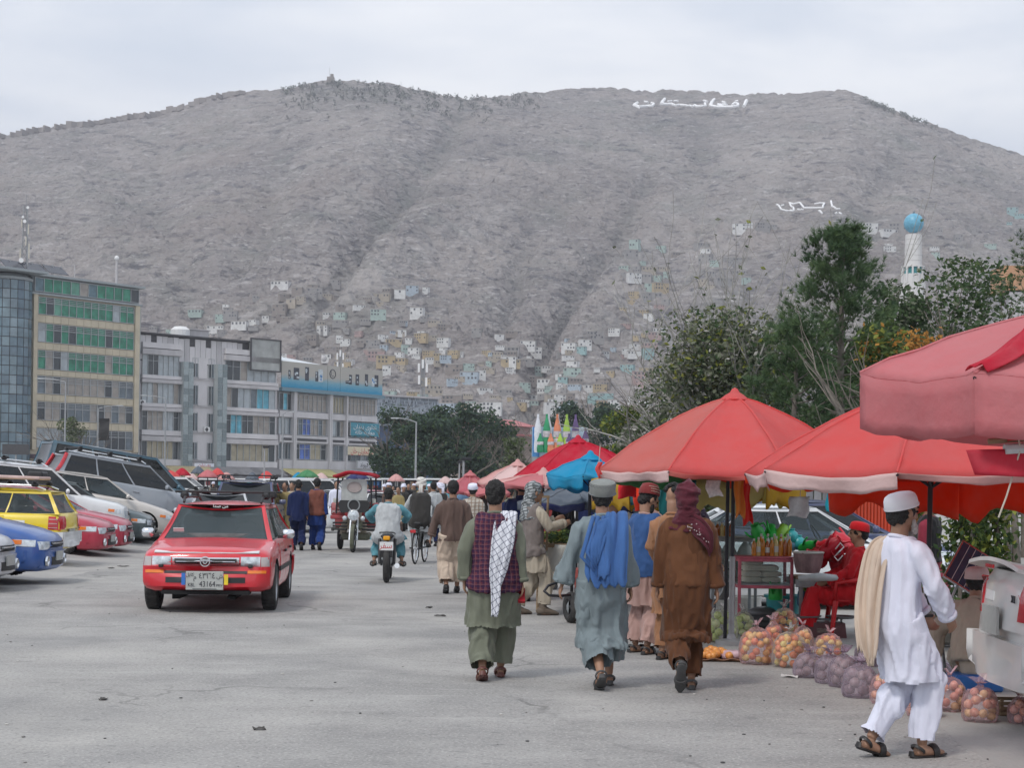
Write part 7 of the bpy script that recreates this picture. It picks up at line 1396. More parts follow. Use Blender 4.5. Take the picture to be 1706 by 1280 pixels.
for k, (fx_, lv, wl) in enumerate(((.30, 0, 'lowest of the left stack in the pink case'), (.28, 1, 'second bag of the left stack in the pink case'), (.31, 2, 'third bag of the left stack in the pink case'), (.29, 3, 'topmost bag of the left stack in the pink case'), (.62, 0, 'lowest bag in the right stack of the pink case'), (.63, 1, 'middle bag of the right stack in the pink case'), (.60, 2, 'topmost bag of the right stack in the pink case'))): sack('cream flour bag, '+wl, (x0+(x1-x0)*fx_, 19.65, z0+.075+lv*.068), (.24, .3, .075), M_FLOUR, rs.uniform(-.1, .1), seed=k)
x0, x1, z0, z1 = c2[1]
for k, (fx_, lv, wl) in enumerate(((.22, 0, 'lowest at the left of the grey counter'), (.23, 1, 'second from below at the left of the grey counter'), (.21, 2, 'third from below at the left of the grey counter'), (.72, 1, 'upright at the right end of the grey counter'), (.70, 0, 'bottom at the right end of the grey counter'))): sack('white flour bag, '+wl, (x0+(x1-x0)*fx_, 20.65, z0+.09+lv*.10), (.25, .3, .105), M_FLOURW, rs.uniform(-.1, .1), seed=k+20)
for k, fx_ in enumerate((.12, .42, .78)):
    q = MB(); q.lathe([(.09, 0), (.1, .03), (.06, .12), (.015, .18)], n=12, wob=.1); tag(q.build('flour_heap', M_FLOURW, loc=(x0+(x1-x0)*fx_, 20.6, z0+.30), smooth=180), 'pointed white flour heap, '+('leftmost', 'middle', 'rightmost')[k]+' on the upper shelf of the grey counter', 'flour', 'flour heaps in the grey counter')
M_HONEY = mat('honey', (.48, .17, .012), rough=.12, var=.3, scale=9, coat=.5); M_OILP = mat('pale_oil', (.52, .40, .16), rough=.12, var=.2, coat=.5); M_TEA = mat('dark_honey', (.30, .075, .01), rough=.12, var=.3, coat=.5); M_LID = mat('bottle_lid', (.50, .5, .46), rough=.4, var=.2); M_CLEARJ = mat('jar_empty_glass', (.42, .46, .44), rough=.08, coat=.5)
def bottle(label, px, Y, z, h, r, m, grp='honey and oil bottles on the stall'):
    o_ = MB().lathe([(r*.92, 0), (r, .01), (r, h*.62), (r*.86, h*.72), (r*.45, h*.82), (r*.42, h*.9)], n=12).build('bottle', m, loc=(X(px, Y, 920), Y, z), smooth=50); tag(o_, label, 'bottle', grp); MB().lathe([(r*.48, h*.88), (r*.48, h), (r*.4, h*1.01)], n=10).build('lid', M_LID, o_); MB().lathe([(r*1.02, h*.2), (r*1.02, h*.5)], n=12, cap=False).build('print_band', M_LID if int(px) % 3 == 0 else m, o_); return o_
zt1 = c1[1][3]+.03; pos = ['leftmost', 'second', 'third', 'fourth', 'fifth', 'sixth', 'seventh', 'eighth', 'ninth']
for k in range(9): bottle(f"{['amber', 'dark amber', 'orange', 'pale oil'][k*7 % 4]} bottle, {pos[k]} in the front row on the pink case", 1256+k*7.4, 19.48, zt1, .20+.015*(k % 3), .028, [M_HONEY, M_TEA, M_HONEY, M_OILP][k*7 % 4])
for k in range(5): bottle(f"half empty {['amber', 'clear', 'pale'][k % 3]} bottle, {pos[k]} in the back row on the pink case", 1268+k*11, 19.72, zt1, .25, .03, [M_HONEY, M_CLEARJ, M_OILP][k % 3])
zt2 = c2[1][3]+.03
for k in range(6): bottle(f'small honey jar with pale lid, {pos[k]} in the row on the grey counter', 1180+k*7.5, 20.5, zt2, .17, .03, [M_OILP, M_HONEY, M_TEA][k % 3], 'jars on the grey counter')
bottle('large orange oil can standing low under the grey counter', 1197, 20.2, .52, .32, .08, M_HONEY); 
M_GPL = mat('green_plastic', (.02, .42, .06), rough=.35, var=.1); M_RPL = mat('red_plastic', (.52, .012, .03), rough=.35, var=.12); M_TPL = mat('teal_plastic', (.03, .33, .36), rough=.35, var=.1); M_BPL = mat('blue_plastic2', (.05, .15, .30), rough=.35); M_LGPL = mat('lime_plastic', (.25, .52, .06), rough=.35)
def jug(label, px, py, Y, m, rot, s=1.0, grp='plastic jugs piled on the stall'):
    e = MB().lathe([(.075*s, 0), (.085*s, .02*s), (.08*s, .16*s), (.055*s, .2*s), (.05*s, .235*s), (.058*s, .24*s), (.05*s, .23*s), (.045*s, .2*s)], n=16, cap=False).lathe([(.001, .004), (.075*s, .004)], n=16, cap=False).build('jug', m, loc=P(px, py, Y), rot=rot, smooth=50); tag(e, label, 'jug', grp)
    MB().tube([(.05*s, 0, .21*s), (.12*s, 0, .2*s), (.135*s, 0, .12*s), (.082*s, 0, .05*s)], .011*s, 6).build('handle', m, e, 180); MB().tube([(-.07*s, 0, .08*s), (-.13*s, 0, .15*s), (-.16*s, 0, .22*s)], [.018*s, .014*s, .011*s], 7).build('spout', m, e, 180)
for (px, py, m, ro, lb) in ((1268, 902, M_GPL, (.2, -.5, .3), 'bright green jug tipped left on the case top'), (1286, 903, M_GPL, (-.3, .6, 1), 'bright green jug tipped right, highest on the case'), (1299, 905, M_LGPL, (.4, .2, 2), 'lime green jug right of the bright green ones'), (1276, 912, M_GPL, (1.2, .2, 0), 'green jug lying low between the bottles'), (1336, 918, M_GPL, (1.1, .6, .5), 'green jug lying in front of the teal balls')): jug(lb, px, py, 19.9, m, ro, .95)
for (px, py, m, r_, lb) in ((1306, 905, M_BPL, .075, 'blue round pot left of the teal ball'), (1318, 895, M_TPL, .09, 'teal ball-shaped pot on top of the pile'), (1330, 905, M_TPL, .085, 'teal ball-shaped pot at the right of the pile'), (1316, 908, mat('slate_plastic', (.1, .22, .32), rough=.4), .085, 'slate blue round pot low in the pile'), (1345, 912, mat('mauve', (.3, .12, .18), rough=.5), .07, 'mauve round pot beside the red jugs')):
    o_ = MB().lathe([(r_*.5, -r_), (r_*.9, -r_*.6), (r_, 0), (r_*.85, r_*.55), (r_*.45, r_*.85), (r_*.5, r_*1.05)], n=16).build('pot', m, loc=P(px, py, 20.0), smooth=60); tag(o_, lb, 'pot', 'round plastic pots on the stall'); MB().torus((0, 0, r_*1.05), r_*.48, r_*.07, (0, 0, 1), 14, 5).build('rim', m, o_, 180)
RJ = [(1366, 938, 'lowest left'), (1386, 944, 'lowest middle'), (1408, 942, 'lowest right'), (1372, 924, 'middle row left'), (1392, 928, 'middle row centre'), (1412, 928, 'middle row right'), (1378, 912, 'upper left'), (1398, 912, 'upper right'), (1418, 914, 'far upper right')]
for k, (px, py, w) in enumerate(RJ): jug(f'red plastic jug, {w} of the red jug heap', px, py, 19.5+.12*(k % 3), M_RPL, (rs.uniform(.6, 1.6), rs.uniform(-.6, .6), rs.uniform(0, 6)), 1.12, 'red jugs heaped on the cart')
q = MB(); q.tube([P(1392, 915, 19.2), P(1400, 905, 19.15), P(1406, 912, 19.15), P(1398, 920, 19.1), P(1390, 928, 19.15), P(1396, 935, 19.1), P(1404, 926, 19.1)], .008, 5); tag(q.build('white_cord', M_WHT), 'white cord tying the red jugs together', 'cord')
# cart under the red jugs
xc = X(1382, 19.6, 960); zc_ = P(1382, 958, 19.6).z; e = thing('hand_cart', 'wooden hand cart carrying the red jugs and the wrapped basket', 'cart', (xc, 19.6, 0)); 
for k in range(5): MB().box((0, -.25+k*.12, zc_-.03), (.86, .11, .03), ch=.004).build('plank', M_WOOD, e)
MB().box((0, -.33, zc_-.09), (.9, .035, .09)).box((0, .33, zc_-.09), (.9, .035, .09)).build('frame', M_GREYM, e)
for sx in (-1, 1):
    for sy in (-1, 1): MB().box((sx*.38, sy*.28, (zc_-.1)/2), (.04, .04, zc_-.1)).build('leg', M_GREYM, e)
o_ = tag(MB().tube([P(1330, 964, 19.0), P(1365, 962, 18.95), P(1405, 964, 19.0)], [.05, .07, .05], 10, flat=[.03, .05, .03]).build('rolled_cloth', C_LGREY, smooth=180), 'rolled grey white cloth lying on the cart edge', 'cloth')
q = MB(); q.lathe([(.13, 0), (.16, .1), (.175, .22), (.18, .235), (.16, .24), (.15, .2), (.14, .19)], n=18, wob=.03); o_ = tag(q.build('basket', cloth('wrap_mauve', (.24, .16, .165), .4, 9), loc=P(1346, 955, 19.3), smooth=50), 'basket wrapped in mauve brown plastic left of the red jugs', 'basket'); MB().torus((0, 0, .235), .175, .012, (0, 0, 1), 20, 6).build('rim', M_LID, o_, 180)
# tubs, sacks, crate, scale, chair
q = MB(); q.lathe([(.17, 0), (.21, .3), (.23, .31), (.23, .335), (.2, .335), (.16, .03)], n=20, cap=False); q.lathe([(.001, .02), (.165, .02)], n=20, cap=False); e = tag(q.build('tub', M_TPL, loc=(X(1305, 20.1, 1020), 20.1, .0), smooth=50), 'turquoise plastic tub under the pink framed case', 'tub'); e.scale = (1, 1, 1.25); MB().torus((0, 0, .325), .225, .012, (0, 0, 1), 22, 6).build('rim', M_TPL, e, 180)
for (px, py, m, lb) in ((1292, 1000, M_GPL, 'green scoop standing before the turquoise tub'), (1345, 995, M_LGPL, 'lime green jug hanging under the cart'), (1340, 1010, M_BPL, 'blue bucket under the cart front')): jug(lb, px, py, 19.6, m, (0, 0, 1), 1.0, 'small plastic jugs under the stall')
for (px, py, r_, h, lb) in ((1245, 1034, .17, .30, 'open white woven sack with green peas under the pink case'), (1212, 1038, .15, .27, 'grey white sack beside the parasol pole')):
    q = MB(); q.lathe([(r_*.8, 0), (r_*1.05, h*.3), (r_, h*.8), (r_*1.08, h), (r_*.95, h*1.02), (r_*.9, h*.9)], n=18, wob=.03, cap=False); o_ = tag(q.build('open_sack', M_FLOURW, loc=G(px, py), smooth=60), lb, 'sack'); MB().lathe([(.001, h*.95), (r_*.5, h*.94), (r_*.92, h*.88)], n=14, cap=False).build('peas', mat('peas', (.10, .14, .05), var=.5, scale=60, bump=.8), o_)
def crate(label, px, py, w, d, h, m):
    e = thing('crate', label, 'crate', G(px, py), 0, 'crates on the ground')
    for sy in (-1, 1):
        for k in range(3): MB().box((0, sy*d/2, h*(.15+.32*k)), (w, .015, h*.22), ch=.003).build('slat', m, e)
    for sx in (-1, 1):
        for k in range(3): MB().box((sx*w/2, 0, h*(.15+.32*k)), (.015, d-.02, h*.22), ch=.003).build('slat', m, e)
        for sy in (-1, 1): MB().box((sx*(w/2-.02), sy*(d/2-.022), h/2), (.025, .025, h)).build('corner_post', m, e)
    MB().box((0, 0, .012), (w-.03, d-.03, .02)).build('bottom', m, e); return e
crate('dark grey plastic crate behind the tallest apple bag', 1270, 1052, .42, .34, .20, mat('crate_grey', (.07, .075, .08), rough=.6)); o_ = tag(MB().ell((0, 0, .2), (.2, .15, .08), 14, 8).build('plastic_sheet', mat('plastic_smoke', (.14, .14, .145), rough=.35, var=.3), loc=G(1272, 1050), smooth=180), 'smoky plastic sheet bunched on the grey crate', 'sheet')
e = thing('platform_scale', 'maroon platform scale with two grey pans in front of the red chair', 'scale', G(1372, 1062)); M_MRN = mat('maroon_metal', (.12, .05, .055), rough=.6, var=.3); q = MB(); q.prism([(-.24, 0), (.24, 0), (.22, .17), (-.22, .17)], .26, Matrix.Translation((0, -.13, 0))); q.build('base', M_MRN, e)
for sx in (-1, 1): MB().tube([(sx*.2, 0, .16), (sx*.2, 0, .215)], .012, 6).lathe([(.001, .215), (.13, .215), (.17, .235), (.175, .245), (.16, .245), (.13, .225)], (sx*.2, 0, 0), 18, cap=False).build('pan', M_GREYM, e, 50)
MB().box((0, 0, .20), (.32, .03, .03)).build('beam', M_GREYM, e); MB().box((0, -.133, .085), (.2, .006, .05)).build('scale_plate', mat('scale_plate', (.2, .15, .13), scale=40, var=.4), e)
p = Vector((X(1418, 19.2, 1020), 19.2, 0)); e = thing('plastic_chair', 'red plastic armchair under the stall keeper in red', 'chair', p, R(88)); M_RCH = mat('red_chair', (.55, .01, .015), rough=.35, var=.06)
MB().box((0, .02, .425), (.44, .44, .035), ch=.012).build('seat', M_RCH, e, 50); q = MB(); q.grid(lambda u, v: ((u-.5)*(.46-.08*v*v), -.20-.14*v-.05*math.sin(math.pi*u), .43+.46*v-.06*abs(u-.5)*v), 10, 8, 0, .015); q.build('backrest', M_RCH, e, 60)
for sx in (-1, 1):
    for sy in (-1, 1): MB().tube([(sx*.2, sy*.19+.02, .42), (sx*.235, sy*.24+.02, 0)], [.035, .024], 6).build('leg', M_RCH, e)
    MB().tube([(sx*.21, .22, .43), (sx*.245, .21, .63), (sx*.25, .05, .655), (sx*.24, -.22, .66)], [.028, .026, .03, .026], 8).build('armrest', M_RCH, e, 180)
# ---- bags of fruit, potatoes, onions
M_BAGC = glassy('clear_bag_film', (.85, .82, .80), .09, .12, (.97, .97, .96)); M_NETV = glassy('violet_net', (.55, .46, .53), .24, .4, (.92, .86, .92)); M_BAGP = glassy('pink_bag_film', (.85, .62, .66), .13, .15, (.98, .93, .94))
def fruit_mesh(k, r, m, dimple=True): q = MB(); q.lathe([(.001, r*.80), (r*.3, r*.93), (r*.72, r*.72), (r, 0), (r*.75, -r*.7), (r*.3, -r*.92), (.001, -r*.85)], n=9, cap=False); me_ = q.mesh(k, m, 180); return me_
def fm(k, c, c2): return mat(k, c, rough=.35, c2=c2, scale=14, coords='Object', var=.2)
AP = [fruit_mesh('apple', .036, fm('apple_yellow', (.74, .50, .14), (.76, .34, .12))), fruit_mesh('apple', .037, fm('apple_peach', (.76, .34, .14), (.66, .16, .09))), fruit_mesh('apple', .034, fm('apple_lime', (.62, .56, .18), (.74, .50, .18)))]
GP = [fruit_mesh('pear', .046, fm('pear_green', (.42, .52, .14), (.56, .62, .24))), fruit_mesh('pear', .044, fm('pear_pale', (.56, .62, .30), (.64, .66, .34)))]
ON = [fruit_mesh('onion', .036, fm('onion_red', (.62, .25, .17), (.70, .42, .28))), fruit_mesh('onion', .034, fm('onion_pink', (.72, .42, .34), (.64, .27, .2))), fruit_mesh('onion', .033, fm('onion_gold', (.72, .45, .2), (.76, .54, .3)))]
PO = [fruit_mesh('potato', .043, fm('potato_a', (.30, .24, .22), (.40, .32, .29))), fruit_mesh('potato', .046, fm('potato_b', (.36, .28, .27), (.26, .21, .21)))]
OR = [fruit_mesh('apricot', .04, fm('apricot', (.66, .23, .05), (.68, .32, .09)))]
def heap(rnd, w, h, r, n):
    """fruit packed against the skin of the bag"""
    out = []; tries = 0
    while len(out) < n and tries < n*60:
        tries += 1; a = rnd.uniform(0, 2*math.pi); t = rnd.random(); zz = r+(h-2*r)*t; rad = (w/2-r)*math.sqrt(max(.02, 1-(max(0, (t-.45))/.62)**2))*(.9+.1*math.sin(min(1, t*4)*1.57)); k = rnd.choice([1, 1, 1, .6]); p = Vector((math.cos(a)*rad*k, math.sin(a)*rad*k, zz))
        if k < 1 and t < .75: continue
        if all((p-o_).length > r*1.62 for o_ in out): out.append(p)
    return out
FN = {'apple': 'apple', 'pear': 'pear', 'onion': 'onion', 'potato': 'potato', 'apricot': 'apricot'}
def bag(label, px, py, wpx, hpx, kind, pool, film, r, grp, rnd, n=70, Y=None, knot=True, tie=None, lean=0.0):
    g_ = G(px, py); Y = Y or g_.y; w = wpx/F*Y; h = hpx/F*Y; e = thing('produce_bag', label, 'bag', (g_.x, Y+w*.45, 0), rnd.uniform(0, 6), grp); hf = h*.86
    for p in heap(rnd, w*.98, hf, r, n):
        if (Matrix.Rotation(e.rotation_euler.z, 3, 'Z') @ p).y > w*.22: continue
        obj(kind, rnd.choice(pool), e, p, (rnd.uniform(0, 6), rnd.uniform(0, 6), rnd.uniform(0, 6)))
    q = MB(); nn = 24; sd = rnd.random()*9
    prof = [(.30, .0), (.46, .005), (.515, .14), (.525, .32), (.51, .50), (.46, .68), (.36, .83), (.20, .93), (.07, .98)]
    q.lathe([(w*a, h*.93*b) for a, b in prof], n=nn, cap=False, wob=.02); me_ = q.mesh('bag_film', film, 180); bm = bmesh.new(); bm.from_mesh(me_); bmesh.ops.subdivide_edges(bm, edges=bm.edges, cuts=1, use_grid_fill=True); bm.to_mesh(me_); bm.free(); crease(me_, .013, (26, 26, 9), sd, (50, 50, 40), .005); me_.polygons.foreach_set('use_smooth', [True]*len(me_.polygons)); obj('bag_film', me_, e)
    if knot:
        q = MB(); q.tube([(0, 0, h*.88), (.005, 0, h*.95), (.01, 0, h*.985)], [.03, .012, .02], 9)
        for k in range(3): a = k*2.1+sd; q.grid(lambda u, v: ((u-.5)*.05*(1+v)+math.cos(a)*.05*v, math.sin(a)*.05*v+.01*math.sin(u*9), h*.97+.07*v*(1-.4*k)), 5, 4, 0, .002)
        q.build('bag_knot', tie or film, e, 180)
    return e
rb_ = random.Random(77); AG = 'apple bags in front of the stall'; PG = 'potato bags on the ground'; OG = 'onion bags on the ground'
bag('clear bag of green pears at the foot of the parasol pole', 1205, 1073, 52, 62, 'pear', GP, M_BAGC, .046, 'pear bags', rb_, 60); bag('smaller clear bag of green pears right of the parasol pole', 1240, 1062, 38, 45, 'pear', GP, M_BAGC, .046, 'pear bags', rb_, 50); bag('pear bag half hidden behind the rust man', 1186, 1068, 30, 45, 'pear', GP, M_BAGC, .046, 'pear bags', rb_, 40)
bag('tallest apple bag, standing behind the others before the grey crate', 1309, 1068, 48, 58, 'apple', AP, M_BAGC, .036, AG, rb_, 80); bag('pinkish apple bag at the left of the front row', 1264, 1110, 56, 68, 'apple', AP, M_BAGP, .036, AG, rb_, 90); bag('yellow apple bag in the middle of the front row', 1319, 1115, 56, 66, 'apple', AP, M_BAGC, .036, AG, rb_, 90)
bag('apple bag squeezed behind the left front bag', 1290, 1088, 30, 56, 'apple', AP, M_BAGP, .036, AG, rb_, 50); bag('apple bag squeezed behind the middle front bag', 1340, 1092, 34, 52, 'apple', AP, M_BAGP, .036, AG, rb_, 50); bag('low pink apple bag alone at the right beyond the potatoes', 1385, 1098, 48, 44, 'apple', AP, M_BAGP, .036, AG, rb_, 70)
for (px, py, w, h, lb) in ((1350, 1132, 48, 46, 'violet net bag of potatoes at the left end of the row'), (1385, 1142, 46, 54, 'violet net bag of potatoes, second from the left end'), (1410, 1148, 50, 60, 'tall violet net bag of potatoes in the middle of the row'), (1438, 1166, 58, 62, 'large violet net bag of potatoes nearest the white clad man'), (1448, 1112, 40, 42, 'violet net bag of potatoes farthest back by the shawl'), (1560, 1130, 60, 32, 'flat violet bag behind the onion bags')): bag(lb, px, py, w, h, 'potato', PO, M_NETV, .044, PG, rb_, 70, tie=M_NETV)
for (px, py, w, h, lb) in ((1472, 1176, 36, 58, 'onion bag half hidden behind the white clad man'), (1545, 1198, 56, 66, 'onion bag right beside the white trousers'), (1588, 1188, 58, 62, 'onion bag in the middle before the sitting man'), (1640, 1206, 58, 66, 'onion bag nearest the white car bumper'), (1703, 1208, 36, 48, 'onion bag cut by the right edge under the white car')): bag(lb, px, py, w, h, 'onion', ON, M_BAGP, .035, OG, rb_, 95)
# tray of apricots
g_ = G(1197, 1104); e = thing('fruit_tray', 'torn brown cardboard tray of apricots on the ground', 'tray', g_); q = MB(); q.grid(lambda u, v: ((u-.5)*.52, (v-.5)*.36+.15, .012+.05*max(0, abs(u-.5)*2-.85)*6*.5+.03*max(0, abs(v-.5)*2-.8)*4+.008*math.sin(u*19+v*5)), 18, 10, 0, .008); q.build('tray', mat('cardboard', (.20, .10, .06), var=.3, scale=7), e, 60)
for k in range(46): x, y = rb_.gauss(-.03, .12), .15+rb_.gauss(0, .085); obj('apricot', OR[0], e, (max(-.23, min(.22, x)), max(.0, min(.3, y)), .05+.05*math.exp(-((x+.03)**2+(y-.15)**2)/.012)+.006*(k % 3)), (k, k*2, 0))
q = MB(); q.ell((0, 0, 0), (.11, .08, .05), 14, 8); me_ = crease(q.mesh('plastic_wrap', mat('crumpled_pink_plastic', (.55, .38, .42), rough=.25, var=.2, scale=20), 180), .02, (22, 22, 22), 2); tag(obj('plastic_wrap', me_, None, g_+Vector((.14, .08, .06))), 'crumpled pinkish plastic wrap on the apricot tray', 'plastic wrap')
# wheelbarrow pulled by the grey-blue man
b = Vector((X(948, 15.2, 1005), 15.2, 0)); e = thing('wheelbarrow', 'wheelbarrow with fat black tyre standing just beyond the grey blue man', 'wheelbarrow', (XatY(952, 20.6, 1000), 20.6, 0)); e.scale = (1.18, 1.18, 1.18); r_ = .165; q = MB(); q.torus((0, 0, r_), r_-.05, .05, (1, .35, 0), 28, 10); q.torus((0, 0, r_), .075, .02, (1, .35, 0), 20, 6); q.build('tyre', M_TYRE, e, 60); q = MB(); q.lathe([(.07, -.03), (.02, -.05), (.02, .05), (.07, .03)], (0, 0, r_), 14, M=Matrix.Rotation(R(90), 3, 'Y')); q.build('rim', M_GREYM, e)
q = MB(); q.tube([(-.02, -.1, .30), (-.14, -.3, .30), (-.24, -.36, .31), (-.29, -.33, .35), (-.25, -.25, .40), (-.1, -.1, .45), (.1, .1, .44)], .014, 8); q.build('handle', M_POLE, e, 180); q = MB(); q.tube([(.1, -.2, .32), (.12, .1, .3), (.12, .3, .3)], .016, 7); q.tube([(0, -.08, r_), (.05, -.1, .33)], .012, 6); q.build('frame', M_POLE, e); q = MB(); q.prism([(0, .3), (.28, .3), (.36, .56), (-.06, .56)], .4, Matrix.Translation((.06, .0, 0))); q.build('tray', mat('barrow_red', (.28, .06, .05), var=.3), e)
# vegetable cart of the tan man
b = Vector((X(935, 22.3, 930), 22.3, 0)); e = thing('vegetable_cart', 'cart heaped with green vegetables and hung with white sacking', 'cart', b); zc2 = P(935, 905, 22.3).z; MB().box((0, .2, zc2-.03), (.72, .7, .05)).build('deck', M_WOOD, e)
q = MB()
for k in range(420):
    a = Vector((rb_.gauss(0, .16), .15+rb_.gauss(0, .18), zc2+abs(rb_.gauss(0, .07)))); d = Vector((rb_.gauss(0, 1), rb_.gauss(0, 1), rb_.gauss(.4, .5))).normalized()*rb_.uniform(.05, .13); s_ = d.orthogonal().normalized()*.016; q.add([a, a+d*.5+s_, a+d, a+d*.5-s_], [(0, 1, 2, 3)], rb_.choice([0, 0, 1, 2]))
tag(q.build('greens', [M_LF_M, M_LF_Y, M_LF_D], e), kind='stuff'); q = MB(); q.grid(lambda u, v: (-.36+.72*u*.6, -.17-.05*math.sin(u*9+v*2), zc2-.02-.52*v*(1-.2*u)), 12, 8, 0, .008); q.build('sacking', M_FLOURW, e, 180)
for sx in (-1, 1): MB().tube([(sx*.3, .0, 0), (sx*.3, .0, zc2)], .025, 6).build('leg', M_WOOD, e)
for (dx, dz) in ((-.30, .42), (-.20, .38)): MB().tube([(dx, -.2, zc2-.1), (dx+.01, -.2, P(915, 826, 22.3).z-.0*dz)], .016, 6).build('upright', M_WOOD, e)
MB().box((-.25, -.2, P(915, 828, 22.3).z), (.16, .03, .03)).build('crossbar', M_WOOD, e)
# dark heap standing in for the person crouching behind the white-clad man, solar panel, kerb, shrubs, vines, corrugated wall
q = MB(); q.tube([(-.16, 0, .03), (-.02, 0, .10), (.12, .02, .22), (.2, .05, .34)], [.05, .085, .11, .10], 12); me_ = crease(remesh(q, .014, 2, 'dark_heap'), .02, (12, 12, 12), 2); me_.materials.append(C_BLK); tag(obj('dark_heap', me_, None, G(1458, 1100)), 'black cloth heap standing in for a person crouching behind the white clad man', 'sack')
p = P(1610, 945, 15.2); e = thing('solar_panel', 'small framed blue solar panel leaning beside the vines', 'solar panel', p, rot=(R(-28), R(32), R(-6))); MB().box((0, 0, 0), (.26, .02, .40)).build('panel', mat('solar_blue', (.035, .06, .10), rough=.12, var=.2, coat=.8), e); q = MB()
for sx in (-1, 1): q.box((sx*.137, 0, 0), (.015, .03, .43))
for sz in (-1, 1): q.box((0, 0, sz*.207), (.26, .03, .015))
q.build('frame', M_CHROME, e); q = MB(); [q.box((x, -.012, 0), (.004, .004, .40)) for x in (-.065, 0, .065)]; q.build('cell_line', M_WHT, e); q = MB(); q.tube([(0, .03, 0), (.05, .12, -.5), (.05, .14, -.85)], .012, 6); q.build('prop', M_POLEG, e)
e = thing('hand_truck', 'handle bars of a parked hand cart behind the white clad man', 'cart', (X(1568, 14.6, 1000), 14.6, 0)); MB().tube([(-.1, 0, .75), (.0, 0, .76), (.08, .05, .72), (.26, .1, .70)], .016, 7).build('handle', M_POLE, e); MB().tube([(-.1, .02, .74), (.02, .0, .3), (.06, 0, .0)], .014, 6).build('frame', M_GREYM, e); MB().box((-.05, 0, .80), (.2, .1, .1), ch=.03).build('bag', M_FLOURW, e)
M_STONE = mat('kerb_stone', (.24, .23, .21), rough=.95, var=.25, scale=4, bump=.4)
e = thing('kerb_wall', 'low rough stone wall behind the sitting man', 'wall', (0, 0, 0))
for r_ in range(2):
    for k in range(13): MB(Matrix.Translation((X(1530, 18)+.28*k+.12*r_, 18.2+rb_.gauss(0, .015), .11+.19*r_)) @ Matrix.Rotation(rb_.gauss(0, .04), 4, 'Z')).box((0, 0, 0), (.265+rb_.uniform(-.03, .005), .3, .175), ch=.03).build('stone', M_STONE, e)
def vine(label, px, Y, py0, py1, r_, n, rnd):
    z1 = P(px, py0, Y).z; z0 = max(0.1, P(px, py1, Y).z); e = thing('climbing_vine', label, 'plant', (X(px, Y, 900), Y, 0), 0, 'vines on the posts'); MB().tube([(0, 0, 0), (.03, 0, (z0+z1)/2), (0, 0, z1)], .022, 6).build('stem', M_BARK, e); q = MB()
    for k in range(n): t = rnd.random(); leaf(q, Vector((rnd.gauss(0, r_), rnd.gauss(0, r_), z0+(z1-z0)*t)), .042, rnd, rnd.choice([0, 0, 1, 2]), .8)
    q.build('leaves', [M_LF_M, M_LF_Y, M_LF_D], e)
rv = random.Random(13); vine('leafy vine hanging on the post behind the old man in white', 1598, 17.4, 846, 960, .09, 520, rv); vine('leafy vine hanging on the post above the sitting man', 1658, 17.2, 838, 965, .10, 620, rv); vine('third vine between the two leafy posts', 1634, 18.2, 850, 940, .06, 240, rv)
for (px, py, r_, lb) in ((1565, 985, .22, 'low dark shrub at the parasol pole foot'), (1596, 975, .2, 'small shrub under the first vine'), (1640, 990, .2, 'small dark shrub below the solar panel')):
    e = thing('shrub', lb, 'plant', (X(px, 17.6, 950), 17.6, 0), 0, 'shrubs behind the kerb'); MB().tube([(0, 0, 0), (0, 0, .5)], .015, 5).build('stem', M_BARK, e); q = MB()
    for k in range(380): leaf(q, Vector((rv.gauss(0, r_), rv.gauss(0, r_*.6), .35+abs(rv.gauss(0, .2)))), .04, rv, rv.choice([0, 1, 1, 2]))
    q.build('leaves', [M_LF_M, M_LF_D, M_LF_G], e)
for (px, py0, lb) in ((1676, 850, 'bare grey tree trunk right of the vines'), (1690, 846, 'thin crooked trunk at the right edge'), (1612, 850, 'wooden post between the vines')):
    tag(MB().tube([(0, 0, 0), (.03, 0, .9), (-.02, .02, P(px, py0, 17.8).z+.3)], [.05, .045, .035], 7).build('wooden_post', M_BARK, loc=(X(px, 17.8, 900), 17.8, 0), smooth=60), lb, 'post', 'posts and trunks by the vines')
M_CORR = mat('red_corrugated', (.50, .055, .02), rough=.5, var=.15, scale=2); e = thing('corrugated_kiosk', 'orange red corrugated metal kiosk behind the white cap', 'kiosk', (X(1450, 29, 870), 29, 0)); z1 = P(1450, 822, 29).z+.35
n = 16; w = 90/F*29
for k in range(n): MB().tube([(-w/2+w*(k+.5)/n, 0, 0), (-w/2+w*(k+.5)/n, 0, z1)], w/n*.46, 6).build('corrugation', M_CORR, e)
MB().box((0, .06, z1/2), (w, .05, z1)).build('wall', M_CORR, e); MB().box((0, .3, z1+.03), (w+.3, 1, .06)).build('roof', M_GREYM, e)
e = thing('grey_kiosk', 'grey metal kiosk with posts left of the red corrugated one', 'kiosk', (X(1390, 30, 870), 30, 0))
for k in range(7): MB().box((-.45+k*.15, 0, .95), (.13, .04, 1.9), ch=.01).build('panel', mat('kiosk_grey_%d' % (k % 2), (.22+.1*(k % 2), .23+.1*(k % 2), .25+.1*(k % 2))), e)
MB().box((0, .3, 1.95), (1.3, .9, .06)).build('roof', M_GREYM, e); MB().tube([(.35, -.1, 0), (.35, -.1, 2)], .04, 6).build('post', M_POLE, e)
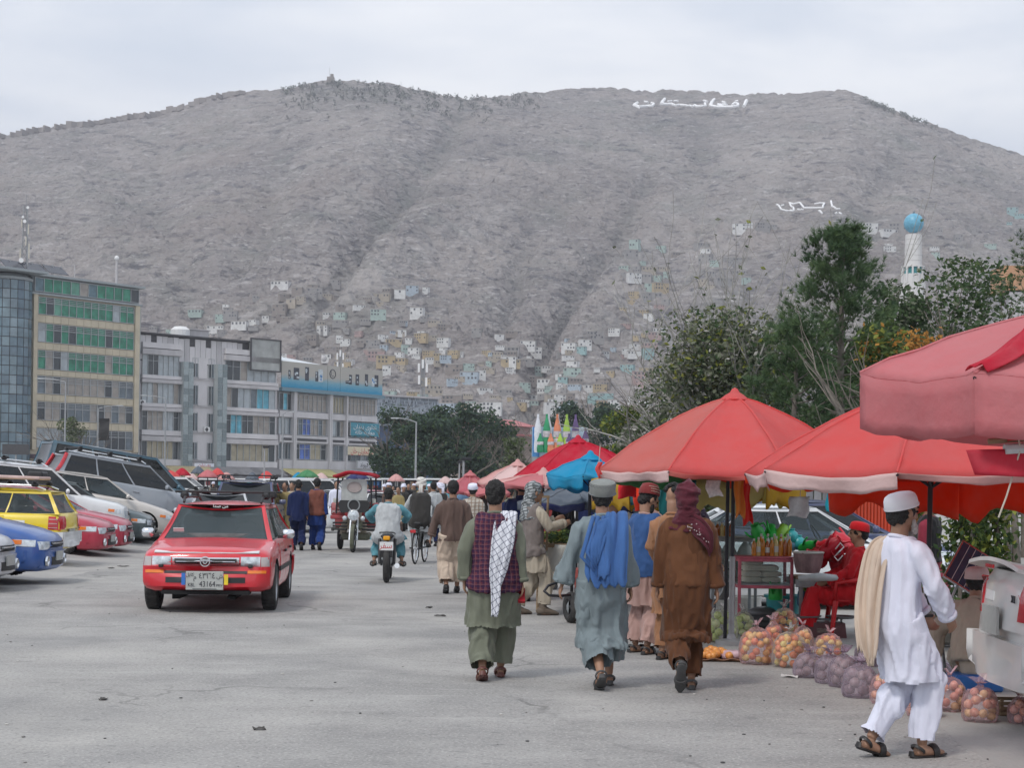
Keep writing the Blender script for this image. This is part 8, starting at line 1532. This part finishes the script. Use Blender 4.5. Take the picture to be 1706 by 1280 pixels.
# white and dark blue cars behind the stalls, white car at the right edge
car('white sedan parked side-on behind the stall goods', 'sedan', paint('paint_white2', (.66, .68, .70), .06), (X(1316, 24.3, 900), 24.3, 0), heading(90), 0, None, glass=M_GLASS)
car('dark blue car behind the white sedan', 'sedan', P_NAVY, (X(1370, 27.5, 900)-.15, 27.6, .06), heading(88), 0, None)
WC = car('white saloon at the right edge seen from behind with red tail lamp', 'sedan', paint('paint_white3', (.70, .70, .69), .10), (5.76, 12.05, .02), heading(92.5), 0, None)
e, pan2, hit2, yv2, K2 = WC
q = MB(); q.grid(lambda u, v: ((u-.5)*1.46, yv2(4.18+.38*v), 1.085+.07*v**1.5-.05*abs(u-.5)**2*4), 14, 5, 0, .03); q.build('spoiler', MATS['paint_white3'], e, 50); q = MB(); q.box((0, yv2(4.57), 1.12), (.22, .012, .025)); q.build('brake_lamp', M_TAIL, e)
o_ = pan2('badge_plate', -.45, -.12, .86, .93, M_WHT, 'rear', .004, 4, 1); h = hit2((.40, yv2(5.5), .90), (0, 1, 0)); me_ = text_mesh('lettering', 'XLI', .075, M_INK, .006); obj('lettering', me_, e, h-Vector((0, .012, 0)), (R(90), 0, 0))
crate('wooden crate under the white saloon bumper', 1700, 1190, .4, .3, .12, M_WOOD)
# ================================================================== riders and three-wheeler
def spoked(parent, c, r, w, n=18, m=M_TYRE, hub=.05, axis=(1, 0, 0)):
    e = bpy.data.objects.new('wheel', None); col.objects.link(e); e.parent = parent; e.location = c
    MB().torus((0, 0, 0), r-w/2, w/2, axis, 32, 8).build('tyre', m, e, 60); q = MB(); q.torus((0, 0, 0), r-w*1.15, w*.28, axis, 28, 6); a_, b_ = frame_of(Vector(axis))
    for k in range(n): t = 2*math.pi*k/n; q.tube([a_*math.cos(t)*hub+b_*math.sin(t)*hub, (a_*math.cos(t+.2)+b_*math.sin(t+.2))*(r-w)], .003, 3)
    q.lathe([(hub, -.04), (hub, .04)], (0, 0, 0), 10, M=Matrix.Rotation(R(90), 3, 'Y')); q.build('rim', M_CHROME, e)
b = Vector((X(644, 28.9, 960), 28.6, 0)); e = thing('motorcycle', 'motorcycle seen from behind with white plate and orange tail lamp', 'motorcycle', (b.x, b.y+.6, 0), R(2))
spoked(e, (0, -.62, .31), .31, .11, 16, hub=.08); spoked(e, (0, .66, .31), .31, .09, 16, hub=.06); q = MB()
for sx in (-1, 1): q.tube([(sx*.09, -.62, .31), (sx*.10, -.15, .36)], .02, 6); q.tube([(sx*.085, .66, .31), (sx*.08, .45, .85)], .022, 6); q.tube([(sx*.12, -.58, .33), (sx*.13, -.42, .74)], .028, 8)
q.tube([(0, -.1, .3), (0, .2, .3), (0, .42, .8), (0, -.3, .72), (0, -.1, .3)], .022, 6); q.build('frame', M_BLK, e); MB().box((0, .12, .38), (.24, .32, .28), ch=.05).build('engine', M_GREYM, e); MB().ell((0, .22, .82), (.13, .25, .12), 14, 8).build('tank', mat('tank_black', (.03, .03, .035), rough=.2, coat=.6), e, 180); MB().box((0, -.30, .79), (.22, .62, .08), ch=.035).build('seat', M_BLK, e, 60)
q = MB(); q.tube([(.14, .2, .25), (.17, -.2, .27), (.18, -.72, .30)], [.025, .03, .045], 9); q.build('exhaust', M_CHROME, e, 60); q = MB(); q.box((0, -.70, .77), (.15, .10, .10), ch=.03); q.build('tail_housing', M_BLK, e); MB().box((0, -.765, .765), (.115, .04, .075), ch=.015).build('tail_lamp', mat('lamp_amber', (.75, .33, .01), rough=.15), e); MB().tube([(-.12, -.7, .86), (0, -.74, .865), (.12, -.7, .86)], .012, 6).tube([(-.12, -.7, .86), (-.13, -.35, .83)], .01, 5).tube([(.12, -.7, .86), (.13, -.35, .83)], .01, 5).build('grab_rail', M_BLK, e)
pl_ = MB().box((0, -.80, .63), (.23, .012, .145), ch=.004).build('number_plate', M_WHT, e); obj('lettering', text_mesh('lettering', arabic('سفر'), .13, M_SRED, .003), pl_, (-.01, -.808, .635), (R(90), 0, 0)); q = MB(); q.box((0, -.78, .55), (.2, .02, .22)); q.build('mudguard', M_BLK, e); MB().tube([(-.33, .40, 1.02), (-.15, .46, 1.03), (.15, .46, 1.03), (.33, .40, 1.02)], .014, 7).build('handlebar', M_CHROME, e); MB().tube([(-.3, .05, .29), (.3, .05, .29)], .014, 6).build('foot_peg', M_GREYM, e)
person('motorcycle rider in white waistcoat and teal clothes', (b.x, b.y+.45, 0), R(2), MID, .97, hip=.86, lean=.16, feet=((-.25, .22, .36, 0, -.3), (.25, .22, .36, 0, .3)), hands=((-.33, .42, 1.08), (.33, .42, 1.08)), elbow=((-1, -.3, -.3), (1, -.3, -.3)), knee=(0, 1, .5), tunic=C_TEAL, hem=.74, flare=.06, vest=C_LGREY, vhem=.78, trousers=C_TEAL, cuff=-.04, shoes='sandal', shoe_m=S_DK, bulk=1.12)
b = Vector((X(699, 36, 935), 36, 0)); e = thing('bicycle', 'black bicycle with red rear reflector ridden by the turbaned man', 'bicycle', (b.x, b.y, 0), R(-8)); spoked(e, (0, -.5, .34), .34, .04, 24, hub=.03); spoked(e, (0, .55, .34), .34, .04, 24, hub=.03); q = MB()
for (a_, b_) in (((0, -.5, .34), (0, 0, .30)), ((0, 0, .3), (0, -.15, .82)), ((0, -.5, .34), (0, -.13, .75)), ((0, 0, .3), (0, .42, .75)), ((0, -.12, .74), (0, .4, .85)), ((0, .55, .34), (0, .4, .95))): q.tube([a_, b_], .016, 6)
q.build('frame', M_BLK, e); MB().box((0, -.17, .86), (.16, .24, .06), ch=.025).build('saddle', M_BLK, e); MB().tube([(-.28, .25, .98), (-.1, .4, 1.0), (.1, .4, 1.0), (.28, .25, .98)], .012, 6).build('handlebar', M_CHROME, e); MB().box((0, -.55, .72), (.16, .38, .02)).tube([(.07, -.5, .36), (.07, -.6, .72)], .008, 5).tube([(-.07, -.5, .36), (-.07, -.6, .72)], .008, 5).build('carrier', M_BLK, e); MB().box((0, -.76, .70), (.12, .03, .07), ch=.01).build('reflector', M_TAIL, e); MB().torus((0, -.5, .34), .37, .02, (1, 0, 0), 20, 5, 0, -.6, 1.9).build('mudguard', M_CHROME, e); MB().tube([(-.16, 0, .2), (-.16, 0, .28)], .02, 6).tube([(-.16, 0, .24), (.16, 0, .36)], .01, 5).build('pedals', M_BLK, e)
person('cyclist with white turban, dark waistcoat and pale clothes', (b.x, b.y-.1, 0), R(-8), .016, 1.03, hip=.93, lean=.12, feet=((-.16, .14, .28, 0), (.16, .10, .42, 0)), hands=((-.28, .36, 1.02), (.28, .36, 1.02)), elbow=((-1, -.3, -.3), (1, -.3, -.3)), knee=(0, 1, .4), tunic=C_LGREY, hem=.66, flare=.1, vest=C_DKBR, vhem=.84, trousers=C_LGREY, tr=(.15, .14, .09), head='turban', hat_m=cloth('turban_white', (.58, .56, .53)), shoe_m=S_DK, bulk=1.1)
b = Vector((X(590, 41.5, 930), 41.5, 0)); e = thing('cargo_rickshaw', 'three-wheeled cargo rickshaw with red canopy and grey screen coming towards us', 'rickshaw', (b.x, b.y, 0), R(180)); M_RRED = paint('paint_rickshaw', (.32, .01, .02), .15); M_OLV2 = mat('olive_metal', (.10, .105, .07), var=.4, scale=8, rough=.5)
spoked(e, (.0, .35, .30), .30, .11, 14, hub=.07)
for sx in (-1, 1): spoked(e, (sx*.52, -1.7, .29), .29, .13, 10, hub=.1); MB().tube([(sx*.09, .35, .30), (sx*.08, .12, .85)], .03, 7).build('fork', M_CHROME, e)
MB().torus((0, .35, .30), .36, .05, (1, 0, 0), 18, 6, 0, -.5, 1.8).build('mudguard', M_OLV2, e); q = MB(Matrix.Translation((0, .28, .92)) @ Matrix.Rotation(R(-90), 4, 'X')); q.lathe([(.13, 0), (.135, .05), (.12, .07), (.001, .075)], n=18, cap=False); q.build('headlight', M_LAMP, e, 60); MB().torus((0, .34, .92), .13, .016, (0, 1, 0), 20, 6).build('headlight_ring', M_CHROME, e)
for sx in (-1, 1): q = MB(); q.ell((sx*.22, .26, .84), (.06, .05, .06), 12, 8); q.build('indicator', M_LAMP, e, 180); q = MB(); q.tube([(sx*.2, .1, 1.02), (sx*.42, .05, 1.08), (sx*.44, .08, 1.22)], .011, 5); q.box((sx*.46, .09, 1.27), (.13, .03, .12), ch=.02); q.build('mirror', M_LID, e)
q = MB(); q.prism([(-.32, .98), (.32, .98), (.40, 1.18), (.34, 1.28), (-.34, 1.28), (-.40, 1.18)], .16, Matrix.Translation((0, .1, 0))); q.build('fairing', M_BLK, e); q = MB(); q.torus((0, .27, 1.16), .14, .018, (0, 1, 0), 20, 6, flat=.02); q.build('fairing_ring', M_GREYM, e)
q = MB(); q.prism([(-.32, 1.28), (.32, 1.28), (.31, 1.74), (.26, 1.80), (-.26, 1.80), (-.31, 1.74)], .03, Matrix.Translation((0, .16, 0))); q.build('screen', mat('grey_screen', (.40, .41, .40), rough=.35, var=.15), e); q = MB(); q.tube([(math.cos(t)*(.17 if abs(math.cos(t)) > .7 else .16), .205, 1.60+math.sin(t)*.12) for t in np.linspace(0, 2*math.pi, 25)], .013, 5); q.prism([(math.cos(t)*.155, 1.60+math.sin(t)*.11) for t in np.linspace(0, 2*math.pi, 18)[:-1]], .008, Matrix.Translation((0, .192, 0))); q.build('screen_window', mat('screen_window', (.33, .28, .27), rough=.2), e)
q = MB(); q.grid(lambda u, v: ((u-.5)*1.02, .38-1.5*v, 1.84+.10*math.sin(math.pi*u)+.02*math.sin(v*9)+.012*math.sin(u*12)), 14, 10, 0, .05); q.build('canopy', ucloth('canopy_red', (.50, .015, .035)), e, 180)
for sx in (-1, 1): MB().tube([(sx*.44, .16, .95), (sx*.40, .2, 1.84)], .022, 6).build('canopy_post', M_POLE, e); MB().tube([(sx*.44, -1.1, .95), (sx*.42, -1.1, 1.84)], .022, 6).build('canopy_post', M_POLE, e); o_ = MB().box((sx*.42, -.06, 1.06), (.34, .10, .34), ch=.04).build('side_panel', M_RRED, e, 50); MB().box((sx*.42, .0, .86), (.36, .09, .10), ch=.02).build('side_panel', M_RRED, e)
for k in range(3):
    for sx in (-1, 1): MB().box((sx*.36, .02, .56+k*.08), (.36, .05, .045), ch=.012).build('guard_bar', M_BLK, e)
MB().box((-.1, .1, .66), (.22, .12, .2), ch=.04).build('horn_box', M_OLV2, e); MB().box((0, -.5, .38), (.7, .8, .18), ch=.04).build('engine', M_OLV2, e); MB().box((0, -1.6, .8), (1.16, 1.5, .45), ch=.03).build('cargo_bed', M_RRED, e); MB().tube([(-.4, .12, 1.03), (0, .2, 1.06), (.4, .12, 1.03)], .014, 6).build('handlebar', M_POLE, e)
obj('lettering', text_mesh('lettering', 'JAXING', .085, M_WHT, .004), e, (.42, -.0, 1.0), (R(90), 0, R(180)))
person('rickshaw driver in sand clothes half hidden behind the grey screen', (b.x-.05, b.y+.62, 0), R(180), .02, .95, hip=.80, feet=((-.3, .35, .42, 0), (.3, .35, .42, 0)), hands=((-.36, .42, 1.08), (.36, .42, 1.08)), knee=(0, 1, .6), tunic=C_SAND, hem=.6, trousers=C_TAN, cuff=0)
# ================================================================== traffic and crowd in the distance
BG = 'cars waiting beyond the red estate'
for (lb, kind, m, px, Y, a, rk) in (('dark navy off-roader with roof bars just behind the red estate', 'suv', P_NAVY, 412, 45, 176, 'bars'), ('light silver car roof between the off-roader and the parked row', 'sedan', P_SILV2, 368, 40, 172, None), ('white estate with black roof rack behind the navy off-roader', 'wagon', P_WHITE, 402, 52, 95, 'bars'), ('white pick-up like car at the left of the white estate', 'sedan', paint('paint_white4', (.66, .66, .66), .1), 318, 55, 95, None),
        ('grey green car nose beyond the parked silver off-roader', 'sedan', P_GRN, 305, 58, 100, None), ('white sedan behind the two walking men', 'sedan', P_WHITE, 452, 58, 90, None), ('pale car seen left of the rickshaw', 'sedan', P_SILV2, 560, 66, 170, None), ('white minibus far behind the rickshaw', 'van', P_WHITE, 520, 75, 92, None), ('white estate right of the rickshaw', 'wagon', P_WHITE, 640, 62, 178, None),
        ('red sedan beyond the rickshaw cargo bed', 'sedan', P_RED2, 616, 70, 165, None), ('cream taxi far down the road', 'wagon', P_CREAM, 668, 84, 175, None), ('dark car far off among the crowd', 'sedan', P_GRN, 718, 88, 170, None), ('white van far off at the left end of the market', 'van', P_WHITE, 285, 82, 92, None), ('silver car far off behind the parked van', 'sedan', P_SILV, 245, 74, 92, None)):
    car(lb, kind, m, (X(px, Y, 840), Y, 0), heading(a), 0, BG, rack=rk, name='waiting_car')
# market kiosks with white roofs
rk_ = random.Random(4); M_KROOF = mat('kiosk_white_roof', (.62, .63, .64), rough=.6, var=.08); M_KGREY = mat('kiosk_panel_grey', (.33, .34, .37), rough=.8, var=.15, scale=.8)
GOODS = [mat('goods_%d' % i, c, var=.3, scale=3) for i, c in enumerate([(.5, .5, .5), (.25, .06, .07), (.06, .15, .32), (.35, .33, .3), (.05, .05, .06), (.45, .3, .2), (.1, .3, .35)])]
ORD9 = ['first', 'second', 'third', 'fourth', 'fifth', 'sixth', 'seventh', 'eighth', 'ninth']
for k in range(8):
    px = 300+k*62; Y = 108-k*1.2; w = 2.55; e = thing('market_kiosk', f"long white roofed market kiosk, {('first', 'second', 'third', 'fourth', 'fifth', 'sixth', 'seventh', 'eighth')[k]} from the left below the office blocks", 'kiosk', (X(px, Y, 800), Y, 0), 0, 'white roofed market kiosks')
    zr = P(px, 799, Y).z; MB().box((0, 0, zr), (w, 1.8, .10), ch=.02).build('roof', M_KROOF, e)
    for sx in (-1, 1): MB().box((sx*(w/2-.08), -.8, zr/2), (.07, .07, zr)).build('post', M_KROOF, e)
    for j in range(4): MB().box((-w/2+w*(j+.5)/4, -.72, .48), (w/4-.03, .05, .9), ch=.01).build('panel', M_KGREY, e)
    MB().box((0, .6, zr/2), (w, .06, zr-.1)).build('back_wall', mat('kiosk_back', (.12, .12, .14), var=.4, scale=2), e)
    for j in range(9):
        x = rk_.uniform(-w/2+.15, w/2-.15); h = rk_.uniform(.2, .55); tag(MB().box((0, 0, -h/2), (rk_.uniform(.15, .4), .1, h), ch=.03).build('hung_goods', rk_.choice(GOODS), loc=(e.location.x+x, Y-.55+rk_.uniform(-.2, .2), zr-.12)), f"{rk_.choice(['small', 'long', 'bulky'])} clothes bundle, {ORD9[j]} in the {ORD9[k]} white roofed market kiosk", 'clothes', 'goods hung in the market kiosks')
far_u = [(283, 790, 34, 'U_RED', 'red'), (303, 786, 26, 'U_CRIM', 'crimson'), (318, 794, 24, 'U_PALE', 'washed pink'), (346, 789, 30, 'U_DPINK', 'rose'), (362, 786, 22, 'U_RED', 'coral'), (377, 793, 26, 'U_PINK', 'pink'), (330, 783, 22, 'U_GREY', 'grey'), (444, 791, 24, 'U_RED', 'small red'), (420, 793, 20, 'U_GREY', 'slate'), (512, 789, 34, 'U_GRN', 'green'), (497, 793, 22, 'U_BLUE', 'blue'), (596, 792, 34, 'U_NAVY', 'violet'), (535, 794, 24, 'U_PALE', 'whitish'), (660, 796, 26, 'U_PINK', 'faded'), (742, 800, 24, 'U_PALE', 'cream'), (755, 806, 20, 'U_DPINK', 'dull red')]
for k, (px, py, w, m, cn) in enumerate(far_u):
    Y = 92+(k*5) % 13; r_ = w/2/F*Y*1.15; e = thing('parasol', f"far {cn} parasol, {['left of the lamp posts', 'below the grey block', 'below the billboard block', 'right of the rickshaw'][0 if px < 300 else 1 if px < 460 else 2 if px < 620 else 3]} over the market row", 'parasol', (X(px, Y, 800), Y, 0), 0, 'far parasols of the market'); zp = P(px, py-6, Y).z; zr = P(px, py+6, Y).z; mm = globals()[m]
    for j in range(8): a0 = j*math.pi/4; q = MB(); q.grid(lambda u, v: (math.cos(a0+u*math.pi/4)*r_*v, math.sin(a0+u*math.pi/4)*r_*v, zp-(zp-zr)*v**1.5-.03*math.sin(math.pi*u)*v), 4, 4, 0, .01); q.build('panel', mm, e, 180)
    MB().tube([(0, 0, 0), (0, 0, zp)], .03, 5).build('pole', M_POLE, e)
# crowd: a few figures copied with clothes of other colours
protos = []
for k in range(4):
    f = [((-.10, .12, .09, 0), (.10, -.12, .12, .3)), ((-.10, -.14, .13, .3), (.10, .14, .09, 0)), ((-.10, 0, .09, 0), (.10, .03, .09, 0)), ((-.1, .1, .09, 0), (.12, -.05, .09, 0))][k]
    protos.append(person('proto', (0, -20-k, 0), 0, .024, 1.0, feet=f, tunic=C_SAND, hem=.5, vest=C_DKBR if k % 2 else None, trousers=C_SAND, head=['hair', 'cap', 'hair', 'turban'][k], hat_m=C_WHT)[0])
CL = [(C_WHT, 'white'), (C_SAND, 'sand'), (C_SLATE, 'slate blue'), (C_BLK, 'black'), (C_TEAL, 'teal'), (C_BRN, 'brown'), (C_LGREY, 'light grey'), (C_OLV, 'olive'), (C_MARV, 'maroon'), (C_NAVY, 'navy'), (C_OCH, 'ochre'), (C_PINK, 'dusty pink')]
rc = random.Random(17); SP = [(560, 60), (648, 58), (664, 55), (672, 64), (700, 52), (716, 60), (722, 46), (735, 52), (742, 66), (760, 58), (770, 44), (775, 50), (795, 42), (803, 36), (812, 48), (822, 40), (836, 34), (842, 44), (850, 37), (640, 80), (655, 90), (690, 84), (680, 76), (705, 95), (612, 92), (580, 96), (545, 98), (505, 92), (470, 96), (430, 98), (392, 99), (355, 100), (322, 98), (290, 97), (265, 99), (730, 74), (752, 82), (768, 72), (898, 31), (926, 30), (1095, 26), (1015, 27), (985, 29), (880, 33)]
WH = lambda px: 'among the far kiosks' if px < 600 else 'behind the motorcycle rider' if px < 690 else 'beyond the brown jacket man' if px < 790 else 'near the rose parasols' if px < 870 else 'under the stall parasols'
n_of = {}; ORD = ['', 'second ', 'third ', 'fourth ']
for k, (px, Y) in enumerate(SP):
    c, cn = CL[(k*5+k//12) % len(CL)]; c2_, cn2 = CL[(k*7+3) % len(CL)]; p_ = protos[k % 4]; hd = ['bareheaded', 'white capped', 'bareheaded', 'turbaned'][k % 4]; t_ = rc.choice(['walking away', 'coming closer'])
    o_ = dup(p_, (X(px, Y, 840), Y, 0), (0, 0, R(rc.uniform(-25, 25)+(180 if t_ == 'coming closer' else 0))), f'distant {hd} man in {cn} tunic, {cn2} trousers, {WH(px)}', 'people in the distant crowd'); s_ = rc.uniform(.94, 1.05); o_.scale = (s_, s_, s_)
    for ch in o_.children:
        st_ = ch.name.split('.')[0]
        if st_ in ('tunic', 'collar', 'cuff', 'trousers', 'waistcoat') and ch.material_slots: ch.material_slots[0].link = 'OBJECT'; ch.material_slots[0].material = c if st_ != 'trousers' and st_ != 'waistcoat' else (c2_ if st_ == 'trousers' else C_DKBR)
for p_ in protos:
    for ch in list(p_.children_recursive)+[p_]: bpy.data.objects.remove(ch)
# poles and wires
for (px, py, Y, lb) in ((772, 765, 60, 'thin pole with a small camera right of the pines'), (440, 745, 90, 'thin dark mast before the grey block'), (765, 770, 95, 'second thin pole near the rose parasol')):
    z = P(px, py, Y).z; e = thing('thin_pole', lb, 'pole', (X(px, Y, 800), Y, 0), 0, 'thin poles'); MB().tube([(0, 0, 0), (0, 0, z)], .04, 6).build('pole', M_POLEG, e); MB().box((.1, 0, z), (.35, .2, .12), ch=.02).build('camera_box', M_POLE, e)
bpy.data.scenes.remove(TMP)
